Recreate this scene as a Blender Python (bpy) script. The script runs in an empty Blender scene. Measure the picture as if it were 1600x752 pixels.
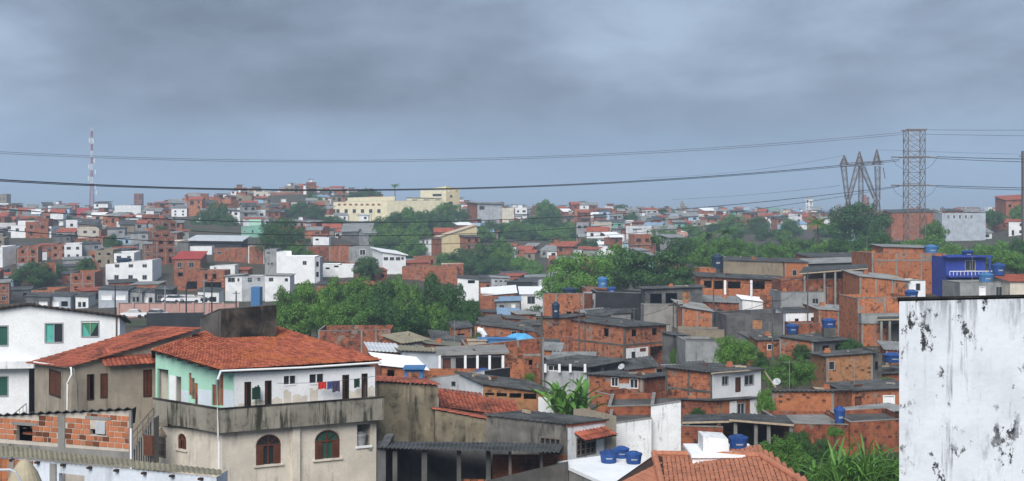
import bpy, math, random
import numpy as np
from mathutils import Vector, Matrix, Quaternion
R = math.radians
rng = random.Random(7)
# ------------------------------------------------------------------ camera, sky, sun, exposure
F, HY, CZ = 2000.0, 330.0, 40.0          # focal length in 1600-px units, horizon row, eye height
scene = bpy.context.scene
cam_d = bpy.data.cameras.new('camera'); cam = bpy.data.objects.new('camera', cam_d)
scene.collection.objects.link(cam); scene.camera = cam
cam.location = (0, 0, CZ); cam.rotation_euler = (R(90), 0, 0)
cam_d.sensor_width = 36; cam_d.lens = 36 * F / 1600; cam_d.shift_y = -(376 - HY) / 1600
cam_d.clip_start = 0.5; cam_d.clip_end = 20000
scene.view_settings.view_transform = 'Standard'; scene.view_settings.look = 'None'
scene.view_settings.gamma = 1; scene.view_settings.use_curve_mapping = False
scene.view_settings.exposure = 1.55
scene.cycles.use_denoising = True
scene.cycles.volume_bounces = 1; scene.cycles.max_bounces = 6; scene.cycles.diffuse_bounces = 3
scene.cycles.glossy_bounces = 2; scene.cycles.transmission_bounces = 3; scene.cycles.transparent_max_bounces = 8
world = bpy.data.worlds.new('World'); scene.world = world; world.use_nodes = True
SUN_EL, SUN_AZ = R(40), R(194)            # azimuth measured clockwise from +Y: behind the camera
def make_world():
    nt = world.node_tree; N = nt.nodes; L = nt.links; N.clear()
    out = N.new('ShaderNodeOutputWorld'); bg = N.new('ShaderNodeBackground')
    sky = N.new('ShaderNodeTexSky'); sky.sky_type = 'NISHITA'; sky.sun_disc = False
    sky.sun_elevation = SUN_EL; sky.sun_rotation = SUN_AZ; sky.dust_density = 4
    tc = N.new('ShaderNodeTexCoord'); sp = N.new('ShaderNodeSeparateXYZ'); L.new(tc.outputs['Generated'], sp.inputs[0])
    ab = N.new('ShaderNodeMath'); ab.operation = 'ABSOLUTE'; L.new(sp.outputs[2], ab.inputs[0])
    mp = N.new('ShaderNodeMapping'); mp.inputs['Scale'].default_value = (2.6, 2.6, 6.6); mp.inputs['Location'].default_value = (1.35, 0.4, 0.9); L.new(tc.outputs['Generated'], mp.inputs[0])
    def nz(scale, detail, rough, dist):
        n = N.new('ShaderNodeTexNoise'); n.inputs['Scale'].default_value = scale; n.inputs['Detail'].default_value = detail
        n.inputs['Roughness'].default_value = rough; n.inputs['Distortion'].default_value = dist; L.new(mp.outputs[0], n.inputs[0]); return n.outputs[0]
    big, fine = nz(0.95, 6, 0.5, 0.2), nz(3.1, 9, 0.6, 0.12)
    av = N.new('ShaderNodeMix'); av.data_type = 'FLOAT'; av.inputs[0].default_value = 0.27; L.new(big, av.inputs[2]); L.new(fine, av.inputs[3])
    rp = N.new('ShaderNodeValToRGB'); L.new(av.outputs[0], rp.inputs[0]); e = rp.color_ramp.elements
    e[0].position = 0.385; e[0].color = (0.118, 0.147, 0.195, 1)
    e[1].position = 0.615; e[1].color = (0.285, 0.360, 0.470, 1)
    m = rp.color_ramp.elements.new(0.50); m.color = (0.185, 0.235, 0.315, 1)
    hz = N.new('ShaderNodeMapRange'); hz.inputs[1].default_value = -0.005; hz.inputs[2].default_value = 0.105
    hz.interpolation_type = 'SMOOTHSTEP'; L.new(ab.outputs[0], hz.inputs[0])
    mx = N.new('ShaderNodeMix'); mx.data_type = 'RGBA'; mx.inputs[6].default_value = (0.245, 0.345, 0.495, 1)
    L.new(hz.outputs[0], mx.inputs[0]); L.new(rp.outputs[0], mx.inputs[7])
    # the clear sky above the clouds adds a little of its own colour
    sc = N.new('ShaderNodeVectorMath'); sc.operation = 'SCALE'; sc.inputs['Scale'].default_value = 0.05; L.new(sky.outputs[0], sc.inputs[0])
    m2 = N.new('ShaderNodeMix'); m2.data_type = 'RGBA'; m2.inputs[0].default_value = 0.06
    L.new(mx.outputs[2], m2.inputs[6]); L.new(sc.outputs[0], m2.inputs[7])
    L.new(m2.outputs[2], bg.inputs[0]); bg.inputs[1].default_value = 0.52
    L.new(bg.outputs[0], out.inputs[0])
make_world()
sun_d = bpy.data.lights.new('sun', 'SUN'); sun = bpy.data.objects.new('sun', sun_d); scene.collection.objects.link(sun)
sun_d.energy = 1.5; sun_d.angle = R(38); sun_d.color = (1.0, 0.97, 0.92)
sd = Vector((math.sin(SUN_AZ) * math.cos(SUN_EL), math.cos(SUN_AZ) * math.cos(SUN_EL), math.sin(SUN_EL)))
sun.rotation_euler = sd.to_track_quat('Z', 'Y').to_euler()
# ------------------------------------------------------------------ materials
MATS = {}
def newmat(name):
    m = bpy.data.materials.new(name); m.use_nodes = True; MATS[name] = m
    nt = m.node_tree; b = nt.nodes['Principled BSDF']; b.inputs['Specular IOR Level'].default_value = 0.25
    return m, nt, nt.nodes, nt.links, b
def noise(N, L, src, scale, detail=5, rough=0.6, vec=None):
    if vec:
        mp = N.new('ShaderNodeMapping'); mp.inputs['Scale'].default_value = vec; L.new(src, mp.inputs[0]); src = mp.outputs[0]
    n = N.new('ShaderNodeTexNoise'); n.inputs['Scale'].default_value = scale; n.inputs['Detail'].default_value = detail
    n.inputs['Roughness'].default_value = rough; L.new(src, n.inputs[0]); return n.outputs[0]
def rampf(N, L, src, a, b):
    r = N.new('ShaderNodeMapRange'); r.inputs[1].default_value = a; r.inputs[2].default_value = b; r.interpolation_type = 'SMOOTHSTEP'
    L.new(src, r.inputs[0]); return r.outputs[0]
def mul(N, L, a, k):
    r = N.new('ShaderNodeMath'); r.operation = 'MULTIPLY'; L.new(a, r.inputs[0])
    if hasattr(k, 'links'): L.new(k, r.inputs[1])
    else: r.inputs[1].default_value = k
    return r.outputs[0]
def mixc(N, L, fac, a, b):
    m = N.new('ShaderNodeMix'); m.data_type = 'RGBA'
    if hasattr(fac, 'links'): L.new(fac, m.inputs[0])
    else: m.inputs[0].default_value = fac
    for i, c in ((6, a), (7, b)):
        if hasattr(c, 'links'): L.new(c, m.inputs[i])
        else: m.inputs[i].default_value = (*c, 1)
    return m.outputs[2]
def bump(N, L, b, h, dist, strength=1.0):
    n = N.new('ShaderNodeBump'); n.inputs['Distance'].default_value = dist; n.inputs['Strength'].default_value = strength
    L.new(h, n.inputs['Height']); L.new(n.outputs[0], b.inputs['Normal'])
def pos(N): return N.new('ShaderNodeNewGeometry').outputs['Position']
def stained(name, base, alt=None, stain=(0.03, 0.028, 0.025), amt=0.5, lo=0.52, hi=0.72, patch=0.0, plo=0.58, rough=0.9, ps=0.9, ss=1.0):
    """plaster or concrete: mottled, with run-down streaks and mould patches"""
    m, nt, N, L, b = newmat(name); p = pos(N); alt = alt or tuple(c * 0.72 for c in base)
    c = mixc(N, L, rampf(N, L, noise(N, L, p, 0.7, 6), 0.35, 0.68), base, alt)
    c = mixc(N, L, mul(N, L, rampf(N, L, noise(N, L, p, 9, 4), 0.4, 0.7), 0.25), c, tuple(x * 0.6 for x in base))
    st = noise(N, L, p, ss, 6, 0.65, (2.6, 2.6, 0.30)); sel = rampf(N, L, noise(N, L, p, 0.5, 3), 0.38, 0.62)
    c = mixc(N, L, mul(N, L, mul(N, L, rampf(N, L, st, lo, hi), amt), sel), c, stain)
    if patch: c = mixc(N, L, mul(N, L, mul(N, L, rampf(N, L, noise(N, L, p, ps, 10, 0.74), plo - .03, plo + 0.10), rampf(N, L, noise(N, L, p, 11, 5, 0.7), .30, .62)), patch), c, stain)
    L.new(c, b.inputs['Base Color']); b.inputs['Roughness'].default_value = rough
    bump(N, L, b, noise(N, L, p, 14, 4), 0.01, 0.6); return m
def brick(name, c1, c2, mortar, mould=0.8, mlo=0.56, bw=0.30, bh=0.20, holes=True):
    m, nt, N, L, b = newmat(name); p = pos(N)
    uv = N.new('ShaderNodeTexCoord').outputs['UV']
    t = N.new('ShaderNodeTexBrick'); t.inputs['Scale'].default_value = 1; t.inputs['Brick Width'].default_value = bw; t.inputs['Row Height'].default_value = bh
    t.inputs['Mortar Size'].default_value = 0.012; t.inputs['Mortar Smooth'].default_value = 0.2; t.inputs['Bias'].default_value = 0.0
    L.new(uv, t.inputs[0])
    for k, c in (('Color1', c1), ('Color2', c2), ('Mortar', mortar)): t.inputs[k].default_value = (*c, 1)
    c = t.outputs[0]
    oi = N.new('ShaderNodeObjectInfo'); c = mixc(N, L, mul(N, L, oi.outputs['Random'], 0.45), c, tuple(x * 0.5 for x in c1))
    c = mixc(N, L, mul(N, L, rampf(N, L, noise(N, L, p, 0.8, 5), 0.42, 0.7), 0.45), c, (0.42, 0.17, 0.075))
    if holes:   # knocked-out or broken hollow bricks: a few dark cells
        wn = N.new('ShaderNodeTexWhiteNoise'); fl = N.new('ShaderNodeVectorMath'); fl.operation = 'SNAP'
        fl.inputs[1].default_value = (bw * 1.0, bh, 1); L.new(uv, fl.inputs[0]); L.new(fl.outputs[0], wn.inputs[0])
        c = mixc(N, L, mul(N, L, rampf(N, L, wn.outputs[0], 0.980, 0.985), 0.8), c, (0.045, 0.02, 0.014))
    c = mixc(N, L, mul(N, L, rampf(N, L, noise(N, L, p, 0.55, 9, 0.7), 0.585, 0.615), 0.8), c, (0.21, 0.19, 0.165))   # smears of cement render
    st = noise(N, L, p, 1.0, 6, 0.65, (2.0, 2.0, 0.45))
    c = mixc(N, L, mul(N, L, rampf(N, L, st, mlo, mlo + 0.16), mould * 0.85), c, (0.035, 0.026, 0.022))
    c = mixc(N, L, mul(N, L, rampf(N, L, noise(N, L, p, 1.3, 8, 0.7), mlo + 0.02, mlo + 0.1), mould), c, (0.03, 0.024, 0.02))
    L.new(c, b.inputs['Base Color']); b.inputs['Roughness'].default_value = 0.92
    bump(N, L, b, t.outputs['Fac'], 0.015, -0.8); return m
def plain(name, c, rough=0.6, var=0.15, metal=0, spec=None, objvar=0.0, scale=3):
    m, nt, N, L, b = newmat(name); p = pos(N)
    col = mixc(N, L, mul(N, L, rampf(N, L, noise(N, L, p, scale, 5), 0.35, 0.7), var * 2), c, tuple(x * 0.55 for x in c))
    if objvar:
        oi = N.new('ShaderNodeObjectInfo'); col = mixc(N, L, mul(N, L, rampf(N, L, oi.outputs['Random'], 0.35, 0.95), objvar), col, tuple(x * 0.25 for x in c))
    L.new(col, b.inputs['Base Color']); b.inputs['Roughness'].default_value = rough; b.inputs['Metallic'].default_value = metal
    if spec is not None: b.inputs['Specular IOR Level'].default_value = spec
    return m
def island(name, a, c, mid=None, rough=0.8, dirt=0.0, objvar=0.0, trans=0.0, ofs=None):
    """pieces that differ one from the next: colour by random per island"""
    m, nt, N, L, b = newmat(name); g = N.new('ShaderNodeNewGeometry'); p = g.outputs['Position']
    col = mixc(N, L, g.outputs['Random Per Island'], a, c)
    if objvar:
        oi = N.new('ShaderNodeObjectInfo'); col = mixc(N, L, mul(N, L, oi.outputs['Random'], objvar), col, mid or a)
    if dirt: col = mixc(N, L, mul(N, L, rampf(N, L, noise(N, L, p, 0.55, 7, 0.65), 0.47, 0.66), dirt), col, ofs or (0.05, 0.03, 0.022))
    L.new(col, b.inputs['Base Color']); b.inputs['Roughness'].default_value = rough
    if trans:
        tr = N.new('ShaderNodeBsdfTranslucent'); L.new(col, tr.inputs[0]); ms = N.new('ShaderNodeMixShader'); ms.inputs[0].default_value = trans
        L.new(b.outputs[0], ms.inputs[1]); L.new(tr.outputs[0], ms.inputs[2]); L.new(ms.outputs[0], N['Material Output'].inputs[0])
    return m
brick('brick', (0.43, 0.142, 0.062), (0.22, 0.066, 0.034), (0.30, 0.20, 0.145), 0.78, 0.53)
brick('brick_red', (0.31, 0.085, 0.044), (0.15, 0.043, 0.026), (0.22, 0.13, 0.09), 0.85, 0.515)
brick('brick_tan', (0.42, 0.21, 0.095), (0.25, 0.11, 0.05), (0.28, 0.2, 0.14), 0.75, 0.55)
brick('brick_far', (0.37, 0.125, 0.064), (0.21, 0.068, 0.040), (0.22, 0.15, 0.115), 0.75, 0.53, 0.6, 0.3, False)
brick('brick_orange', (0.50, 0.165, 0.066), (0.30, 0.09, 0.04), (0.34, 0.22, 0.15), 0.75, 0.535)
stained('grey_plaster', (0.30, 0.31, 0.31), (0.20, 0.205, 0.21), amt=0.8)
stained('dark_plaster', (0.13, 0.13, 0.13), (0.06, 0.06, 0.062), amt=0.8)
stained('black_wall', (0.032, 0.034, 0.04), (0.02, 0.02, 0.023), amt=0.4)
stained('white_wall', (0.80, 0.81, 0.82), (0.70, 0.71, 0.73), amt=0.25, lo=0.58)
stained('white_far', (0.78, 0.79, 0.80), (0.62, 0.63, 0.65), amt=0.3, lo=0.58)
stained('white_mould', (0.80, 0.81, 0.82), (0.66, 0.67, 0.68), stain=(0.05, 0.05, 0.045), amt=0.75, lo=0.52, hi=0.7, patch=0.85, plo=0.575, ps=1.6)
stained('cream_plaster', (0.68, 0.62, 0.53), (0.52, 0.475, 0.41), stain=(0.15, 0.125, 0.10), amt=0.7, lo=0.5, patch=0.45, plo=0.60, ps=1.3)
stained('beige_plaster', (0.36, 0.31, 0.245), (0.25, 0.215, 0.175), stain=(0.06, 0.05, 0.04), amt=0.75, lo=0.48)
stained('tan_plaster', (0.27, 0.225, 0.165), (0.20, 0.165, 0.125), stain=(0.05, 0.045, 0.035), amt=0.7)
stained('mould_beige', (0.27, 0.235, 0.165), (0.145, 0.125, 0.09), stain=(0.025, 0.023, 0.018), amt=0.9, lo=0.44, hi=0.6, patch=0.75, plo=0.54, ps=1.6)
stained('mould_parapet', (0.29, 0.27, 0.225), (0.19, 0.175, 0.145), stain=(0.025, 0.026, 0.016), amt=0.95, lo=0.46, hi=0.62, patch=0.7, plo=0.56, ps=1.4)
stained('soot_concrete', (0.085, 0.072, 0.06), (0.016, 0.015, 0.014), stain=(0.006, 0.006, 0.006), amt=0.95, lo=0.36, hi=0.5, patch=.8, plo=.5)
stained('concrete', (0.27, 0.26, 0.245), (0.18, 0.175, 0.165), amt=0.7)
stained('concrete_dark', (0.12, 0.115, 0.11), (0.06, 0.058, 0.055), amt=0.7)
stained('mint_wall', (0.40, 0.66, 0.53), (0.35, 0.60, 0.48), amt=0.25)
stained('pale_tile', (0.62, 0.68, 0.74), (0.55, 0.61, 0.68), amt=0.25, rough=0.5)
stained('yellow_wall', (0.66, 0.56, 0.33), (0.55, 0.46, 0.28), amt=0.3)
stained('pale_yellow', (0.74, 0.67, 0.47), (0.62, 0.56, 0.40), amt=0.3)
stained('blue_paint', (0.035, 0.07, 0.36), (0.03, 0.05, 0.27), amt=0.5)
stained('pale_blue', (0.38, 0.52, 0.66), (0.32, 0.44, 0.56), amt=0.3)
stained('green_paint', (0.20, 0.42, 0.33), (0.16, 0.33, 0.26), amt=0.3)
stained('pink_wall', (0.52, 0.31, 0.27), (0.42, 0.26, 0.23), amt=0.5)
stained('fibre_roof', (0.10, 0.104, 0.106), (0.040, 0.042, 0.043), stain=(0.018, 0.018, 0.017), amt=0.9, lo=0.46, patch=0.55, plo=0.56, ps=1.2)
stained('fibre_light', (0.27, 0.28, 0.28), (0.17, 0.175, 0.175), amt=0.6)
stained('fibre_tan', (0.27, 0.245, 0.175), (0.19, 0.175, 0.13), stain=(0.06, 0.06, 0.04), amt=0.6)
stained('metal_roof', (0.62, 0.65, 0.68), (0.48, 0.51, 0.54), amt=0.25, rough=0.5)
stained('blue_roof', (0.24, 0.36, 0.50), (0.18, 0.28, 0.40), amt=0.4)
stained('red_roof', (0.42, 0.06, 0.05), (0.32, 0.05, 0.04), amt=0.3)
stained('red_paint', (0.46, 0.06, 0.06), (0.36, 0.05, 0.05), amt=0.3)
stained('timber_roof', (0.50, 0.40, 0.30), (0.40, 0.32, 0.25), amt=0.4)
stained('slab_white', (0.84, 0.85, 0.86), (0.76, 0.77, 0.79), amt=0.12)
stained('mould_dark', (0.20, 0.19, 0.17), (0.09, 0.085, 0.08), stain=(0.02, 0.02, 0.018), amt=0.95, lo=0.42, hi=0.6, patch=0.5, plo=0.57)
stained('grey_pale', (0.44, 0.46, 0.49), (0.30, 0.31, 0.32), amt=0.6)
stained('pale_blue_grey', (0.42, 0.46, 0.52), (0.32, 0.35, 0.39), amt=0.5)
stained('fibre_light2', (0.17, 0.165, 0.135), (0.12, 0.12, 0.10), amt=0.6)
stained('pale_tile_wall', (0.64, 0.69, 0.76), (0.54, 0.58, 0.64), amt=0.4)
island('tile_red', (0.44, 0.13, 0.072), (0.20, 0.054, 0.034), dirt=0.6, ofs=(0.40, 0.13, 0.036))
island('tile_old', (0.42, 0.12, 0.068), (0.19, 0.052, 0.034), dirt=0.6)
plain('tile_near', (0.43, 0.175, 0.105), 0.85, 0.25, objvar=0.25)
stained('tile_far', (0.36, 0.095, 0.055), (0.24, 0.065, 0.04), amt=0.6)
plain('loose_brick', (0.47, 0.17, 0.082), 0.9, 0.16, objvar=1.0, scale=5)
plain('mortar', (0.50, 0.45, 0.39), 0.95, 0.2)
plain('wood', (0.12, 0.042, 0.024), 0.65, 0.3)
plain('wood_dark', (0.05, 0.03, 0.022), 0.7, 0.3)
plain('timber_pale', (0.42, 0.34, 0.25), 0.8, 0.25)
plain('white_paint', (0.78, 0.79, 0.80), 0.5, 0.1)
plain('pvc', (0.80, 0.80, 0.80), 0.4, 0.06)
plain('frame_grey', (0.30, 0.31, 0.32), 0.5, 0.1)
plain('glass', (0.025, 0.03, 0.035), 0.12, 0.1, spec=0.5)
plain('glass_green', (0.03, 0.10, 0.075), 0.12, 0.1, spec=0.5)
plain('curtain', (0.10, 0.42, 0.36), 0.8, 0.25)
plain('curtain_green', (0.06, 0.24, 0.13), 0.8, 0.25)
plain('cloth_green', (0.012, 0.045, 0.030), 0.9, 0.3)
plain('cloth_red', (0.55, 0.035, 0.025), 0.9, 0.2)
plain('cloth_blue', (0.05, 0.08, 0.22), 0.9, 0.4, scale=20)
plain('cloth_print', (0.07, 0.055, 0.11), 0.9, 0.5, scale=30)
plain('cloth_navy', (0.012, 0.016, 0.045), 0.7, 0.2)
plain('cloth_pink', (0.45, 0.06, 0.25), 0.9, 0.2)
plain('tank_blue', (0.020, 0.075, 0.27), 0.55, 0.4, spec=0.3, objvar=0.5)
plain('tank_dark', (0.014, 0.035, 0.075), 0.5, 0.2, spec=0.4)
plain('tank_light', (0.06, 0.19, 0.42), 0.5, 0.35, spec=0.3)
plain('tarp_blue', (0.10, 0.38, 0.66), 0.5, 0.25)
plain('beige_plastic', (0.42, 0.36, 0.25), 0.6, 0.2)
plain('steel', (0.16, 0.13, 0.115), 0.6, 0.3)
plain('steel_grey', (0.24, 0.25, 0.26), 0.5, 0.2)
plain('galv', (0.45, 0.47, 0.49), 0.45, 0.15)
plain('cable', (0.018, 0.018, 0.02), 0.7, 0.1)
plain('cable_grey', (0.10, 0.11, 0.13), 0.7, 0.1)
plain('mast_red', (0.30, 0.06, 0.055), 0.6, 0.2)
plain('mast_white', (0.70, 0.71, 0.72), 0.6, 0.1)
plain('car_white', (0.75, 0.76, 0.78), 0.25, 0.03, spec=0.5)
plain('car_dark', (0.03, 0.032, 0.036), 0.25, 0.05, spec=0.5)
plain('rubber', (0.02, 0.02, 0.02), 0.8, 0.1)
plain('void', (0.018, 0.017, 0.016), 0.95, 0.1)
plain('soil_dark', (0.035, 0.028, 0.022), 0.95, 0.2)
island('leaf_dark', (0.028, 0.078, 0.018), (0.065, 0.145, 0.034), (0.036, 0.10, 0.026), 0.6, objvar=0.5, trans=0.18)
island('leaf_mid', (0.052, 0.135, 0.022), (0.125, 0.245, 0.040), (0.066, 0.17, 0.036), 0.6, objvar=0.5, trans=0.2)
island('leaf_light', (0.078, 0.18, 0.028), (0.15, 0.30, 0.048), (0.11, 0.25, 0.05), 0.6, objvar=0.4, trans=0.22)
island('leaf_big', (0.11, 0.25, 0.05), (0.16, 0.33, 0.065), (0.07, 0.18, 0.035), 0.45, objvar=0.6, trans=0.25)
island('bark', (0.09, 0.07, 0.05), (0.06, 0.05, 0.04))
# ------------------------------------------------------------------ small mesh tools
col = scene.collection
def V2(x, y): return Vector((x, y))
def at(px, py, Y): return Vector(((px - 800) / F * Y, Y, CZ - (py - HY) / F * Y))
class MB:
    def __init__(s): s.v = []; s.f = []; s.uv = []; s.mi = []
    def poly(s, pts, uvs=None, mi=0):
        i = len(s.v); s.v += [tuple(p) for p in pts]; s.f.append(tuple(range(i, i + len(pts))))
        s.uv += uvs if uvs else [(p[0] + p[1], p[2]) for p in pts]; s.mi.append(mi)
    def box8(s, c, mi=0):     # c: 4 bottom then 4 top corners, counter-clockwise
        for q in ((3, 2, 1, 0), (4, 5, 6, 7), (0, 1, 5, 4), (1, 2, 6, 5), (2, 3, 7, 6), (3, 0, 4, 7)):
            a, b, d = c[q[0]], c[q[1]], c[q[2]]; w = (Vector(b) - Vector(a)).length; h = (Vector(d) - Vector(b)).length
            s.poly([c[k] for k in q], [(0, 0), (w, 0), (w, h), (0, h)], mi)
    def box(s, x0, x1, y0, y1, z0, z1, mi=0):
        s.box8([(x0, y0, z0), (x1, y0, z0), (x1, y1, z0), (x0, y1, z0), (x0, y0, z1), (x1, y0, z1), (x1, y1, z1), (x0, y1, z1)], mi)
    def fbox(s, P, du, n, u0, u1, z0, z1, d0, d1, mi=0, z0b=None, z1b=None):
        """box on a wall face: u along the face, z up, d outwards"""
        z0b = z0 if z0b is None else z0b; z1b = z1 if z1b is None else z1b
        def q(u, d, z): w = P + du * u + n * d; return (w.x, w.y, z)
        s.box8([q(u0, d1, z0), q(u1, d1, z0b), q(u1, d0, z0b), q(u0, d0, z0), q(u0, d1, z1), q(u1, d1, z1b), q(u1, d0, z1b), q(u0, d0, z1)], mi)
    def bar(s, p, q, w, mi=0, w2=None):
        p, q = Vector(p), Vector(q); d = (q - p)
        if d.length < 1e-6: return
        d.normalize(); a = d.cross(Vector((0, 0, 1)))
        if a.length < 0.05: a = Vector((1, 0, 0))
        a.normalize(); b = a.cross(d); w2 = w2 or w; h, k = w / 2, w2 / 2
        s.box8([p - a * h - b * h, p + a * h - b * h, q + a * k - b * k, q - a * k - b * k, p - a * h + b * h, p + a * h + b * h, q + a * k + b * k, q - a * k + b * k], mi)
    def tube(s, pts, rad, n=6, mi=0, cap=True):
        pts = [Vector(p) for p in pts]; rs = rad if isinstance(rad, (list, tuple)) else [rad] * len(pts); rings = []
        for i, p in enumerate(pts):
            d = (pts[min(i + 1, len(pts) - 1)] - pts[max(i - 1, 0)]).normalized(); a = d.cross(Vector((0, 0, 1)))
            if a.length < 0.05: a = d.cross(Vector((0, 1, 0)))
            a.normalize(); b = a.cross(d)
            rings.append([p + (a * math.cos(2 * math.pi * k / n) + b * math.sin(2 * math.pi * k / n)) * rs[i] for k in range(n)])
        for i in range(len(rings) - 1):
            for k in range(n): s.poly([rings[i][k], rings[i][(k + 1) % n], rings[i + 1][(k + 1) % n], rings[i + 1][k]], mi=mi)
        if cap: s.poly(rings[0][::-1], mi=mi); s.poly(rings[-1], mi=mi)
    def lathe(s, prof, c, n=14, mi=0):
        c = Vector(c); rings = [[c + Vector((r * math.cos(2 * math.pi * k / n), r * math.sin(2 * math.pi * k / n), z)) for k in range(n)] for r, z in prof]
        for i in range(len(rings) - 1):
            for k in range(n): s.poly([rings[i][k], rings[i][(k + 1) % n], rings[i + 1][(k + 1) % n], rings[i + 1][k]], mi=mi)
        s.poly(rings[-1], mi=mi)
    def build(s, name, mats, parent=None, smooth=False):
        me = bpy.data.meshes.new(name); o0 = Vector(parent['_o']) if parent is not None and '_o' in parent else Vector((0, 0, 0))
        me.from_pydata([(v[0] - o0.x, v[1] - o0.y, v[2] - o0.z) for v in s.v], [], s.f)
        ul = me.uv_layers.new(name='UVMap'); ul.data.foreach_set('uv', [c for uv in s.uv for c in uv])
        if isinstance(mats, str): mats = [mats]
        for m in mats: me.materials.append(MATS[m])
        if len(mats) > 1: me.polygons.foreach_set('material_index', s.mi)
        if smooth: me.polygons.foreach_set('use_smooth', [True] * len(s.f))
        o = bpy.data.objects.new(name, me); col.objects.link(o)
        if parent is not None: o.parent = parent; o['_o'] = list(o0); KIDS.setdefault(parent.name, []).append(o)
        return o
KIDS = {}
def thing(name, loc, label, cat, group=None):
    o = bpy.data.objects.new(name, None); col.objects.link(o); o.location = loc; o['_o'] = list(loc); o.empty_display_size = 0.5
    tag(o, label, cat, group); return o
def tag(o, label, cat, group=None):
    o['label'] = label; o['category'] = cat
    if group: o['group'] = group
    return o
def struct(o, kind='structure'): o['kind'] = kind; return o
def solo(mb, name, mats, loc, label, cat, group=None, smooth=False):
    """a thing that is one mesh, its origin at loc"""
    e = {'_o': list(loc)}
    class Pn(dict): pass
    me_o = MB.build(mb, name, mats, None, smooth); me = me_o.data
    me.transform(Matrix.Translation(-Vector(loc))); me_o.location = loc
    return tag(me_o, label, cat, group)
def copy_tree(o, parent=None):
    c = o.copy(); col.objects.link(c)
    if parent is not None: c.parent = parent
    for ch in KIDS.get(o.name, []): copy_tree(ch, c)
    return c
# ------------------------------------------------------------------ terrain
GP = [(-600, 45, 27), (800, 20, 27), (800, 40, 26.5), (300, 60, 26), (100, 75, 26), (100, 47, 29), (-400, 75, 26), (900, 60, 25.6), (1500, 30, 27), (2200, 60, 28), (1340, 58, 26.6), (1230, 72, 24.6),
      (1080, 92, 23), (1000, 110, 22), (1000, 145, 20.8), (940, 172, 24.5), (1150, 150, 24), (1150, 180, 26), (1300, 118, 23.2), (1300, 98, 22.6), (1300, 142, 25), (1400, 165, 27.5),
      (1300, 190, 30.5), (1450, 170, 29), (1520, 165, 28), (2000, 160, 29), (1350, 345, 27.6), (1500, 260, 28.6), (1450, 330, 27.5), (1700, 300, 29), (1200, 290, 27.2), (1080, 215, 25.5), (900, 215, 23), (1200, 240, 27),
      (700, 95, 23.5), (700, 112, 24), (700, 132, 24), (600, 150, 22.4), (800, 150, 23), (600, 190, 21.5), (450, 190, 20.5), (720, 190, 21.5), (200, 120, 23), (200, 180, 20), (0, 150, 22), (-500, 200, 21),
      (100, 245, 20.2), (300, 240, 20.2), (100, 270, 20.6), (400, 270, 21.2), (-400, 280, 21), (100, 300, 22.8), (450, 300, 23.2), (100, 350, 27), (300, 350, 27.4), (500, 340, 26.6), (620, 320, 24.4), (-400, 350, 27),
      (100, 420, 31.2), (300, 420, 31.4), (500, 430, 32.4), (650, 410, 24.4), (600, 440, 27.4), (640, 480, 31.0), (620, 410, 24.8), (100, 500, 34.2), (330, 500, 35.6), (450, 560, 40.0), (600, 556, 35.8), (530, 545, 35.5), (690, 585, 38.0), (100, 650, 35.8), (340, 640, 42.0), (260, 650, 38.0), (460, 680, 49.5), (620, 640, 41.5),
      (-500, 600, 35), (200, 700, 36.2), (-600, 900, 36), (850, 250, 20.8), (760, 230, 21), (850, 345, 22.0), (780, 300, 22.3), (900, 450, 25.6), (760, 400, 24.0), (740, 368, 22.0), (690, 365, 22.6), (820, 370, 21.8), (830, 420, 24.0), (755, 530, 35.4), (850, 545, 31.0), (830, 500, 28.0), (790, 500, 29.0), (890, 500, 27.5), (870, 610, 36.5), (960, 560, 33.2), (900, 680, 36),
      (1000, 420, 27.5), (1100, 480, 30), (1100, 700, 33.2), (1250, 480, 29.4), (1250, 700, 32.4), (1450, 430, 30.0), (1450, 560, 31.5), (1600, 480, 36), (1700, 560, 37), (1500, 700, 33.5), (2200, 500, 35),
      (100, 1000, 36.0), (500, 1000, 37), (900, 1000, 36), (1250, 1000, 35.2), (1600, 1000, 35.2), (2600, 1000, 36), (-1000, 1000, 36), (100, 1800, 37), (800, 1800, 36.8), (1300, 1800, 36), (1800, 1800, 36), (-1000, 2500, 36), (800, 3500, 36), (2500, 2500, 36), (800, 7000, 34)]
GA = np.array([(a / 230.0, math.log(b) / 0.17, c) for a, b, c in GP])
def ground(x, y):
    y = max(y, 12.0); px = x / y * F + 800; px = max(-1200, min(2800, px))
    d2 = (GA[:, 0] - px / 230.0) ** 2 + (GA[:, 1] - math.log(y) / 0.17) ** 2
    w = 1.0 / (d2 + 0.06) ** 2; return float((w * GA[:, 2]).sum() / w.sum())
def make_terrain():
    ys = np.geomspace(14, 9000, 150); pxs = np.concatenate([np.linspace(-2600, -300, 24), np.linspace(-280, 1880, 150), np.linspace(1900, 4200, 24)])
    vs = []; 
    for y in ys:
        for p in pxs:
            x = (p - 800) / F * y; vs.append((x, y, ground(x, y) + 0.25 * math.sin(x * 0.31 + y * 0.2) * min(1, 200 / y)))
    n = len(pxs); fs = [(j * n + i, j * n + i + 1, (j + 1) * n + i + 1, (j + 1) * n + i) for j in range(len(ys) - 1) for i in range(n - 1)]
    me = bpy.data.meshes.new('ground'); me.from_pydata(vs, [], fs); me.materials.append(MATS['ground'])
    me.polygons.foreach_set('use_smooth', [True] * len(fs))
    o = bpy.data.objects.new('ground', me); col.objects.link(o); struct(o)
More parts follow.
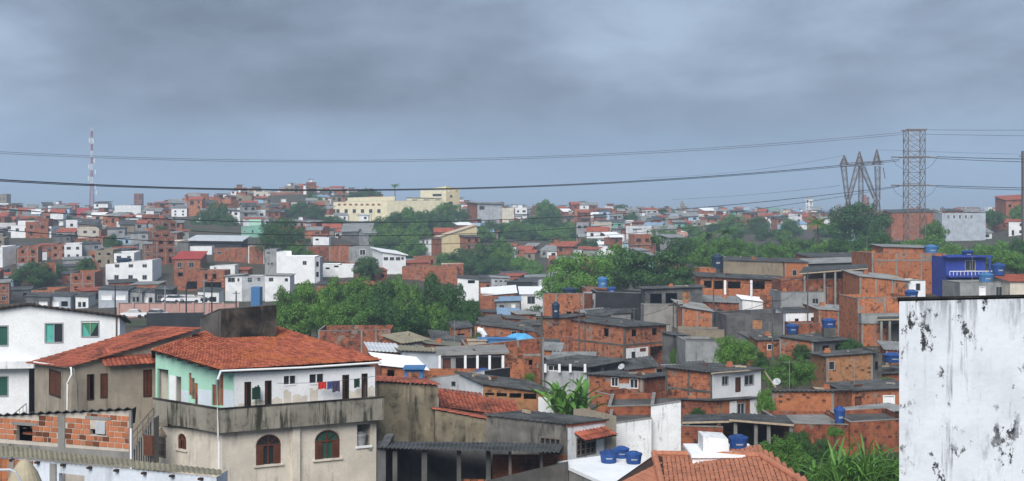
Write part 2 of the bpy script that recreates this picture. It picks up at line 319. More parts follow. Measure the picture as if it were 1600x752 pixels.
def ground_mat():
    m, nt, N, L, b = newmat('ground'); p = pos(N)
    c = mixc(N, L, rampf(N, L, noise(N, L, p, 0.06, 6), 0.36, 0.50), (0.040, 0.062, 0.022), (0.085, 0.068, 0.052))
    c = mixc(N, L, mul(N, L, rampf(N, L, noise(N, L, p, 0.7, 6), 0.4, 0.7), 0.6), c, (0.03, 0.04, 0.018))
    L.new(c, b.inputs['Base Color']); b.inputs['Roughness'].default_value = 0.95; bump(N, L, b, noise(N, L, p, 2.5, 6), 0.2)
ground_mat(); make_terrain()
# ------------------------------------------------------------------ houses: walls with real openings, frames, columns, roofs
def interp(pts, u):
    if u <= pts[0][0]: return pts[0][1]
    for (a, za), (b, zb) in zip(pts, pts[1:]):
        if u <= b: return za + (zb - za) * (u - a) / max(1e-6, b - a)
    return pts[-1][1]
def face(mb, P, du, n, Lf, z0, top, ops, mi, depth=0.14):
    lim = min(z for _, z in top) - 0.04; oo = []
    for o in ops:
        a, b, c, d = max(0.03, o[0]), min(Lf - 0.03, o[1]), max(z0 + 0.05, o[2]), min(lim, o[3])
        if b - a > 0.05 and d - c > 0.05: oo.append((a, b, c, d))
    us = sorted(set([0, Lf] + [u for u, _ in top if 0 < u < Lf] + [x for o in oo for x in o[:2]]))
    zs = sorted(set([z0] + [x for o in oo for x in o[2:]]))
    def q(u, z, d=0): w = P + du * u + n * d; return (w.x, w.y, z)
    for a, b in zip(us, us[1:]):
        if b - a < 1e-5: continue
        m = (a + b) / 2; start = zs[0]
        for i, z in enumerate(zs):          # vertical runs between openings
            nz = zs[i + 1] if i + 1 < len(zs) else None
            inside = nz is not None and any(o[0] < m < o[1] and o[2] < (z + nz) / 2 < o[3] for o in oo)
            if inside:
                if z > start + 1e-6: mb.poly([q(a, start), q(b, start), q(b, z), q(a, z)], [(a, start), (b, start), (b, z), (a, z)], mi)
                start = nz
        ta, tb = interp(top, a), interp(top, b)
        mb.poly([q(a, start), q(b, start), q(b, tb), q(a, ta)], [(a, start), (b, start), (b, tb), (a, ta)], mi)
    for a, b, c, d in oo:                   # reveals
        for (u0, w0), (u1, w1) in (((a, c), (a, d)), ((b, d), (b, c)), ((a, d), (b, d)), ((b, c), (a, c))):
            mb.poly([q(u0, w0), q(u0, w0, -depth), q(u1, w1, -depth), q(u1, w1)], [(0, 0), (depth, 0), (depth, 1), (0, 1)], mi)
def window(root, P, du, n, a, b, c, d, kind):
    w, h = b - a, d - c; fr = min(0.06, w * 0.065)
    def ring(name, mat, d0=-0.10, d1=0.012, mull=1, rows=0):
        mb = MB(); t = fr
        mb.fbox(P, du, n, a - t * .4, a + t, c - t * .4, d + t * .4, d0, d1); mb.fbox(P, du, n, b - t, b + t * .4, c - t * .4, d + t * .4, d0, d1)
        mb.fbox(P, du, n, a + t, b - t, d - t, d + t * .4, d0, d1 - .002); mb.fbox(P, du, n, a + t, b - t, c - t * .4, c + t, d0, d1 + .02)
        for k in range(mull):
            x = a + w * (k + 1) / (mull + 1); mb.fbox(P, du, n, x - t * .4, x + t * .4, c + t, d - t, d0 + .02, d1 - .02)
        for k in range(rows):
            z = c + h * (k + 1) / (rows + 1); mb.fbox(P, du, n, a + t, b - t, z - t * .3, z + t * .3, d0 + .03, d1 - .03)
        return mb.build(name, mat, root)
    def pane(par, mat, u0=a, u1=b, z0=c, z1=d, dd=-0.09, name='pane'):
        mb = MB(); mb.fbox(P, du, n, u0, u1, z0, z1, dd - .01, dd); return mb.build(name, mat, par)
    if kind == 'w': pane(ring('window', 'frame_grey', mull=1 if w > .7 else 0), 'glass')
    elif kind == 'ww': pane(ring('window', 'white_paint', mull=1 if w > .6 else 0), 'glass')
    elif kind == 'W': pane(ring('window', 'frame_grey', mull=2, rows=1), 'glass')
    elif kind == 'd': pane(ring('door_frame', 'wood_dark', mull=0), 'wood', name='door')
    elif kind == 'dw': pane(ring('door_frame', 'white_paint', mull=0), 'white_paint', name='door')
    elif kind == 'dv': pane(ring('door_frame', 'wood_dark', mull=0), 'wood', a, a + w * .45, name='door')
    elif kind == 'b': pane(root, 'brick_red', dd=-0.06, name='exposed_brick')
    elif kind == 'o': pane(root, 'brick_tan', dd=-0.05, name='bricked_up_window')
    elif kind == 'c':
        r = ring('window', 'frame_grey'); pane(r, 'glass'); pane(r, 'curtain', a + fr, a + w * .5, dd=-0.075, name='curtain')
    elif kind == 'cg': r = ring('window', 'frame_grey'); pane(r, 'glass_green')
    elif kind == 's':
        r = ring('window', 'wood_dark', mull=0); hh = (b - a) / 2
        for k in range(2):
            mb = MB(); u0 = a + fr + k * hh * .96; u1 = u0 + hh - fr * 1.3; mb.fbox(P, du, n, u0, u1, c + fr, d - fr, -0.06, -0.03)
            nl = max(4, int(h / .12))
            for j in range(nl):
                z = c + fr + (h - 2 * fr) * (j + .3) / nl; mb.fbox(P, du, n, u0 + .03, u1 - .03, z, z + .05, -0.03, -0.012)
            mb.build('shutter', 'wood', r)
    elif kind == 'g':
        r = ring('window', 'steel', mull=3, rows=2); pane(r, 'glass')
def sheet(mb, A, B, C, D, wave=0.0, thick=0.05, mi=0, pitch=0.36):
    """roof sheet: A-B along the eave, D-C along the top; corrugations run from eave to top"""
    A, B, C, D = map(Vector, (A, B, C, D)); Ls = (B - A).length; n = max(1, int(Ls / pitch * 4)) if wave else 1; n = min(n, 400)
    def off(i): return wave * math.sin(i * math.pi / 2) if wave else 0
    lo = []; hi = []
    for i in range(n + 1):
        t = i / n; o = Vector((0, 0, off(i))); lo.append(A.lerp(B, t) + o); hi.append(D.lerp(C, t) + o)
    dz = Vector((0, 0, thick)); Lt = (D - A).length
    for i in range(n):
        u0, u1 = Ls * i / n, Ls * (i + 1) / n; uv = [(u0, 0), (u1, 0), (u1, Lt), (u0, Lt)]
        mb.poly([lo[i] + dz, lo[i + 1] + dz, hi[i + 1] + dz, hi[i] + dz], uv, mi); mb.poly([hi[i], hi[i + 1], lo[i + 1], lo[i]], uv, mi)
        mb.poly([lo[i], lo[i + 1], lo[i + 1] + dz, lo[i] + dz], mi=mi); mb.poly([hi[i + 1], hi[i], hi[i] + dz, hi[i + 1] + dz], mi=mi)
    mb.poly([lo[0], lo[0] + dz, hi[0] + dz, hi[0]], mi=mi); mb.poly([lo[-1], hi[-1], hi[-1] + dz, lo[-1] + dz], mi=mi)
def tiles(mb, fn, ns, nt, amp=0.06, seg=4, seed=1, mi=0):
    """barrel tiles laid over the patch fn(s,t); every tile a separate curved shell with its own tilt"""
    r = random.Random(seed)
    for j in range(nt):
        for i in range(ns):
            s0, s1 = i / ns, (i + 1) / ns; t0, t1 = j / nt - .12 / nt, (j + 1) / nt + .1 / nt; t0 = max(t0, -.02)
            sk = r.uniform(-.10, .10) / ns; lift = r.uniform(0, .02); rows = []
            for t, up in ((t0, 0.05 + lift), (t1, 0.0)):
                row = []
                for k in range(seg + 1):
                    a = math.pi * k / seg; s = s0 + (s1 - s0) * (k / seg * 1.04 - .02) + (sk if up else 0)
                    p = fn(s, t); row.append((p.x, p.y, p.z + up + amp * math.sin(a)))
                rows.append(row)
            i0 = len(mb.v); mb.v += rows[0] + rows[1]; m = seg + 1
            for k in range(seg):
                mb.f.append((i0 + k, i0 + k + 1, i0 + m + k + 1, i0 + m + k)); mb.uv += [(0, 0), (1, 0), (1, 1), (0, 1)]; mb.mi.append(mi)
            mb.f.append(tuple(i0 + k for k in range(seg, -1, -1))); mb.uv += [(0, 0)] * (seg + 1); mb.mi.append(mi)
def volume(root, C, dR, dL, Lr, Ll, z0, topR, zL, mR='brick', mL=None, mB=None, roof='sheet', rm='fibre_roof', over=0.3, ops=(), cols=(0, 0), beams=(), wave=0.035, cm='concrete', thick=0.05, walls='RLBA', drop=0.6):
    """C nearest corner (2D); right face C..C+dR*Lr with top polyline topR; left face C..C+dL*Ll ending at height zL"""
    mL = mL or mR; mB = mB or mL; nR = V2(dR.y, -dR.x); nL = V2(-dL.y, dL.x)
    if nR.dot(dL) > 0: nR = -nR
    if nL.dot(dR) > 0: nL = -nL
    zc = topR[0][1]; topL = [(0, zc), (Ll, zL)]; dz = zL - zc
    mb = MB(); E = C + dR * Lr; G = C + dL * Ll
    opR = [o[1:] for o in ops if o[0] == 'R']; opL = [o[1:] for o in ops if o[0] == 'L']
    if 'R' in walls: face(mb, C, dR, nR, Lr, z0, topR, opR, 0)
    if 'L' in walls: face(mb, C, dL, nL, Ll, z0, topL, opL, 1)
    if 'B' in walls: face(mb, G, dR, -nR, Lr, z0, [(u, z + dz) for u, z in topR], (), 2)
    if 'A' in walls: face(mb, E, dL, -nL, Ll, z0, [(0, topR[-1][1]), (Ll, topR[-1][1] + dz)], (), 2)
    if walls: mb.build('wall', [mR, mL, mB], root)
    for o in ops:
        if len(o) > 5 and o[5] not in ('h', ''):
            window(root, C, dR if o[0] == 'R' else dL, nR if o[0] == 'R' else nL, o[1], o[2], o[3], o[4], o[5])
    for fi, (nn, du, n, Lf, top) in enumerate(((cols[0], dR, nR, Lr, topR), (cols[1], dL, nL, Ll, topL))):
        for k in range(nn):
            u = Lf * k / max(1, nn - 1) if nn > 1 else 0; u = min(max(u, 0.10), Lf - 0.10)
            if any(o[0] == 'RL'[fi] and o[1] - .1 < u < o[2] + .1 for o in ops): continue
            mb = MB(); mb.fbox(C, du, n, u - .09, u + .09, z0, interp(top, u) - .03, -.05, .025); mb.build('column', cm, root)
        for zb in beams:
            if nn: mb = MB(); mb.fbox(C, du, n, 0.02, Lf - .02, zb - .1, zb + .1, -.05, .035); mb.build('beam', cm, root)
    def rp(u, v, up=0.0):   # point on the roof plane, u and v in metres from the corner
        z = interp(topR, u) if 0 <= u <= Lr else (topR[0][1] + (topR[1][1] - topR[0][1]) / max(.01, topR[1][0]) * u if u < 0 else topR[-1][1] + (topR[-1][1] - topR[-2][1]) / max(.01, topR[-1][0] - topR[-2][0]) * (u - Lr))
        w = C + dR * u + dL * v; return Vector((w.x, w.y, z + dz * v / Ll + up))
    ro = None
    if roof in ('sheet', 'tile'):
        mb = MB(); us = [u for u, _ in topR]
        for k, (a, b) in enumerate(zip(us, us[1:])):
            a2 = a - over if k == 0 else a; b2 = b + over if k == len(us) - 2 else b; v0, v1 = -over, Ll + over
            slope_u = abs(interp(topR, b) - interp(topR, a)) / max(.1, b - a) > abs(dz) / Ll
            if roof == 'sheet':
                q = (rp(a2, v0, .03), rp(b2, v0, .03), rp(b2, v1, .03), rp(a2, v1, .03))
                if slope_u: q = (q[1], q[2], q[3], q[0])
                sheet(mb, *q, wave=wave, thick=thick)
            else:
                low_first = interp(topR, a) < interp(topR, b)
                if slope_u:
                    fn = (lambda s, t, a2=a2, b2=b2, v0=v0, v1=v1: rp(a2 + (b2 - a2) * t, v1 + (v0 - v1) * s, .03)) if low_first else (lambda s, t, a2=a2, b2=b2, v0=v0, v1=v1: rp(b2 + (a2 - b2) * t, v0 + (v1 - v0) * s, .03))
                    tiles(mb, fn, max(2, int((v1 - v0) / .24)), max(2, int((b2 - a2) / .38)), seed=int(a2 * 10) + 3)
                else:
                    fn = (lambda s, t, a2=a2, b2=b2, v0=v0, v1=v1: rp(a2 + (b2 - a2) * s, v0 + (v1 - v0) * t, .03)) if dz >= 0 else (lambda s, t, a2=a2, b2=b2, v0=v0, v1=v1: rp(b2 + (a2 - b2) * s, v1 + (v0 - v1) * t, .03))
                    tiles(mb, fn, max(2, int((b2 - a2) / .24)), max(2, int((v1 - v0) / .38)), seed=int(a2 * 10) + 5)
        ro = mb.build('roof' if roof == 'sheet' else 'roof_tiles', rm, root)
        if roof == 'tile': struct(ro, 'stuff')
        up = .12
        rpt = lambda s, t: rp(Lr * s, Ll * t, up)
    elif roof == 'flat':
        zm = min(z for _, z in topR); zm = min(zm, zm + dz) - drop; mb = MB()
        c4 = [C + dR * .01 + dL * .01, E - dR * .01 + dL * .01, E + dL * (Ll - .01) - dR * .01, G + dR * .01 - dL * .01]
        mb.box8([(p.x, p.y, zm - .15) for p in c4] + [(p.x, p.y, zm) for p in c4]); mb.build('roof', rm, root)
        mb = MB()
        for k, (a, b) in enumerate(zip([u for u, _ in topR], [u for u, _ in topR][1:])):
            mb.fbox(C, dR, nR, a - .02, b, interp(topR, a), interp(topR, a) + .05, -.16, .03, z0b=interp(topR, b), z1b=interp(topR, b) + .05)
        mb.fbox(C, dL, nL, 0.18, Ll, zc, zc + .048, -.16, .03, z0b=zL, z1b=zL + .048); mb.build('coping', cm, root)
        rpt = lambda s, t: Vector((*(C + dR * Lr * s + dL * Ll * t), zm))
    else: rpt = lambda s, t: rp(Lr * s, Ll * t, 0)
    return rpt
def ray(C, d, px): u = (px - 800) / F; return (u * C.y - C.x) / (d.x - u * d.y)
def zat(py, Y): return CZ - (py - HY) / F * Y
def v(xl, xc, xr, tops, Y, th, **k): return dict(xl=xl, xc=xc, xr=xr, tops=tops, Y=Y, th=th, **k)
def pvol(root, xl, xc, xr, tops, Y, th, W=5.0, thL=None, op=(), zb=None, pt=None, beams=(), **k):
    """volume given where its edges stand in the view: left end, nearest corner, right end and the row of each top"""
    C = V2((xc - 800) / F * Y, Y); a = R(th); dR = V2(math.cos(a), math.sin(a)); b = R(thL) if thL is not None else a + math.pi / 2; dL = V2(math.cos(b), math.sin(b))
    Lr = ray(C, dR, xr); Ll = ray(C, dL, xl) if xl is not None else W
    if Lr < .3 or Ll < .3 or Lr > 40 or Ll > 40: print('SIZE', root.name, root.get('label'), round(Lr, 1), round(Ll, 1))
    Ll = min(max(Ll, .5), 30); Lr = min(max(Lr, .5), 40)
    YL = (C + dL * Ll).y
    if pt:
        topR = []
        for px, py in pt:
            u = ray(C, dR, px); topR.append((u, zat(py, (C + dR * u).y)))
        topR[0] = (0, topR[0][1]); topR[-1] = (Lr, topR[-1][1])
    else: topR = [(0, zat(tops[1], Y)), (Lr, zat(tops[2], (C + dR * Lr).y) if tops[2] is not None else zat(tops[1], Y))]
    zL = zat(tops[0], YL) if tops[0] is not None else topR[0][1] + k.pop('rise', 0.0)
    k.pop('rise', 0)
    G = C + dL * Ll; E = C + dR * Lr; Q = E + dL * Ll; FOOT.append((C, dR, dL, Lr, Ll)); NEARP.append((xl if xl is not None else xc, xr, (CZ - min(z for _, z in topR)) / Y * F + HY + 2.4 / Y * F, Y))
    if zb is None and Y > 190 and not root.name.startswith(('shed', 'yard')): PROT.append((xc - 4, xr + 4, (CZ - topR[0][1]) / Y * F + HY + min(24, 5.0 / Y * F), Y))
    z0 = zat(zb, Y) if zb is not None else min(ground(p.x, p.y) for p in (C, G, E, Q)) - 0.4
    ops = []
    for o in op:
        d = dR if o[0] == 'R' else dL; ua, ub = ray(C, d, o[1]), ray(C, d, o[3]); ua, ub = min(ua, ub), max(ua, ub)
        Ym = (C + d * ((ua + ub) / 2)).y; ops.append((o[0], ua, ub, zat(o[4], Ym), zat(o[2], Ym), o[5] if len(o) > 5 else 'h'))
    return volume(root, C, dR, dL, Lr, Ll, z0, topR, zL, ops=ops, beams=[zat(y, Y) for y in beams], **k)
ROOF = {}; FOOT = []; PROT = []; NEARP = []
def house(key, label, *vols, name='house', cat='house', group=None):
    q = vols[0]; x, y = (q['xc'] - 800) / F * q['Y'], q['Y']
    root = thing(name, (x, y, ground(x, y)), label, cat, group)
    for i, d in enumerate(vols): ROOF[key if i == 0 else key + str(i)] = pvol(root, **d)
    ROOF[key + '_root'] = root
    return root
# ------------------------------------------------------------------ water tanks and other roof clutter
def tank_at(p, dia, h, label, mat='tank_blue', group=None, stand=0.0):
    r = dia / 2; t = thing('water_tank', p, label, 'water tank', group); p = Vector(p)
    if stand:
        mb = MB(); mb.box(p.x - r * .8, p.x + r * .8, p.y - r * .8, p.y + r * .8, p.z, p.z + stand); mb.build('plinth', 'concrete_dark', t); p = p + Vector((0, 0, stand))
    mb = MB(); mb.lathe([(r * .80, 0), (r * .82, .03), (r * .93, h * .62), (r * .95, h * .64), (r, h * .70), (r, h * .76), (r * .96, h * .78)], p, 18); mb.build('tank_body', mat, t, True)
    mb = MB(); mb.lathe([(r * 1.02, h * .765), (r * 1.03, h * .80), (r * .92, h * .86), (r * .55, h * .93), (r * .50, h * .99), (r * .3, h)], p, 18); mb.build('lid', mat, t, True)
    if dia > .6:
        mb = MB()
        for k in range(-3, 4):
            a0, a1 = -math.pi / 2 + k * .11 - .045, -math.pi / 2 + k * .11 + .045; rr = r * .915
            mb.poly([p + Vector((math.cos(a0) * rr, math.sin(a0) * rr, h * .36)), p + Vector((math.cos(a1) * rr, math.sin(a1) * rr, h * .36)), p + Vector((math.cos(a1) * (rr + .015), math.sin(a1) * (rr + .015), h * .46)), p + Vector((math.cos(a0) * (rr + .015), math.sin(a0) * (rr + .015), h * .46))])
        mb.build('printed_mark', 'galv', t)
    return t
def tank(key, s, t, dia, h, label, mat='tank_blue', group=None, stand=0.0): return tank_at(ROOF[key](s, t), dia, h, label, mat, group, stand)
def pipe(pts, r, label, mat='pvc', name='drainpipe', cat='pipe', n=8):
    mb = MB(); mb.tube(pts, r, n); return solo(mb, name, mat, pts[0], label, cat, smooth=True)
def dish(p, r, az, label):
    t = thing('satellite_dish', p, label, 'satellite dish'); p = Vector(p); d = Vector((math.cos(az) * .75, math.sin(az) * .75, .66)).normalized(); c = p + Vector((0, 0, .55)) + d * .1
    mb = MB(); mb.tube([p, p + Vector((0, 0, .55))], .025, 6); mb.build('mast', 'steel_grey', t)
    a = d.orthogonal().normalized(); b = a.cross(d); mb = MB(); n = 14; rings = []
    for k in range(4):
        rr = r * k / 3; rings.append([c + d * (.3 * rr * rr / r) + (a * math.cos(2 * math.pi * i / n) + b * math.sin(2 * math.pi * i / n)) * max(rr, .01) for i in range(n)])
    for k in range(3):
        for i in range(n): mb.poly([rings[k][i], rings[k][(i + 1) % n], rings[k + 1][(i + 1) % n], rings[k + 1][i]])
    mb.build('reflector', 'galv', t, True)
    mb = MB(); mb.tube([c - b * r * .8 + d * .1, c + d * r * 1.0], .015, 5); mb.box(*(lambda f: (f.x - .04, f.x + .04, f.y - .04, f.y + .04, f.z - .04, f.z + .04))(c + d * r)); mb.build('receiver_arm', 'steel_grey', t)
def aerial(p, h, label, group=None):
    t = thing('television_aerial', p, label, 'antenna', group); p = Vector(p); mb = MB(); mb.tube([p, p + Vector((0, 0, h))], .025, 5); mb.build('mast', 'steel_grey', t)
    mb = MB(); mb.bar(p + Vector((-.5, 0, h - .1)), p + Vector((.5, .1, h - .1)), .02)
    for k in range(6): x = -.45 + k * .18; mb.bar(p + Vector((x, -.3 + k * .02, h - .1)), p + Vector((x, .3 - k * .02, h - .1)), .014)
    mb.build('elements', 'steel_grey', t)
# ------------------------------------------------------------------ foreground: the red-tiled balcony house
def basis(xc, Y, th, thL=None):
    a = R(th); b = R(thL) if thL is not None else a + math.pi / 2
    return V2((xc - 800) / F * Y, Y), V2(math.cos(a), math.sin(a)), V2(math.cos(b), math.sin(b))
def normals(dR, dL):
    nR = V2(dR.y, -dR.x); nL = V2(-dL.y, dL.x)
    if nR.dot(dL) > 0: nR = -nR
    if nL.dot(dR) > 0: nL = -nL
    return nR, nL
def arch_window(root, P, du, n, a, b, c, d, wallmat, pane_mat):
    w, h = b - a, d - c; rise = min(w * .42, h * .4); sp = d - rise; m = (a + b) / 2; K = 12
    def q(u, z, dd): x = P + du * u + n * dd; return (x.x, x.y, z)
    def arc(s, k): t = math.pi - math.pi * k / K; return m + w / 2 * s * math.cos(t), sp + rise * s * math.sin(t)
    mb = MB()
    for k in range(K):
        (u0, z0), (u1, z1) = arc(1, k), arc(1, k + 1)
        mb.poly([q(u0, z0, -.004), q(u1, z1, -.004), q(u1, d, -.004), q(u0, d, -.004)], [(u0, z0), (u1, z1), (u1, d), (u0, d)])
        mb.poly([q(u0, z0, -.004), q(u0, z0, -.14), q(u1, z1, -.14), q(u1, z1, -.004)])
    mb.build('arch_infill', wallmat, root)
    mb = MB(); t = .07
    for k in range(K):
        (u0, z0), (u1, z1), (u2, z2), (u3, z3) = arc(1, k), arc(1, k + 1), arc(1 - 2 * t / w, k + 1), arc(1 - 2 * t / w, k)
        mb.box8([q(u0, z0, -.03), q(u1, z1, -.03), q(u1, z1, -.12), q(u0, z0, -.12), q(u3, z3, -.03), q(u2, z2, -.03), q(u2, z2, -.12), q(u3, z3, -.12)])
    mb.fbox(P, du, n, a, a + t, c, sp, -.12, -.03); mb.fbox(P, du, n, b - t, b, c, sp, -.12, -.03); mb.fbox(P, du, n, a + t, b - t, sp - .04, sp + .03, -.12, -.035)
    mb.fbox(P, du, n, m - .03, m + .03, c, sp + rise - t, -.115, -.04)
    for k in range(1, 4):
        u, z = arc(1, K * k // 4); mb.bar(q(m, sp, -.07), q(u, z, -.07), .03)
    fr = mb.build('window', 'wood', root)
    mb = MB(); mb.poly([q(a, c, -.11), q(b, c, -.11)] + [q(*arc(1, K - k), -.11) for k in range(K + 1)]); mb.build('pane', pane_mat, fr)
    for u0, u1 in ((a + t, a + w * .30), (b - w * .30, b - t)):
        mb = MB(); mb.fbox(P, du, n, u0, u1, c + .02, sp - .05, -.05, -.02); nl = int((sp - c) / .11)
        for j in range(nl): z = c + .05 + (sp - c - .15) * j / nl; mb.fbox(P, du, n, u0 + .04, u1 - .04, z, z + .045, -.02, .0)
        mb.build('shutter', 'wood', fr)
    mb = MB(); mb.fbox(P, du, n, a - .12, b + .12, c - .09, c - .005, -.1, .09); mb.build('sill', 'cream_plaster', fr)
    mb = MB()
    for k in range(K):
        (u0, z0), (u1, z1), (u2, z2), (u3, z3) = arc(1.18, k), arc(1.18, k + 1), arc(1.06, k + 1), arc(1.06, k)
        mb.box8([q(u3, z3, .02), q(u2, z2, .02), q(u2, z2, -.01), q(u3, z3, -.01), q(u0, z0, .02), q(u1, z1, .02), q(u1, z1, -.01), q(u0, z0, -.01)])
    mb.build('arch_moulding', 'cream_plaster', fr)
def main_house():
    Y0 = 62.0; C, dR, dL = basis(343, Y0, 28, 140); nR, nL = normals(dR, dL)
    root = thing('house', (C.x, C.y, ground(C.x, C.y)), 'two-storey balcony house with red tiled roof, mint side wall and laundry', 'house')
    # ground floor
    g = pvol(root, 245, 347, 588, (667, 674, 658), 62.5, 28, thL=140, mR='cream_plaster', mL='cream_plaster', roof=None,
             op=[('R', 400, 679, 439, 726, ''), ('R', 492, 672, 531, 717, ''), ('R', 558, 663, 579, 698, 'h'), ('L', 247, 682, 259, 714, 'g'), ('L', 278, 678, 291, 702, '')])
    C1, _, _ = basis(347, 62.5, 28, 140)
    for x0, y0, x1, y1, f in ((400, 679, 439, 726, 'R'), (492, 672, 531, 717, 'R'), (278, 678, 291, 702, 'L')):
        d = dR if f == 'R' else dL; a, b = sorted((ray(C1, d, x0), ray(C1, d, x1))); Ym = (C1 + d * ((a + b) / 2)).y
        arch_window(root, C1, d, nR if f == 'R' else nL, a, b, zat(y1, Ym), zat(y0, Ym), 'cream_plaster', 'glass_green' if x0 > 490 else 'glass')
    # gabled hood over the barred window
    a, b = sorted((ray(C1, dL, 245), ray(C1, dL, 261))); Ym = (C1 + dL * a).y; z = zat(681, Ym); mb = MB()
    def q(u, zz, d): w = C1 + dL * u + nL * d; return (w.x, w.y, zz)
    for d0 in (0.08,):
        mb.poly([q(a, z, d0), q(b, z, d0), q((a + b) / 2, z + .38, d0)]); mb.poly([q(a, z, d0), q((a + b) / 2, z + .38, d0), q((a + b) / 2, z + .38, 0), q(a, z, 0)])
        mb.poly([q(b, z, d0), q(b, z, 0), q((a + b) / 2, z + .38, 0), q((a + b) / 2, z + .38, d0)]); mb.poly([q(a, z, d0), q(a, z, 0), q(b, z, 0), q(b, z, d0)])
    mb.build('window_hood', 'tan_plaster', root)
    u = ray(C1, dR, 464); mb = MB(); mb.fbox(C1, dR, nR, u - .28, u + .12, 24, zat(664, (C1 + dR * u).y), -.05, .16); mb.build('pilaster', 'cream_plaster', root)
    u0, u1 = ray(C1, dR, 556), ray(C1, dR, 581); Ym = (C1 + dR * u0).y; mb = MB(); mb.fbox(C1, dR, nR, u0, u1, zat(701, Ym), zat(698, Ym), -.1, .08); mb.build('sill', 'white_paint', root)
    # balcony slab and parapet: left face 240..343, front 343..600
    Lr, Ll = ray(C, dR, 600), ray(C, dL, 239); zt = zat(640, Y0); zb = zat(677, Y0)
    mb = MB(); p4 = [C, C + dR * Lr, C + dR * Lr + dL * 3, C + dL * Ll + dR * 1.5, C + dL * Ll]
    mb.poly([(p.x, p.y, zb + .02) for p in p4][::-1]); mb.poly([(p.x, p.y, zb + .2) for p in p4]); mb.build('balcony_floor', 'concrete', root)
    mb = MB(); mb.fbox(C, dR, nR, -.02, Lr, zb, zt, -.13, 0); mb.fbox(C, dL, nL, .13, Ll, zb, zt, -.13, 0)
    E = C + dR * Lr; mb.fbox(E, dL, -nL, .0, 1.0, zb, zt, -.13, 0); mb.build('parapet', 'mould_parapet', root)
    mb = MB(); mb.fbox(C, dR, nR, -.05, Lr + .03, zt, zt + .05, -.17, .04); mb.fbox(C, dL, nL, .17, Ll, zt, zt + .05, -.17, .04); mb.build('coping', 'soot_concrete', root)
    # upper floor, set back behind the balcony
    C2, _, _ = basis(366, 63.9, 28, 140)
    opU = [('R', 382, 597, 392, 640, 'dv'), ('R', 414, 595, 424, 640, 'dv'), ('R', 442, 586, 463, 602, 'ww'), ('R', 482, 583, 507, 600, 'ww'), ('R', 535, 586, 545, 632, 'dv'), ('R', 565, 584, 574, 632, 'dv'),
           ('L', 266, 588, 283, 634, 'h'), ('L', 295, 583, 299, 618, 'b'), ('L', 299, 591, 304, 624, 'b'), ('L', 304, 599, 309, 634, 'b'), ('L', 343, 585, 349, 634, 'b'), ('L', 337, 594, 343, 634, 'b'), ('L', 331, 601, 337, 634, 'b'), ('L', 246, 577, 263, 634, 'h')]
    pvol(root, 243, 366, 586, (550, 583, 573), 63.9, 28, thL=140, mR='white_wall', mL='mint_wall', mB='cream_plaster', roof=None, op=opU, zb=672)
    # tiled dado on the mint wall, between the openings; door leaf; bare plaster patches under the front windows
    for x0, x1 in ((283.5, 294.5), (309.5, 330.5), (349.5, 365)):
        a, b = sorted((ray(C2, dL, x0), ray(C2, dL, x1))); Ym = (C2 + dL * a).y; mb = MB(); mb.fbox(C2, dL, nL, a, b, zb + .2, zat(611, Ym), .0, .012); mb.build('dado', 'pale_tile', root)
    a, b = sorted((ray(C2, dL, 265), ray(C2, dL, 275))); Ym = (C2 + dL * a).y; mb = MB(); mb.fbox(C2, dL, nL, a, b, zb + .2, zat(588, Ym), -.05, .02); mb.build('door', 'white_paint', root)
    a, b = sorted((ray(C2, dL, 244), ray(C2, dL, 264))); mb = MB(); mb.fbox(C2, dL, nL, a, b, zb + .2, zat(576, 68), -1.5, -1.4); mb.build('recess_wall', 'tan_plaster', root)
    rr = random.Random(4)
    for x0, x1, y0 in ((366, 381, 628), (393, 413, 622), (425, 441, 618), (443, 455, 606), (457, 480, 614), (484, 497, 604), (546, 564, 606), (575, 585, 600)):
        a, b = ray(C2, dR, x0), ray(C2, dR, x1); Ym = (C2 + dR * a).y; zt2 = zat(y0, Ym); mb = MB(); k = 9; pts = []
        for j in range(k + 1): pts.append((a + (b - a) * j / k, zt2 - .12 - .07 * math.sin(j * .7 + a) - rr.uniform(0, .06)))
        def q2(u, zz, d=.006): w = C2 + dR * u + nR * d; return (w.x, w.y, zz)
        for (ua, za), (ub, z_b) in zip(pts, pts[1:]): mb.poly([q2(ua, zb + .2), q2(ub, zb + .2), q2(ub, z_b), q2(ua, za)])
        mb.build('bare_plaster_patch', 'cream_plaster', root)
    # tiled roof: eave A-B, top edge E-Fm-D
    A, B, D, Fm, E = at(347, 579, 63.25), at(597, 564, 67.45), at(434, 512, 75.0), at(318, 519, 73.5), at(236, 547, 67.9)
    def top(s): return E.lerp(Fm, s / .42) if s < .42 else Fm.lerp(D, (s - .42) / .58)
    fn = lambda s, t: A.lerp(B, s) * (1 - t) + top(s) * t
    mb = MB(); tiles(mb, fn, 46, 26, amp=.07, seed=11); rt = mb.build('roof_tiles', 'tile_red', root); struct(rt, 'stuff')
    mb = MB(); n = 12
    for i in range(n):
        for j in range(4):
            s0, s1, t0, t1 = i / n, (i + 1) / n, j / 4, (j + 1) / 4; dn = Vector((0, 0, -.05)); mb.poly([fn(s0, t0) + dn, fn(s1, t0) + dn, fn(s1, t1) + dn, fn(s0, t1) + dn])
    Z = Vector((0, 0, -.9)); Dn = Vector((0, 0, -.05))   # back slope falling away behind the ridge
    bk = [E + Vector((-1, 4, -1.2)), Fm + Vector((0, 5, -1.4)), D + Vector((1.5, 4, -1.2))]
    mb.poly([E + Dn, Fm + Dn, bk[1], bk[0]]); mb.poly([Fm + Dn, D + Dn, bk[2], bk[1]]); mb.build('roof_deck', 'wood_dark', root)
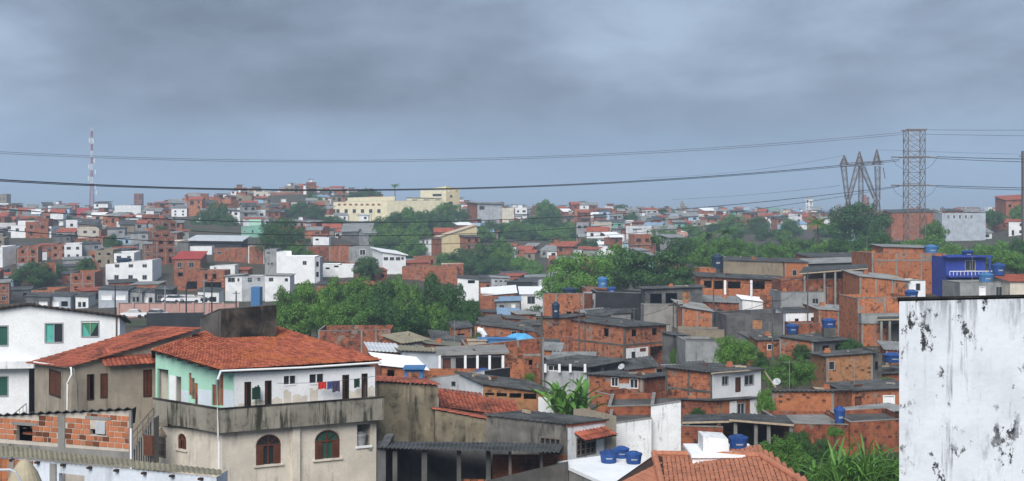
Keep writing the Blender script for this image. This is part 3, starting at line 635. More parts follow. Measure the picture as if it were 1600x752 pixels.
    for k in range(7):
        s = .02 + k * .155; p = fn(0.004, s * .95); mb = MB(); mb.bar(p + Vector((0, 0, -.10)) + Vector((.55, .3, 0)), p + Vector((-.05, -.05, -.12)), .10); mb.build('rafter', 'wood_dark', root)
    for k in range(9):
        p = fn(k / 8 * .98 + .01, 0.0); mb = MB(); mb.bar(p + Vector((0, .0, -.10)), p + Vector((-.4, .75, .06)), .08); mb.build('rafter', 'wood_dark', root)
    # gutter and downpipe
    mb = MB(); g0 = at(345, 580, 63.15) ; g1 = at(596, 566.5, 67.4); mb.tube([g1, g0.lerp(g1, .5) + Vector((0, 0, -.05)), g0], .055, 8)
    mb.build('gutter', 'pvc', root, True)
    mb = MB(); c0 = C - dR * .12 + nR * .1; mb.tube([g0, Vector((c0.x, c0.y, g0.z - .25)), Vector((c0.x, c0.y, zb - .1)), Vector((c0.x + .05, c0.y + .1, zb - .4)), Vector((c0.x + .05, c0.y + .1, 26))], .055, 8); mb.build('downpipe', 'pvc', root, True)
    # soot-black water-tank enclosure rising behind the ridge
    pvol(root, 313, 345, 432, (497, 484, 477), 71.5, 14, thL=125, zb=540, mR='soot_concrete', mL='concrete_dark', roof='flat', rm='concrete_dark', cm='concrete_dark', drop=.35)
    # laundry on a line
    l0, l1 = C2 + dR * ray(C2, dR, 428) + nR * .55, C2 + dR * ray(C2, dR, 584) + nR * .55; zl = zat(600, 65)
    pts = [Vector((*l0.lerp(l1, t), zl + .12 * (2 * t - 1) ** 2 + .05 * t)) for t in [k / 10 for k in range(11)]]
    pipe(pts, .012, 'thin washing line strung along the white balcony wall', 'cable_grey', 'washing_line', 'line', 4)
    for x0, x1, y0, y1, mat, lab in ((497, 510, 601, 612, 'cloth_red', 'red towel hanging on the balcony washing line'), (511, 519, 601, 613, 'cloth_blue', 'small blue cloth hanging on the balcony washing line'),
                                     (519, 531, 601, 618, 'cloth_print', 'dark patterned garment hanging on the balcony washing line'), (553, 562, 600, 614, 'cloth_green', 'green cloth hanging at the end of the balcony washing line')):
        d = (l1 - l0).normalized(); a, b = ray(l0, d, x0), ray(l0, d, x1); Lt = (l1 - l0).length; mb = MB(); K = 8; J = 5; rows = []
        hgt = (y1 - y0) / F * 65
        for j in range(J + 1):
            row = []
            for k in range(K + 1):
                u = a + (b - a) * k / K; t = u / Lt; w = l0 + d * u + nR * (.03 * math.sin(k * 1.7 + j * .6) * (j / J) + .008); row.append((w.x, w.y, zl + .12 * (2 * t - 1) ** 2 + .05 * t + .01 - hgt * j / J * (1 + .05 * math.sin(k))))
            rows.append(row)
        for j in range(J):
            for k in range(K): mb.poly([rows[j][k], rows[j + 1][k], rows[j + 1][k + 1], rows[j][k + 1]])
        solo(mb, 'hanging_laundry', mat, rows[0][0], lab, 'laundry', smooth=True)
    # green scrap standing by the first door
    u = ray(C2, dR, 391); w = C2 + dR * u + nR * .3; mb = MB(); zz = zat(623, 64.3)
    prof = [(0, 0), (.42, 0), (.42, .55), (.36, .58), (.35, .66), (.27, .66), (.26, .58), (.16, .62), (.10, .54), (0, .56)]
    for dd in (0, .06):
        mb.poly([(w.x + dR.x * a + nR.x * dd, w.y + dR.y * a + nR.y * dd, zz + b * 1.05) for a, b in (prof if dd else prof[::-1])])
    for (a, b), (c, d) in zip(prof, prof[1:] + prof[:1]):
        mb.poly([(w.x + dR.x * q + nR.x * e, w.y + dR.y * q + nR.y * e, zz + r * 1.05) for q, r, e in ((a, b, .06), (c, d, .06), (c, d, 0), (a, b, 0))])
    mb.fbox(w, dR, nR, .18, .22, zb + .2, zz, .01, .05); solo(mb, 'green_board', 'cloth_green', (w.x, w.y, zb + .2), 'ragged dark green board standing by the balcony doorway', 'board')
    w = C1 + dR * ray(C1, dR, 566) - nR * .5; tank_at((w.x, w.y, zat(698, 66.4)), .85, .8, 'grey water tank inside the open corner of the balcony house', 'frame_grey')
    mb = MB(); mb.box(w.x - .7, w.x + .7, w.y - .3, w.y + .7, zat(698, 66.4) - .12, zat(698, 66.4)); mb.build('shelf', 'concrete', root)
main_house()
# ------------------------------------------------------------------ left foreground houses
house('beige', 'beige plastered house with patchy red tiled roof beside the white house',
      v(54, 112, 300, (567, 573, 517), 68, 32, thL=128, mR='beige_plaster', roof='tile', rm='tile_old', over=.35,
        op=[('L', 77, 579, 95, 619, 's'), ('R', 136, 585, 147, 625, 'dv'), ('R', 157, 584, 168, 622, 's')]),
      v(None, 172, 262, (None, 566, 560), 68.75, 32, W=.6, thL=128, mR='beige_plaster', roof='tile', rm='tile_old', over=.4, rise=.35, op=[('R', 224, 578, 237, 620, 's')]))
def beige_extras():
    rt = ROOF['beige_root']
    mb = MB(); a = at(53, 566, 72); b = at(111, 575, 67.6); mb.tube([a, b, b + Vector((.1, -.2, -.3)), at(105, 600, 67.4), at(105, 680, 67.4)], .05, 7); mb.build('drainpipe', 'pvc', rt, True)
    mb = MB(); mb.tube([at(115, 576, 67.5), at(121, 600, 67.6), at(122, 680, 67.6)], .045, 7); mb.build('drainpipe', 'concrete', rt, True)
    # outside stair with handrail against the balcony house
    t = thing('outside_stair', at(222, 740, 61), 'concrete outside stair with iron handrail between beige house and balcony house', 'stairs')
    mb = MB(); n = 9
    for k in range(n):
        p = at(206 + k * 3.6, 702 - k * 6.0, 63.5); mb.box(p.x, p.x + .16, p.y, p.y + 1.0, 25, p.z)
    mb.build('steps', 'concrete', t)
    mb = MB(); p0, p1 = at(206, 678, 63.3), at(240, 637, 63.3); mb.tube([p0, p1], .03, 6); mb.tube([p0 + Vector((0, 0, -.35)), p1 + Vector((0, 0, -.35))], .02, 5)
    for k in range(5): q = p0.lerp(p1, k / 4); mb.tube([q, q + Vector((0, 0, -.85))], .02, 5)
    mb.build('handrail', 'steel', t)
    p = at(225, 712, 62.9); mb = MB(); mb.box(p.x, p.x + .42, p.y, p.y + .06, p.z, p.z + .92); mb.box(p.x - .05, p.x + .47, p.y + .06, p.y + .12, p.z, p.z + .97); mb.build('door', 'wood', t)
beige_extras()
def white_gable_house():
    root = house('white_gable', 'white gabled house with green curtained windows and dark roof edge',
      v(None, -150, 187, (None, 500, 490), 82, 8, W=3, rise=-.6, thL=100, mR='white_wall', roof='sheet', rm='wood_dark', over=.35, thick=.10, wave=.03, pt=[(-150, 507), (43, 478), (187, 496)],
        op=[('R', -20, 509, 13, 541, 'cg'), ('R', 70, 505, 99, 536, 'c'), ('R', 127, 502, 155, 527, 'c'), ('R', -20, 588, 13, 620, 'cg'), ('R', 45, 574, 55, 660, 'h')]))
    C, dR, dL = basis(-150, 82, 8, 100); nR, nL = normals(dR, dL); mb = MB(); u1 = ray(C, dR, 56); mb.fbox(C, dR, nR, 0, u1, zat(574, 83), zat(563, 83), -.1, .7); mb.build('ledge', 'white_mould', root)
    mb = MB(); a, b = ray(C, dR, 18), ray(C, dR, 44)
    w0, w1 = C + dR * a + nR * .5, C + dR * b + nR * .5; p0 = Vector((*w0, zat(650, 83))); p1 = Vector((*w1, zat(629, 83))); mb.tube([p0, p1], .03, 5)
    for k in range(6): q = p0.lerp(p1, k / 5); mb.tube([q, q + Vector((0, 0, -.8))], .018, 5)
    mb.build('stair_rail', 'steel', root)
    for x in (182,):
        u = ray(C, dR, x); mb = MB(); w = C + dR * u + nR * .06; mb.tube([Vector((*w, zat(494, 84))), Vector((*w, zat(640, 84)))], .05, 6); mb.build('downpipe', 'steel', root)
    # hanging triangle of green curtain in the right window
    u0, u1 = ray(C, dR, 129), ray(C, dR, 153); z1, z0 = zat(504, 84), zat(525, 84); mb = MB()
    def q(u, z): w = C + dR * u - nR * .06; return (w.x, w.y, z)
    mb.poly([q(u0, z1), q((u0 + u1) / 2, z0), q(u1, z1)]); mb.build('curtain', 'curtain_green', root)
white_gable_house()
def block_house():
    """near hollow-brick house: every brick its own block in the mortar bed"""
    Y0, th, thL = 45.4, -21, 107; root = thing('house', at(-60, 760, Y0), 'bare orange hollow-brick house with corrugated roof edge and two rough openings', 'house')
    C, dR, dL = basis(-60, Y0, th, thL); nR, nL = normals(dR, dL); Lr = ray(C, dR, 206); H0, H1 = zat(653.5, Y0), zat(641, (C + dR * Lr).y); zbase = 28.6
    def px_u(x): return ray(C, dR, x)
    def zz(y, x): return zat(y, (C + dR * px_u(x)).y)
    holes = [(px_u(26), px_u(51), zz(690, 38), zz(665, 38)), (px_u(141), px_u(166), zz(680, 153), zz(656, 153))]
    volume(root, C, dR, dL, Lr, 4.0, zbase, [(0, H0), (Lr, H1)], H0 - 1.1, mR='mortar', mL='mortar', roof='sheet', rm='fibre_roof', over=.18, wave=.035, thick=.03, ops=[('R', *h, 'h') for h in holes])
    m = MB(); m.box(-.5, .5, -.5, .5, -.5, .5); bw, bh = .31, .185
    tmp = m.build('brick', 'loose_brick')
    colu = [(px_u(91), px_u(102)), (px_u(202), Lr + .1)]; first = tmp; rr = random.Random(3); count = 0
    zlow0, zlow1 = zz(694, 0), zz(711, 206)
    nrow = int((max(H0, H1) - min(zlow0, zlow1)) / bh) + 1; zb0 = min(zlow0, zlow1)
    a = math.atan2(dR.y, dR.x); r0 = Vector(root.location)
    for j in range(nrow):
        z = zb0 + (j + .5) * bh; u = -.3 + (.155 if j % 2 else 0)
        while u < Lr:
            w = bw if rr.random() > .18 else bw * .55; c0, c1 = u, u + w - .032; u += w; cu = (c0 + c1) / 2
            if c1 < px_u(-12): continue
            if any(k0 - .02 < c1 and c0 < k1 + .02 for k0, k1 in colu): 
                for k0, k1 in colu:
                    if c0 < k0 < c1: c1 = k0 - .01
                    if c0 < k1 < c1: c0 = k1 + .01
                if c1 - c0 < .07 or any(k0 < (c0 + c1) / 2 < k1 for k0, k1 in colu): continue
            for h in holes:
                if h[2] < z + bh / 2 and h[3] > z - bh / 2:
                    if c0 < h[0] < c1: c1 = h[0] - .005
                    if c0 < h[1] < c1: c0 = h[1] + .005
                    if h[0] < (c0 + c1) / 2 < h[1]: c1 = c0
            if c1 - c0 < .05 or z + bh / 2 > H0 + (H1 - H0) * cu / Lr - .03 or z - bh / 2 < zlow0 + (zlow1 - zlow0) * max(0, cu - px_u(0)) / (Lr - px_u(0)): continue
            if c1 > Lr - .1: continue
            cu = (c0 + c1) / 2; o = first if count == 0 else first.copy()
            if count: col.objects.link(o)
            o.parent = root; w3 = C + dR * cu + nR * (rr.uniform(-.004, .012) - .05); o.location = Vector((w3.x, w3.y, z)) - r0
            o.rotation_euler = (rr.uniform(-.01, .01), rr.uniform(-.012, .012), a + rr.uniform(-.01, .01)); o.scale = (c1 - c0, .13, bh -   .028 - rr.uniform(0, .012)); count += 1
    for k0, k1 in colu: m = MB(); m.fbox(C, dR, nR, k0, min(k1, Lr), zbase, H0 + (H1 - H0) * k0 / Lr - .02, -.05, .03); m.build('column', 'concrete', root)
    for h in holes: m = MB(); m.fbox(C, dR, nR, h[0] - .2, h[1] + .2, h[3], h[3] + .11, -.1, .022); m.build('lintel', 'concrete', root)
    m = MB(); m.fbox(C, dR, nR, px_u(0), Lr, zlow0 - .6, zlow0 + .04, -.05, .05, z0b=zlow1 - .6, z1b=zlow1 + .10); m.build('mortar_skirt', 'concrete', root)
    m = MB(); h = holes[1]; m.fbox(C, dR, nR, h[0] + .25, h[1] - .02, h[2] + .05, h[3] - .05, -.12, .05); m.build('sheet_board', 'galv', root)
    m = MB(); h = holes[0]; m.fbox(C, dR, nR, h[0], h[1], h[2] + .18, h[2] + .25, -.6, -.3); m.build('inner_shelf', 'brick_red', root)
    m = MB(); u = Lr + .03; m.fbox(C, dR, nR, u - .03, u + .03, 29, H1 - .6, .05, .1); m.build('drainpipe', 'pvc', root)
block_house()
def front_shed():
    root = thing('shed', at(150, 800, 38), 'low white-walled shed under a tan corrugated sheet roof', 'shed')
    A, B, Cc, D = at(-40, 709, 40.2), at(343, 744, 36.6), at(343, 735.5, 37.3), at(-40, 692, 42.1); n = 6
    for k in range(n):
        t0, t1 = k / n, (k + 1) / n + .008; up = Vector((0, 0, .014 * (k % 2))); mb = MB(); sheet(mb, A.lerp(B, t0) + up, A.lerp(B, t1) + up, D.lerp(Cc, t1) + up, D.lerp(Cc, t0) + up, .016, .018, pitch=.18); mb.build('roof_sheet', 'fibre_tan', root)
    P, Q = V2(A.x, A.y + .15), V2(B.x - .12, B.y + .15); du = (Q - P).normalized(); n2 = V2(du.y, -du.x); L0 = (Q - P).length; mb = MB(); us = ray(P, du, 52)
    face(mb, P, du, n2, L0, 27.5, [(0, A.z - .06), (L0, B.z - .06)], [(ray(P, du, 92), ray(P, du, 132), 31.0, zat(746, 38.4))], 0); face(mb, Q, V2(.1, 1).normalized(), V2(1, 0), 1.0, 27.5, [(0, B.z - .06), (1, B.z - .06)], (), 0)
    mb.build('wall', 'pale_tile_wall', root)
    mb = MB(); mb.fbox(P, du, n2, 0, us, 27.5, A.z - .09, 0, .06); mb.build('brick_wall', 'brick_orange', root)
    mb = MB(); u = ray(P, du, 84); mb.fbox(P, du, n2, u - .12, u + .12, 27.5, A.z - .1, 0, .05); mb.build('column', 'concrete', root)
    mb = MB(); u = ray(P, du, 21); mb.fbox(P, du, n2, u - .1, u + .1, 27.5, A.z - .1, .06, .1); mb.build('column', 'concrete', root)
    for k in range(9): u = L0 * (k + .5) / 9; mb = MB(); mb.fbox(P, du, n2, u - .06, u + .06, A.z - .13, A.z - .07, 0, .13); mb.build('rafter_end', 'wood_dark', root)
front_shed()
def corner_tank():
    p = at(38, 786, 30); t = thing('fibre_tank', p, 'beige fibre tank cone beside the low shed wall', 'tank'); mb = MB()
    mb.lathe([(.5, 0), (.44, .35), (.30, .72), (.12, .98), (.05, 1.02)], p, 20); mb.build('tank_body', 'beige_plastic', t, True)
    mb = MB(); mb.lathe([(.52, -.02), (.54, .04), (.52, .08)], p, 20); mb.build('rim', 'beige_plastic', t, True)
    mb = MB(); mb.box(p.x - .8, p.x + .8, p.y - .8, p.y + .8, 27.0, p.z - .02); mb.build('plinth', 'concrete', t)
    q = [at(-10, 734.5, 29.0), at(16, 734, 29.0), at(24, 738, 29.0), at(33, 754, 29.0), at(36, 770, 29.0)]; pipe(q, .03, 'bent white metal rail beside the beige tank', 'galv', 'rail', 'rail')
corner_tank()
# ------------------------------------------------------------------ right foreground: mould-streaked white wall
def right_wall():
    root = house('white_block', 'tall blank white building with black mould streaks and dark coping',
      v(None, 1405, 1760, (None, 471, 463), 30, 3, W=8, thL=70, mR='white_blotch', mL='white_mould', roof='sheet', rm='soot_concrete', over=.04, wave=0, thick=.055, rise=-2.5), name='building', cat='building')
def blotch_mat():
    m, nt, N, L, b = newmat('white_blotch'); p = pos(N)
    c = mixc(N, L, rampf(N, L, noise(N, L, p, 0.9, 6), 0.4, 0.7), (0.66, 0.68, 0.71), (0.56, 0.58, 0.61))
    big = rampf(N, L, noise(N, L, p, 0.75, 4, 0.6), 0.40, 0.56)
    crack = noise(N, L, p, 1.9, 11, 0.74, (1.0, 1.0, .60)); c = mixc(N, L, mul(N, L, mul(N, L, rampf(N, L, crack, .555, .585), big), .97), c, (0.012, 0.012, 0.012))
    grey = noise(N, L, p, 1.3, 8, 0.68, (1.5, 1.5, .5)); c = mixc(N, L, mul(N, L, rampf(N, L, grey, .55, .68), .45), c, (0.20, 0.21, 0.22))
    st = noise(N, L, p, 1.0, 8, .7, (6, 6, .40)); c = mixc(N, L, mul(N, L, mul(N, L, rampf(N, L, st, .54, .70), big), .65), c, (0.05, 0.05, 0.052))
    sx = N.new('ShaderNodeSeparateXYZ'); L.new(p, sx.inputs[0])   # grime washed down from the coping
    hi = rampf(N, L, sx.outputs[2], 37.0, 38.0); s2 = noise(N, L, p, 1.0, 8, .7, (3.4, 3.4, .35)); c = mixc(N, L, mul(N, L, mul(N, L, rampf(N, L, s2, .47, .62), hi), .75), c, (0.16, 0.17, 0.18))
    L.new(c, b.inputs['Base Color']); b.inputs['Roughness'].default_value = .9; bump(N, L, b, noise(N, L, p, 6, 6), .02, .7)
blotch_mat(); right_wall()
def near_tile_roof():
    """hip roof below: single tiles laid out as separate pieces"""
    Y0 = 42; root = thing('house', at(1120, 900, Y0), 'house with a bright orange tiled hip roof below the white wall', 'house')
    R0, R1 = at(1022, 711, 45.5), at(1188, 714, 44.0); e0, e1, e2 = at(1052, 830, 39), at(1330, 795, 38.5), at(930, 775, 43.5); nrm = (R0 - e0).cross(R1 - e0); e1.z = e0.z - (nrm.x * (e1.x - e0.x) + nrm.y * (e1.y - e0.y)) / nrm.z
    base = MB(); base.box(-.5, .5, -.5, .5, -.5, .5)
    tm = MB(); w = .075; n = 5
    for k in range(n):
        a0, a1 = math.pi * k / n, math.pi * (k + 1) / n
        tm.poly([(-w * math.cos(a0), 0, 0.019 * math.sin(a0) + .015), (-w * math.cos(a1), 0, 0.019 * math.sin(a1) + .015), (-w * .85 * math.cos(a1), .33, .021 * math.sin(a1)), (-w * .85 * math.cos(a0), .33, .021 * math.sin(a0))])
    tm.poly([(-w * math.cos(math.pi * k / n), 0, 0.019 * math.sin(math.pi * k / n) + .015) for k in range(n + 1)]); first = None; rr = random.Random(5); o0 = Vector(root.location)
    cnt = 0
    def lay(Ea, Eb, Ta, Tb, limit, yclip):
        nonlocal first, cnt
        dx = (Eb - Ea).normalized(); up = (Ta - Ea); up = (up - dx * up.dot(dx)).normalized(); nz = dx.cross(up); nz = nz if nz.z > 0 else -nz
        Lx = (Eb - Ea).length; Hh = (Ta - Ea).dot(nz.cross(dx)) if False else abs((Ta - Ea).dot(up)); rows = int((Hh - .30) / .27) + 1; ncol = int(Lx / .152)
        ta, tb = (Ta - Ea).dot(dx), (Tb - Ea).dot(dx); rest = MB()
        for j in range(rows):
            v_ = j * .27
            for i in range(ncol + 1):
                u_ = i * .152; f = (v_ + .12) / Hh
                if u_ < ta * f - .05 or u_ > Lx + (tb - Lx) * f + .05: continue
                q = Ea + dx * u_ + up * v_; sy = HY - (q.z - CZ) / q.y * F; sx = 800 + q.x / q.y * F
                if sy < yclip and cnt < 296 and sx < 1300:
                    if first is None: first = o = tm.build('roof_tile', 'tile_near')
                    else: o = first.copy(); col.objects.link(o)
                    o.parent = root; cnt += 1
                    M = Matrix((dx, up, nz)).transposed(); o.rotation_euler = (M @ Matrix.Rotation(rr.uniform(-.03, .03), 3, 'Z')).to_euler(); o.location = q - o0 + nz * rr.uniform(0, .015)
                else:
                    for fc, mi in ((f_, 0) for f_ in tm.f): rest.poly([q + dx * tm.v[k][0] + up * tm.v[k][1] + nz * tm.v[k][2] for k in fc])
        if rest.f: struct(rest.build('roof_tiles', 'tile_near', root), 'stuff')
        mb = MB(); dn = nz * -.03; mb.poly([Ea + dn, Eb + dn, Tb + dn, Ta + dn]); mb.build('roof_deck', 'wood_dark', root)
    lay(e0, e1, R0, R1, 300, 760); lay(e2, e0, R0, R0, 300, 760)
    mb = MB(); K = 10
    for k in range(K):
        p, q = R0.lerp(e0, k / K), R0.lerp(e0, (k + 1.15) / K); up = Vector((0, 0, .05)); mb.tube([p + up * 1.6, q + up], [.11, .13], 8)
    mb.build('hip_tiles', 'tile_near', root)
    mb = MB()
    for k in range(K):
        p, q = R1.lerp(e1, k / K), R1.lerp(e1, (k + 1.15) / K); up = Vector((0, 0, .05)); mb.tube([p + up * 1.6, q + up], [.10, .12], 8)
    mb.build('hip_tiles', 'tile_near', root)
    mb = MB()
    for k in range(12):
        p, q = R0.lerp(R1, k / 12), R0.lerp(R1, (k + 1.1) / 12); mb.tube([p + Vector((0, 0, .06)), q + Vector((0, 0, .04))], [.10, .12], 8)
    mb.build('ridge_tiles', 'tile_near', root)
    b1, b2 = R0 + Vector((-.5, 3.5, -2.2)), R1 + Vector((1.0, 3.5, -2.2)); mb = MB(); mb.poly([R0, R1, b2, b1]); mb.poly([R0, b1, e2]); mb.poly([R1, e1, b2]); mb.build('back_slope', 'tile_far', root)
    mb = MB(); cs = [V2(e2.x + .3, e2.y), V2(e0.x + .2, e0.y + .5), V2(e1.x - .6, e1.y + .5), V2(b2.x - .3, b2.y - .2), V2(b1.x + .2, b1.y - .2)]
    zs = [e2.z - .15, e0.z - .1, e1.z - .15, b2.z - .15, b1.z - .15]
    for i in range(5): a, b = cs[i], cs[(i + 1) % 5]; mb.poly([(a.x, a.y, 22), (b.x, b.y, 22), (b.x, b.y, zs[(i + 1) % 5]), (a.x, a.y, zs[i])])
    mb.build('wall', 'cream_plaster', root)
near_tile_roof()
def roof_platform():
    t = thing('roof_platform', at(1128, 716, 44.6), 'white painted platform set on the orange tiled roof', 'platform'); z = at(1128, 716, 44.6).z + .22
    mb = MB(); x0, x1 = at(1077, 700, 45).x, at(1178, 700, 45).x; mb.box(x0, x1, 44.2, 46.2, z - 1.0, z - .12); mb.box(x0 - .05, x1 + .05, 44.1, 46.3, z - .12, z - .02); mb.build('slab', 'slab_white', t)
    mb = MB(); xa, xb = at(1096, 700, 45).x, at(1136, 700, 45).x
    mb.box8([(xa, 44.6, z - .02), (xb, 44.5, z - .02), (xb, 45.8, z - .02), (xa, 45.8, z - .02), (xa, 44.6, z + .52), (xb - .05, 44.5, z + .46), (xb - .05, 45.8, z + .46), (xa, 45.8, z + .52)])
    o = solo(mb, 'white_box', 'white_mould', ((xa + xb) / 2, 45.1, z - .02), 'grimy white box standing on the roof platform beside a blue tank', 'box')
    tank_at((at(1155, 700, 45).x, 45.2, z - .02), .70, .52, 'blue water tank on the white roof platform beside the box')
roof_platform()
# ------------------------------------------------------------------ the brick hillside on the right, near to far
house('mouldwall', 'tall mould-blackened plaster house end with red tile strip behind the balcony house',
      v(None, 592, 684, (None, 597, 603), 72, -4, W=6, thL=100, mR='mould_beige', roof='tile', rm='tile_old', over=.18, rise=-.5))
mbp = MB(); mbp.tube([at(641, 598, 71.4), at(641, 692, 71.4)], .05, 6); mbp.build('downpipe', 'steel', ROOF['mouldwall_root'])
house('longwall', 'long low mould-streaked house wall with sagging red tile roof',
      v(None, 680, 800, (None, 641, 664), 70, -4, W=5, thL=96, mR='mould_beige', roof='tile', rm='tile_old', over=.12, rise=-.62))
house('awning', 'stained white house with barred window under a small clay tile awning',
      v(760, 887, 946, (650, 664, 657), 63, 46, thL=150, mR='white_mould', mL='mould_dark', roof='sheet', rm='fibre_roof', over=.12, wave=.02, op=[('L', 843, 684, 876, 716, 'g'), ('R', 901, 683, 931, 711, 'g')]),
      v(None, 946, 963, (None, 652, 650), 65, 40, W=3, thL=120, mR='beige_plaster', roof=None))
def awning():
    rt = ROOF['awning_root']; C, dR, dL = basis(887, 63, 46, 150); nR, nL = normals(dR, dL); a, b = ray(C, dR, 897), ray(C, dR, 947); Ym = (C + dR * a).y; z = zat(678, Ym + .4)
    fn = lambda s, t: Vector((*(C + dR * (a + (b - a) * s) + nR * (.75 * (1 - t))), z - .22 + .34 * t)); mb = MB(); tiles(mb, fn, 9, 2, seed=2); struct(mb.build('awning_tiles', 'tile_old', rt), 'stuff')
    mb = MB(); mb.poly([fn(0, 0) + Vector((0, 0, -.03)), fn(1, 0) + Vector((0, 0, -.03)), fn(1, 1) + Vector((0, 0, -.03)), fn(0, 1) + Vector((0, 0, -.03))]); mb.build('awning_board', 'wood_dark', rt)
    mb = MB(); mb.fbox(C, dR, nR, -.03, ray(C, dR, 946), zat(667, 63), zat(664, 63), -.1, .06, z0b=zat(660, 65), z1b=zat(657, 65)); mb.build('tile_edge', 'tile_far', rt)
awning()
def shed():
    root = thing('open_shed', at(730, 790, 60), 'open dark shed on posts under a long grey corrugated roof', 'shed')
    A, B, C, D = at(588, 700, 60), at(874, 707, 59.0), at(880, 694, 63), at(592, 690, 64.5); mb = MB(); sheet(mb, A, B, C, D, .035, .02, pitch=.2); mb.build('roof', 'fibre_roof', root)
    for x, w in ((617, .22), (663, .26), (717, .20), (763, .22), (797, .14), (846, .14)):
        p = at(x, 705, 60.3); mb = MB(); mb.box(p.x - w / 2, p.x + w / 2, p.y, p.y + w, 24.5, p.z - .01); mb.build('post', 'concrete_dark' if w > .15 else 'steel', root)
    mb = MB(); mb.box(A.x, B.x + .3, 64.6, 64.8, 24.5, zat(692, 64.6)); mb.build('back_wall', 'dark_plaster', root)
    mb = MB(); p = at(600, 700, 60.4); mb.box(p.x - .3, p.x + .1, 60.2, 64.5, 24.5, zat(702, 60.3)); mb.build('side_wall', 'dark_plaster', root)
    mb = MB(); q0, q1 = at(735, 758, 59.6), at(888, 722, 59.6); mb.box8([(q0.x, 59.6, 24), (q1.x, 59.6, 24), (q1.x, 59.8, 24), (q0.x, 59.8, 24), (q0.x, 59.6, q0.z), (q1.x, 59.6, q1.z), (q1.x, 59.8, q1.z), (q0.x, 59.8, q0.z)]); mb.build('low_wall', 'concrete_dark', root)
    mb = MB(); p = at(830, 712, 62.5); mb.box(at(770, 700, 62.8).x, at(884, 700, 62.8).x, 62.6, 62.8, 24.5, p.z); mb.build('brick_half_wall', 'brick', root)
    rr = random.Random(8); m = MB(); m.box(-.15, .15, -.1, .1, 0, .19); first = None
    t = thing('brick_stack', at(752, 760, 61.2), 'loose stack of hollow bricks under the open shed', 'brick stack'); o0 = Vector(t.location); o0.z = 26.2; t.location = o0
    for j in range(5):
        for i in range(7):
            if i > 6 - j // 2 + rr.randint(0, 1): continue
            if first is None: first = o = m.build('brick', 'loose_brick')
            else: o = first.copy(); col.objects.link(o)
            o.parent = t; o.location = (-1.0 + i * .33 + rr.uniform(-.03, .03), rr.uniform(-.04, .04), j * .195); o.rotation_euler = (0, 0, rr.uniform(-.1, .1))
    mb = MB(); mb.box(o0.x - 1.4, o0.x + 1.4, o0.y - .5, o0.y + .6, 24, o0.z); mb.build('plinth', 'concrete_dark', root)
shed()
house('stepwall', 'stained white stepped gable wall of a brick house above three blue tanks',
      v(None, 948, 1018, (None, 664, 654), 67, 8, W=5, thL=83, mR='white_mould', mL='beige_plaster', mB='brick_red', roof='flat', rm='concrete_dark', drop=.3),
      v(None, 1017, 1064, (None, 635, 628), 67.9, 8, W=5, thL=82.4, mR='white_mould', mL='brick', mB='brick_red', roof='flat', rm='concrete_dark', drop=.3),
      v(None, 950, 1018, (None, 636, 634), 72, 6, W=5, thL=83, mR='brick_red', roof='flat', rm='concrete_dark', drop=.3))
house('whiteslab', 'low white flat roof slab carrying three blue water tanks',
      v(872, 948, 1040, (None, 762, None), 56, 34, thL=112, mR='concrete', roof='sheet', rm='slab_white', over=.05, wave=0, thick=.16), name='outbuilding', cat='outbuilding')
zs_ = ROOF['whiteslab'](.5, .5).z + .075
for px_, Y_, d_, lab in ((951, 60.6, .86, 'larger blue water tank on the white slab beside the awning house'), (971, 61.8, .78, 'blue water tank at the back between two others on the white slab'), (990, 60.4, .82, 'blue water tank on the white slab nearest the orange tile roof')): tank_at((at(px_, 700, Y_).x, Y_, zs_), d_, d_ * .70, lab)
# --- middle left cluster
house('greyw', 'pale grey plastered house with two tiny windows and a black parapet corner',
      v(668, 757, 797, (592, 580, 575), 95, 55, thL=168, mR='black_wall', mL='grey_pale', roof='flat', rm='concrete_dark', cols=(0, 0), op=[('L', 705, 596, 712, 604, 'w'), ('L', 724, 600, 731, 608, 'w')], drop=.5))
tank('greyw', .15, .28, 1.25, .95, 'light blue water tank on the grey house with tiny windows', 'tank_light')
tank('greyw', .62, .30, 1.45, 1.25, 'blue water tank beside another on the black parapet corner', 'tank_blue')
house('veranda', 'flat-roofed house with a white-posted veranda and rough brick end',
      v(None, 688, 789, (None, 556, 553), 106, 4, W=5, mR='grey_plaster', mL='white_far', roof='sheet', rm='concrete', over=.35, wave=0, thick=.18, zb=600,
        op=[('R', 692, 560, 704, 577, 'd'), ('R', 712, 559, 725, 582, 'h'), ('R', 729, 559, 744, 582, 'h'), ('R', 748, 558, 763, 582, 'h'), ('R', 766, 558, 783, 582, 'h')]),
      v(None, 789, 819, (None, 554, 552), 105, 6, W=5, mR='brick', roof=None, op=[('R', 792, 554, 816, 560, 'h')]))
for k_, x_ in enumerate((687, 727, 746, 765, 786)):
    mbp = MB(); p_ = at(x_, 556, 104.6); mbp.box(p_.x - .1, p_.x + .1, p_.y, p_.y + .2, 24, p_.z); mbp.build('post', 'white_paint', ROOF['veranda_root'])
mbp = MB(); p_ = at(660, 580, 104.4); mbp.box(p_.x, at(757, 580, 104.4).x, 104.3, 104.45, 24, zat(576, 104.4)); mbp.build('brick_parapet', 'brick', ROOF['veranda_root'])
house('tarp', 'dark red brick terrace house with parapet, blue tarpaulin and boxes on top',
      v(None, 727, 850, (None, 541, 528), 117, 6, W=6, mR='brick_red', roof='flat', rm='concrete_dark', cols=(4, 0), drop=1.0, beams=(556,), op=[('R', 826, 562, 832, 571, 'h')]))
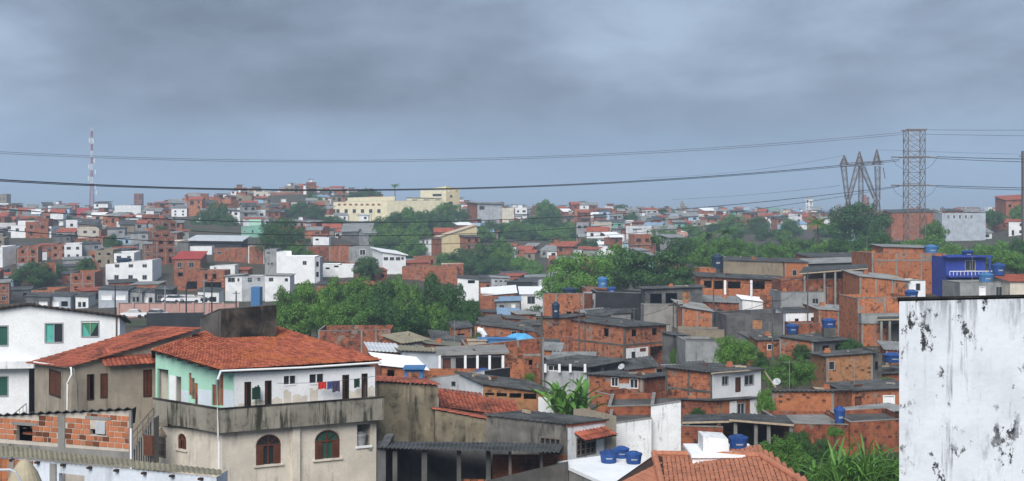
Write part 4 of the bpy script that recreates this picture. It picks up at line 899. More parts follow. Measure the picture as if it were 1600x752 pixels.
def clutter():
    rp = ROOF['tarp']
    p = rp(.16, .25); mb = MB(); mb.box(p.x - .8, p.x + .9, p.y - .5, p.y + .5, p.z, p.z + 1.35); mb.box(p.x - .9, p.x + 1.0, p.y - .6, p.y + .6, p.z + 1.35, p.z + 1.45); solo(mb, 'cardboard_crate', 'timber_pale', p, 'pale wooden crate on the brick terrace', 'crate')
    p = rp(.42, .3); mb = MB(); mb.box(p.x - 1.7, p.x + 1.7, p.y - .5, p.y + .5, p.z, p.z + 1.45); mb.box(p.x - 1.8, p.x + 1.8, p.y - .6, p.y + .6, p.z + 1.45, p.z + 1.58); solo(mb, 'chest_freezer', 'tank_light', p, 'long light blue lidded chest on the brick terrace', 'chest')
    p = rp(.72, .35); mb = MB(); rr = random.Random(3); rows = []
    for j in range(7):
        a = j / 6 * math.pi / 2; rows.append((2.2 * math.cos(a), 1.9 * math.sin(a)))
    n = 16; rings = [[Vector((p.x + r * 1.0 * math.cos(2 * math.pi * k / n) * (1 + .05 * math.sin(3 * k)), p.y + r * .6 * math.sin(2 * math.pi * k / n), p.z + z + .06 * math.sin(k * 2.1))) for k in range(n)] for r, z in rows]
    for i in range(6):
        for k in range(n): mb.poly([rings[i][k], rings[i][(k + 1) % n], rings[i + 1][(k + 1) % n], rings[i + 1][k]])
    solo(mb, 'tarpaulin_heap', 'tarp_blue', p, 'heap covered by a bright blue tarpaulin on the brick terrace', 'tarpaulin', smooth=True)
    p = rp(.28, .5); mb = MB(); pts = [p + Vector((0, 0, 0)), p + Vector((0, 0, 1.7)), p + Vector((-.3, 0, 2.1)), p + Vector((-.7, 0, 2.2))]; mb.tube(pts, .28, 8); solo(mb, 'vent_duct', 'white_paint', p, 'bent white vent duct standing on the brick terrace', 'duct', smooth=True)
clutter()
house('vlow', 'low house with open posts above a brick half wall and dark sheet roof',
      v(None, 755, 866, (None, 601, 615), 89, -8, W=5, thL=112, mR='brick_tan', mL='white_far', roof='sheet', over=.3, rise=.2,
        op=[('R', 758, 605, 772, 618, 'h'), ('R', 776, 607, 792, 620, 'h'), ('R', 796, 608, 814, 622, 'h'), ('R', 818, 610, 838, 624, 'h')]))
mbp = MB(); C_, a_, b_ = basis(755, 89, -8); n_ = V2(a_.y, -a_.x); mbp.fbox(C_, a_, n_, ray(C_, a_, 841), ray(C_, a_, 866), 22, zat(622, 88), 0, .02); mbp.build('white_render', 'white_wall', ROOF['vlow_root'])
house('b150', 'brick house with grey sheet roof behind the blue tarpaulin terrace',
      v(None, 754, 832, (None, 508, 518), 150, 4, W=6, mR='brick', roof='sheet', rise=.3, cols=(4, 0), op=[('R', 799, 517, 807, 527, 'w'), ('R', 812, 516, 822, 528, 'h')]))
house('longbrick', 'long dark red brick house with concrete columns behind the tiled roof',
      v(None, 497, 610, (None, 517, 516), 150, 2, W=7, mR='brick_red', roof='flat', rm='concrete_dark', cols=(6, 0), op=[('R', 518, 516, 545, 519, 'h')]))
house('tanroof1', 'brick house with a weathered tan sheet roof beside the valley trees', v(600, 630, 668, (525, 536, 531), 126, 36, mR='grey_plaster', mL='brick', roof='sheet', rm='fibre_tan', over=.35, rise=.2))
house('tanroof2', 'pale house with broad tan corrugated roof in front of the valley trees', v(None, 628, 708, (None, 548, 551), 116, -4, W=9, mR='pale_blue_grey', roof='sheet', rm='fibre_tan', over=.4, rise=-.5, thL=100))
house('tanroof3', 'low house with dark tan sheet roof beside the brick terrace', v(None, 672, 748, (None, 538, 545), 124, -6, W=9, mR='brick_red', roof='sheet', rm='fibre_light2', over=.3, rise=-.4, thL=104))
house('whiteroof', 'low house with bright white metal roof and blue awning', v(None, 597, 664, (None, 571, 578), 98, -6, W=5.5, thL=104, mR='brick', roof='sheet', rm='slab_white', over=.3, wave=.02, rise=.3, op=[('R', 605, 578, 616, 590, 'h')]))
house('smallwhite', 'small brick hut with pale metal roof beside the long brick house', v(None, 582, 622, (None, 548, 550), 118, -4, W=4, thL=102, mR='brick_red', roof='sheet', rm='metal_roof', over=.4, rise=.25))
def blue_stall():
    p = at(632, 605, 93); t = thing('blue_stall', p, 'bright blue metal stall under the white roof', 'stall'); x0, x1 = p.x, at(661, 600, 93).x; zt = zat(577, 93); mb = MB()
    C = V2(x0, 93); face(mb, C, V2(1, 0), V2(0, -1), x1 - x0, 23, [(0, zt), (x1 - x0, zt)], [(.25, x1 - x0 - .25, zat(598, 93), zat(582, 93))], 0); mb.poly([(x0, 93, 23), (x0, 94.5, 23), (x0, 94.5, zt), (x0, 93, zt)]); mb.poly([(x1, 93, 23), (x1, 93, zt), (x1, 94.5, zt), (x1, 94.5, 23)])
    mb.build('frame', 'tank_light', t); mb = MB(); mb.box(x0 - .1, x1 + .1, 92.7, 94.6, zt, zt + .12); mb.build('roof', 'tank_light', t)
blue_stall()
house('redtile2', 'small red tiled lean-to roof squeezed behind the mould wall', v(None, 694, 760, (None, 637, 645), 76, -6, W=4, thL=98, mR='brick_red', roof='tile', rm='tile_old', over=.2, rise=.5), v(None, 762, 812, (None, 648, 652), 75, -6, W=3.5, thL=98, mR='brick_red', roof='tile', rm='tile_old', over=.2, rise=.4))
# --- centre
house('big3', 'big two-storey brick house with three square openings and long grey roof',
      v(885, 976, 1041, (499, 511, 508), 146, 40, mR='brick', mL='brick', roof='sheet', over=.35, cols=(3, 4), rise=.6, beams=(540,), cm='concrete_dark',
        op=[('L', 943, 513, 951, 526, 'h'), ('R', 987, 515, 995, 526, 'h'), ('R', 1019, 513, 1027, 524, 'h'), ('R', 978, 543, 1013, 566, ''), ('R', 1016, 541, 1038, 566, 'h')]))
def big3x():
    rt = ROOF['big3_root']; C, a, b = basis(976, 146, 40); nR, nL = normals(a, b); Ym = (C + a * 2).y; mb = MB(); u0, u1 = ray(C, a, 978), ray(C, a, 1013); mb.fbox(C, a, nR, u0, u1, zat(566, Ym), zat(543, Ym), -.12, -.02); mb.build('white_render', 'white_mould', rt)
    u0, u1 = ray(C, a, 987), ray(C, a, 992); mb = MB(); mb.fbox(C, a, nR, u0, u1, zat(560, Ym), zat(549, Ym), -.02, .03); mb.build('door', 'glass', rt); mb = MB(); u0, u1 = ray(C, a, 1000), ray(C, a, 1009); mb.fbox(C, a, nR, u0, u1, zat(550, Ym), zat(545, Ym), -.02, .02); mb.build('window', 'wood', rt)
    mb = MB(); mb.fbox(C, a, nR, 0, ray(C, a, 1041), zat(578, Ym), zat(564, Ym), .9, 1.05); mb.fbox(C, a, nR, 0, ray(C, a, 1041), zat(570, Ym), zat(569, Ym), 0, .9); mb.build('balcony_parapet', 'brick_red', rt)
    mb = MB(); mb.fbox(C, b, nL, ray(C, b, 915), 0.1, zat(568, Ym), zat(561, Ym), 0, .04); mb.build('concrete_base', 'concrete', rt)
big3x()
house('lowroof3', 'low house with tank behind a brick stub under the long grey roof', v(848, 884, 915, (497, 497, 492), 152, 40, mR='brick', roof='sheet', over=.3))
tank('lowroof3', -.15, .3, .95, 1.9, 'tall dark blue drum beside the big brick house', 'tank_dark')
house('topbrick', 'tall square brick house with concrete columns at the edge of the trees',
      v(848, 913, 926, (459, 459, 459), 168, 62, mR='brick', mL='brick', roof='flat', rm='concrete_dark', cols=(0, 4), drop=.3, op=[('L', 885, 487, 893, 492, 'h'), ('L', 896, 487, 903, 492, 'h')]))
tank('topbrick', .5, .45, 2.0, 1.35, 'dark blue water tank on the tall square brick house', 'tank_dark')
house('blackwall', 'black painted blank wall house with brick parapet behind the big brick house',
      v(None, 917, 933, (None, 459, 459), 172, 5, W=4, mR='grey_pale', roof=None, op=[('R', 921, 468, 928, 477, 'w')]),
      v(None, 932, 1012, (None, 456, 459), 171, 3, W=6, mR='black_wall', roof='flat', rm='concrete_dark', drop=.2),
      v(None, 914, 950, (None, 450, 450), 177, 3, W=4, mR='brick_red', roof='flat', rm='concrete_dark', drop=.15))
tank('blackwall2', .82, .35, 1.5, 1.65, 'bright blue water tank above the black wall beside the trees', 'tank_light')
tank('blackwall1', .36, .55, 1.3, .95, 'small blue water tank behind the black wall', 'tank_blue')
house('postver', 'grey house with white veranda posts under a broad dark sheet roof',
      v(842, 917, 976, (567, 574, 563), 117, 42, thL=160, mR='concrete_dark', mL='grey_pale', roof='sheet', over=.35, rise=.2,
        op=[('L', 846, 570, 851, 580, 'b'), ('L', 856, 570, 873, 580, 'ww'), ('L', 876, 570, 890, 580, 'h'), ('L', 893, 570, 912, 580, 'h'), ('R', 922, 571, 940, 582, 'h'), ('R', 944, 569, 970, 580, 'h')]))
for x_, y_ in ((852, 117.8), (874, 117.5), (891, 117.2), (914, 116.8)):
    mbp = MB(); p_ = at(x_, 569, y_); mbp.box(p_.x - .11, p_.x + .11, p_.y - .1, p_.y + .1, zat(582, y_), p_.z); mbp.build('post', 'white_paint', ROOF['postver_root'])
house('twowin', 'single-storey brick house with two white windows and dark sheet roof',
      v(918, 1004, 1041, (585, 591, 587), 110, 48, thL=158, mR='brick_red', mL='brick', roof='sheet', over=.35, cols=(2, 2), op=[('L', 955, 590, 966, 604, 'ww'), ('L', 984, 592, 997, 607, 'ww'), ('L', 940, 632, 990, 640, '')]))
ac_ = at(976, 609, 109.2)
mbp = MB(); mbp.box(ac_.x - .5, ac_.x + .5, ac_.y - .35, ac_.y + .2, ac_.z, ac_.z + .5); mbp.build('air_conditioner', 'galv', ROOF['twowin_root'])
house('lowcentre', 'low rough brick yard house in front of the two-window house', v(930, 1000, 1045, (612, 628, 622), 100, 44, thL=150, mR='brick_red', mL='brick_red', roof='flat', rm='concrete_dark', drop=.3))
house('whitefront', 'brick house with white front, two dark windows and white gutter',
      v(1040, 1113, 1189, (574, 582, 577), 104, 40, thL=142, mR='white_wall', mL='brick', roof='sheet', over=.4, cols=(0, 3), op=[('R', 1128, 588, 1138, 602, 'w'), ('R', 1163, 586, 1178, 602, 'w'), ('R', 1149, 590, 1157, 612, 'd')], beams=(613,), cm='concrete_dark'),
      v(1040, 1116, 1186, (624, 627, 622), 102.5, 40, thL=142, mR='brick', mL='brick_red', roof='sheet', over=.25, op=[('R', 1152, 630, 1164, 650, 'w'), ('R', 1120, 628, 1132, 645, 'o')]))
mbp = MB(); mbp.tube([at(1112, 584, 102.5), at(1192, 577.5, 108), at(1212, 605, 108)], .08, 6); mbp.build('gutter', 'timber_pale', ROOF['whitefront_root'], True)
mbp = MB(); C_, a_, b_ = basis(1116, 102.5, 40, 142); n_ = normals(a_, b_)[0]; mbp.fbox(C_, a_, n_, ray(C_, a_, 1140), ray(C_, a_, 1151), 22, zat(627, 104), 0, .02); mbp.build('white_render', 'white_wall', ROOF['whitefront_root']); mbp = MB(); mbp.fbox(C_, a_, n_, ray(C_, a_, 1172), ray(C_, a_, 1184), 22, zat(625, 105), 0, .02); mbp.build('white_render', 'white_wall', ROOF['whitefront_root'])
def carport(name, label, A, B, C, D, posts, Y, wallmat, key):
    root = thing(name, (A.x, A.y, ground(A.x, A.y)), label, 'shed'); mb = MB(); sheet(mb, A, B, C, D, .03, .05); mb.build('roof', 'fibre_roof', root)
    for px, py, y in posts: p = at(px, py, y); mb = MB(); mb.box(p.x - .12, p.x + .12, p.y - .1, p.y + .1, ground(p.x, p.y) - .3, p.z); mb.build('post', 'concrete', root)
    mb = MB(); g = min(ground(D.x, D.y), ground(C.x, C.y)) - .3; mb.box8([(D.x, D.y, g), (C.x, C.y, g), (C.x, C.y + .15, g), (D.x, D.y + .15, g), (D.x, D.y, D.z - .02), (C.x, C.y, C.z - .02), (C.x, C.y + .15, C.z - .02), (D.x, D.y + .15, D.z - .02)]); mb.build('back_wall', wallmat, root)
    mb = MB(); mb.bar(A + Vector((0, .05, -.08)), B + Vector((0, .05, -.08)), .14); mb.build('beam', 'timber_pale', root); return root
carport('open_shed', 'low open shed with dark roof and brick back wall beside the white stepped wall', at(1066, 659, 91), at(1150, 657, 91), at(1152, 647, 95), at(1068, 649, 95), [(1074, 660, 91.2), (1123, 659, 91.2)], 91, 'brick', 'c1')
carport('open_shed', 'low open shed on pale posts with a sagging dark roof', at(1140, 655, 90), at(1241, 663, 88), at(1228, 650, 94), at(1144, 646, 95), [(1149, 657, 90.2), (1181, 660, 89.6), (1201, 661, 89.2), (1236, 664, 88.4)], 90, 'dark_plaster', 'c2')
house('lowbrickc', 'low ragged brick yard wall below the sheds', v(None, 1064, 1130, (None, 666, 668), 89, 2, W=3, mR='brick_red', roof='flat', rm='concrete_dark', drop=.2), name='yard_wall', cat='wall')
house('b100', 'wide brick house with pitted wall and shallow gabled dark roof',
      v(1206, 1303, 1331, (612, 612, 610), 99, 52, thL=164, mR='brick', mL='brick_orange', roof='sheet', over=.3, cols=(0, 2)))
house('b100low', 'ragged brick retaining wall and yard below the pitted brick house',
      v(None, 1225, 1330, (None, 662, 664), 90, 4, W=6, mR='brick_red', roof='flat', rm='concrete', drop=.2), v(None, 1328, 1420, (None, 660, 655), 90, 2, W=5, mR='brick_red', roof='flat', rm='concrete_dark', drop=.2), name='retaining_wall', cat='wall')
house('tanhouse', 'tan brick house with one small window and grey rendered end', v(None, 1291, 1364, (None, 557, 552), 118, 4, W=4.5, mR='brick_tan', roof='sheet', over=.3, rise=-.2, cols=(2, 0), op=[('R', 1295, 565, 1304, 578, 'w'), ('R', 1297, 598, 1305, 604, 'w')]),
      v(None, 1364, 1378, (None, 553, 552), 118.6, 4, W=5, mR='concrete_dark', roof=None, op=[('R', 1367, 565, 1372, 578, 'h')]))
house('rightlow', 'cramped brick rooms with a pale shutter beside the tall white building',
      v(None, 1372, 1420, (None, 585, 583), 121, 2, W=5, mR='brick_red', roof='sheet', over=.3), v(None, 1322, 1420, (None, 612, 606), 110, 2, W=5, mR='brick', roof='sheet', over=.3, op=[('R', 1336, 620, 1346, 640, 'd'), ('R', 1380, 618, 1398, 640, 'dw')]),
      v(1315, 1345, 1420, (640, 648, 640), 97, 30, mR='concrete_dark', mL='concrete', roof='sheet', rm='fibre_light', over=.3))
house('b135', 'brick house with broad grey roof behind the round bushes', v(1218, 1271, 1330, (526, 534, 531), 134, 40, thL=150, mR='dark_plaster', mL='brick', roof='sheet', over=.35, cols=(0, 3), op=[('R', 1285, 540, 1296, 550, 'h'), ('R', 1305, 538, 1316, 550, 'h')]))
house('b140', 'small brick house with one white window beside the round bush', v(None, 1184, 1220, (None, 532, 531), 138, 2, W=4, mR='brick', roof='sheet', rise=.2, over=.25, op=[('R', 1199, 538, 1206, 547, 'ww')]))
house('greybox', 'windowless grey plastered block behind the round bush', v(None, 1071, 1124, (None, 533, 534), 132, 3, W=5, mR='grey_plaster', roof='flat', rm='concrete_dark', drop=.2))
house('dark1', 'dark narrow house with climbing plants beside the grey block', v(1035, 1052, 1074, (520, 524, 524), 138, 40, mR='dark_plaster', roof='sheet', over=.3, op=[('R', 1056, 535, 1062, 550, 'h')]))
house('orange1', 'orange brick house with dark printed banner on its side', v(None, 1066, 1113, (None, 480, 487), 160, 2, W=7, mR='brick_orange', roof='sheet', rm='fibre_light', rise=.4, over=.3, cols=(3, 0)),
      v(None, 1113, 1137, (None, 489, 488), 160.3, 2, W=6, mR='dark_plaster', roof=None))
mbp = MB(); p_ = at(1115, 501, 160); mbp.box(p_.x, at(1135, 500, 160).x, 159.9, 160.0, p_.z, zat(489, 160)); bn_ = mbp.build('banner', 'cloth_navy', ROOF['orange1_root'])
house('dark2', 'long dark grey mould-stained wall house with a bricked-up window', v(None, 1135, 1230, (None, 494, 489), 152, 2, W=7, mR='dark_plaster', roof='flat', rm='concrete_dark', drop=.2, cols=(3, 0), cm='concrete_dark', op=[('R', 1176, 500, 1191, 514, 'o')]))
house('tanlow', 'low tan stained wall under the orange brick house', v(None, 1058, 1135, (None, 514, 516), 153, 2, W=4, mR='tan_plaster', roof='flat', rm='concrete_dark', drop=.2))
house('white2', 'small white rendered house with two dark openings behind a brick parapet', v(None, 1228, 1277, (None, 489, 488), 151, 2, W=5, mR='white_wall', roof='sheet', over=.15, rise=.2, op=[('R', 1242, 498, 1248, 512, 'h'), ('R', 1267, 496, 1272, 505, 'w')]))
house('parap', 'dark red brick parapet terrace below the small white house', v(None, 1236, 1281, (None, 506, 505), 147, 2, W=3, mR='brick_red', roof='flat', rm='concrete_dark', drop=.5))
tank_at(at(1238, 521, 146.2), 1.5, 1.1, 'blue water tank beside the dark red brick parapet', 'tank_blue', stand=.0)
house('b150r', 'plain red brick house with flat slab roof', v(None, 1279, 1341, (None, 484, 488), 149, 2, W=7, mR='brick', roof='sheet', rm='fibre_light', over=.15, rise=.2, cols=(3, 0)))
house('greybrick', 'tall brick and grey concrete house beside the white building', v(None, 1340, 1425, (None, 467, 464), 142, 2, W=7, mR='brick_orange', roof='flat', rm='concrete_dark', cols=(3, 0), drop=.3, beams=(497,)),
      v(None, 1346, 1425, (None, 491, 490), 140.5, 2, W=1.2, mR='grey_plaster', roof='flat', rm='concrete', drop=.02, zb=506), v(None, 1346, 1390, (None, 507, 507), 140.2, 2, W=1.0, mR='brick_orange', roof=None, cols=(3, 0)))
carport('carport', 'small carport with pale slab beside the tall white building', at(1370, 499, 138), at(1425, 498, 138), at(1425, 494, 141), at(1372, 495, 141), [(1377, 499, 138.2), (1390, 499, 138.2)], 138, 'dark_plaster', 'c3')
tank('b135', .80, .45, 1.6, 1.0, 'blue water tank on the broad grey roof beside red brick', 'tank_blue', stand=1.0)
tank_at(at(1395, 566, 121.5), 1.9, .9, 'wide blue water tank beside the tall white building', 'tank_blue')
# --- upper right
house('tanlong', 'long tan rendered block house on the ridge with brick end', v(None, 1130, 1226, (None, 407, 410), 186, 2, W=8, mR='tan_plaster', roof='sheet', over=.2, rise=.3, cols=(3, 0), cm='tan_plaster'),
      v(None, 1226, 1263, (None, 410, 411), 185.5, 2, W=8, mR='brick_orange', roof='sheet', over=.2, rise=.3, op=[('R', 1238, 422, 1245, 431, 'w')], cols=(2, 0)))
house('verand2', 'brick house with long veranda openings and white post under dark roof', v(None, 1094, 1226, (None, 432, 438), 176, 2, W=4, mR='brick_orange', roof='sheet', over=.5, rise=.3,
        op=[('R', 1100, 438, 1112, 450, 'h'), ('R', 1116, 438, 1130, 452, 'h'), ('R', 1137, 440, 1157, 451, 'h'), ('R', 1176, 440, 1195, 452, 'h'), ('R', 1206, 441, 1212, 454, 'ww')]))
for x_ in (1133, 1174): mbp = MB(); p_ = at(x_, 438, 175.4); mbp.box(p_.x - .15, p_.x + .15, p_.y, p_.y + .25, 25, p_.z); mbp.build('post', 'white_paint', ROOF['verand2_root'])
house('smallb', 'small orange brick room on the roofline before the long tan house', v(None, 1093, 1118, (None, 419, 419), 184, 2, W=4, mR='brick_orange', roof='flat', rm='concrete_dark', drop=.2))
tank('smallb', 1.25, .4, 1.6, 2.2, 'grey water tank beside the small orange brick room', 'tank_dark')
house('dark3', 'dark open-fronted house with grey sheet roof beside the big tree', v(None, 1008, 1098, (None, 452, 449), 168, 2, W=4, mR='dark_plaster', roof='sheet', over=.4, rise=0, op=[('R', 1016, 459, 1034, 474, 'h'), ('R', 1040, 458, 1058, 474, 'h'), ('R', 1066, 456, 1078, 470, 'o')]),
      v(None, 1006, 1064, (None, 477, 478), 164, 2, W=3, mR='concrete', roof='flat', rm='concrete_dark', drop=.2))
house('greyroofs', 'jumble of low grey roofed rooms with white boards below the veranda house', v(None, 1062, 1165, (None, 470, 474), 170, 2, W=5, mR='brick_red', roof='sheet', rm='fibre_light', over=.3, rise=.5), v(None, 1160, 1196, (None, 468, 472), 168, 2, W=3, mR='white_far', roof='sheet', rm='slab_white', over=.2, rise=.3), v(None, 1198, 1222, (None, 462, 462), 166, 2, W=4, mR='brick', roof=None))
house('grey5', 'grey rendered house with arched window below a red brick balcony', v(None, 1220, 1290, (None, 457, 457), 161, 2, W=6, mR='grey_plaster', roof='flat', rm='concrete_dark', drop=.1, op=[('R', 1269, 466, 1279, 478, 'w')], cols=(2, 0)), v(None, 1220, 1326, (None, 437, 436), 165, 2, W=5, mR='brick_red', roof='flat', rm='concrete_dark', drop=.6))
carport('roof_canopy', 'dark canopy roof on posts above the red brick balcony', at(1249, 427, 164), at(1356, 419, 164), at(1354, 413, 170), at(1255, 418, 170), [(1257, 427, 164.2), (1288, 425, 164.2), (1305, 424, 164.2)], 164, 'brick', 'c4')
house('yellowroom', 'pale yellow room with blue window under the dark canopy', v(None, 1290, 1322, (None, 424, 423), 172, 2, W=4, mR='pale_yellow', roof='sheet', over=.2, op=[('R', 1296, 425, 1303, 432, 'w')]))
house('ridgeb', 'long low brick house with grey roof on the ridge before the forest', v(None, 1264, 1362, (None, 402, 401), 194, 2, W=8, mR='brick', roof='sheet', rm='fibre_roof', over=.2, cols=(4, 0), rise=.3), v(None, 1262, 1354, (None, 412, 409), 189, 2, W=3, mR='dark_plaster', roof='sheet', rm='fibre_light', over=.4, rise=.5))
house('bigridge', 'large blank brick house with concrete frame and rooftop room beside the blue house',
      v(None, 1362, 1478, (None, 396, 396), 172, 2, W=9, mR='brick_orange', roof='flat', rm='concrete_dark', cols=(4, 0), drop=.2, beams=(407,)), v(None, 1380, 1458, (None, 386, 388), 176, 2, W=5, mR='brick_orange', roof='sheet', rm='fibre_light', over=.3, rise=.2))
tank('bigridge', .90, .3, 1.9, 1.3, 'blue water tank on the large blank brick house', 'tank_light')
house('midbrick', 'brick house with white rendered end and grey sheet roof', v(None, 1343, 1420, (None, 432, 440), 157, 2, W=7, mR='brick_orange', roof='sheet', rm='fibre_light', over=.2, rise=.4, cols=(4, 0)), v(None, 1420, 1446, (None, 439, 439), 157.4, 2, W=5, mR='white_wall', roof='flat', rm='concrete', drop=.1, op=[('R', 1431, 443, 1438, 454, 'w')]))
tank_at(at(1424, 469, 152), 1.6, 1.25, 'blue water tank in front of the white rendered house end', 'tank_blue')
def blue_house():
    root = house('bluehouse', 'bright blue painted two-storey house with balcony beside the large brick house',
      v(None, 1478, 1540, (None, 402, 400), 168, 6, W=6, mR='blue_paint', roof='flat', rm='blue_paint', cm='blue_paint', drop=.1, op=[('R', 1508, 407, 1524, 423, 'w'), ('R', 1484, 442, 1496, 462, 'h'), ('R', 1512, 446, 1526, 460, 'w')]))
    C, dR, dL = basis(1478, 168, 6); nR, nL = normals(dR, dL); L0 = ray(C, dR, 1540); mb = MB(); mb.fbox(C, dR, nR, 0, L0 + .6, zat(433, 168), zat(430, 168), 0, 1.2); mb.build('balcony_slab', 'blue_paint', root)
    mb = MB()
    for k in range(12): u = L0 * k / 11; mb.fbox(C, dR, nR, u - .03, u + .03, zat(430, 168), zat(424, 168), 1.1, 1.16)
    mb.fbox(C, dR, nR, 0, L0 + .5, zat(424, 168), zat(423, 168), 1.08, 1.18); mb.build('railing', 'white_paint', root)
    mb = MB(); mb.fbox(C, dR, nR, -.3, L0 + .5, zat(402, 168), zat(399.5, 168), -.5, .9); mb.build('cornice', 'blue_paint', root)
    mb = MB(); mb.fbox(C, dR, nR, L0 - .1, L0 + .1, zat(465, 168), zat(402, 168), 1.0, 1.2); mb.build('column', 'blue_paint', root)
    mb = MB(); mb.fbox(C, dR, nR, 0, L0, 27, zat(440, 168), .9, 1.2); mb.build('lower_wall', 'blue_paint', root)
blue_house(); tank('bluehouse', .7, .3, 1.6, 1.0, 'blue water tank on the bright blue house')
house('greyr', 'low grey house with white doorways beside the blue house', v(None, 1500, 1580, (None, 442, 441), 160, 2, W=6, mR='grey_plaster', roof='flat', rm='concrete', drop=.1, op=[('R', 1530, 448, 1540, 462, 'dw'), ('R', 1556, 448, 1566, 462, 'w')]))
house('pinkr', 'small house with pinkish tiled roof at the far end of the grey house', v(None, 1578, 1640, (None, 440, 440), 158, 2, W=6, mR='cream_plaster', roof='sheet', rm='tile_far', over=.3, rise=.5))
tank('greyr', .62, .3, 1.9, 1.3, 'blue water tank on the low grey house', 'tank_light'); tank('pinkr', .12, .8, 1.7, 1.6, 'dark blue water tank behind the pinkish tiled roof', 'tank_blue')
tank('b100low', .93, .25, .8, 1.3, 'slim blue drum at the end of the ragged brick wall', 'tank_blue')
dish(ROOF['twowin'](.3, .5) , .3, -2.2, 'grey satellite dish on the two-window brick house'); dish(ROOF['b100'](.05, .93), .32, -2.0, 'grey satellite dish at the corner of the pitted brick house')
aerial(ROOF['verand2'](.3, .2), 2.2, 'thin television aerial above the long veranda house'); aerial(ROOF['bigridge'](.02, .3), 2.4, 'thin television aerial on the large blank brick house'); aerial(ROOF['greyr'](.35, .3), 3.4, 'tall thin aerial mast on the low grey house')
aerial(ROOF['topbrick'](.5, .9), 2.0, 'thin television aerial on the tall square brick house'); aerial(ROOF['big3'](.8, .4), 1.6, 'thin television aerial on the big two-storey brick house')

# ---- small lean-tos, rubble walls and scrub squeezed between the hillside houses
def free(x, y, m):
    for C, dR, dL, Lr, Ll in FOOT:
        r = V2(x, y) - C; det = dR.x * dL.y - dR.y * dL.x; a = (r.x * dL.y - r.y * dL.x) / det; b = (dR.x * r.y - dR.y * r.x) / det
        if -m < a < Lr + m and -m < b < Ll + m: return False
    return True
def lean_tos():
    r = random.Random(12); n = 0; made = []
    for k in range(900):
        if n >= 64: break
        Y = r.uniform(84, 190); px = r.uniform(660, 1395); x = (px - 800) / F * Y; w, d, h = r.uniform(2, 4.4), r.uniform(1.6, 3), r.uniform(1.8, 3.4)
        if not free(x, Y, .7) or not free(x + w, Y, .6) or not free(x + w, Y + d, .8) or not free(x, Y + d, .8) or any(abs(x - a) < 5 and abs(Y - b) < 4 for a, b in made): continue
        if any(abs(px - a) < e and abs(Y - b) < 9 for a, b, e in ((1147, 121, 40), (1235, 113, 50), (1196, 99, 24), (893, 86, 40))): continue
        g = ground(x, Y); hr = min([99] + [CZ - (yb - HY) / F * Y - g for p0, p1, yb, Yb in NEARP if Yb > Y and p0 < px + w / Y * F and p1 > px])
        if hr < 1.6: continue
        h = min(h, hr - .3)
        made.append((x, Y)); n += 1; m, wd = r.choice((('brick', 'bare brick'), ('brick', 'bare brick'), ('brick_red', 'dark red brick'), ('brick_orange', 'orange brick'), ('dark_plaster', 'sooty rendered'), ('grey_plaster', 'grey rendered')))
        t = thing('lean_to', (x, Y, ground(x, Y)), 'small %s lean-to with open front squeezed between the hillside houses' % wd, 'shed', wd + ' lean-tos'); z = min(ground(x, Y), ground(x + w, Y), ground(x, Y + d)); a = r.uniform(-.15, .5)
        volume(t, V2(x, Y), V2(math.cos(a), math.sin(a)), V2(-math.sin(a), math.cos(a)), w, d, z - .5, [(0, z + h), (w, z + h + r.uniform(-.3, .3))], z + h + r.uniform(.1, .6), mR=m, roof='sheet', rm=r.choice(('fibre_roof', 'fibre_roof', 'fibre_light', 'concrete_dark')), over=.25, ops=[('R', w * .15, w * .6, z + .05, z + h * .75, 'h')] if r.random() < .7 else [('R', w * .4, w * .65, z + .7, z + 1.4, 'w')], cols=(2, 0))
        FOOT.append((V2(x, Y), V2(1, 0), V2(0, 1), w, d))
lean_tos()

def roof_clutter():
    """planks, loose bricks and aerials that weigh down and crowd the sheet roofs"""
    r = random.Random(91); keys = [k for k in ROOF if not k.endswith('_root') and k in ('greyw', 'veranda', 'tarp', 'vlow', 'b150', 'tanroof1', 'tanroof2', 'tanroof3', 'big3', 'postver', 'twowin', 'whitefront', 'b100', 'tanhouse', 'b135', 'b140', 'orange1', 'dark2', 'white2', 'b150r', 'greybrick', 'tanlong', 'verand2', 'dark3', 'greyroofs', 'grey5', 'ridgeb', 'bigridge', 'midbrick', 'longbrick', 'awning', 'whitefront1', 'rightlow1', 'rightlow')]
    for k in keys:
        fn = ROOF[k]
        for q in range(r.randint(1, 3)):
            p = fn(r.uniform(.1, .9), r.uniform(.1, .8)); mb = MB(); a = r.uniform(0, 3.1); L = r.uniform(.7, 2.2); d = Vector((math.cos(a), math.sin(a), 0)) * L / 2; p2 = fn(.5, .5)
            mb.bar(p - d * .5 + Vector((0, 0, .08)), p + d * .5 + Vector((0, 0, .08)), .14); o = solo(mb, 'loose_plank', r.choice(('timber_pale', 'concrete', 'wood', 'timber_pale')), p, 'short loose plank lying on a hillside house roof', 'plank', 'planks on roofs')
        if r.random() < .6:
            p = fn(r.uniform(.1, .9), r.uniform(.2, .8)); n = r.randint(2, 4); mb = MB(); x, y = p.x, p.y
            mb.box(x - .32, x + .32, y - .2, y + .2, p.z - .05, p.z + .2); mb.box(x - .2, x + .25, y - .15, y + .18, p.z + .2, p.z + .4); solo(mb, 'brick_pile', 'brick', p, 'small pile of spare bricks on a hillside house roof', 'brick pile', 'brick piles on roofs')
        if r.random() < .4: aerial(fn(r.uniform(.1, .9), r.uniform(.3, .9)), r.uniform(1.3, 2.4), 'thin television aerial on a crowded hillside roof', 'aerials on crowded roofs')
roof_clutter()
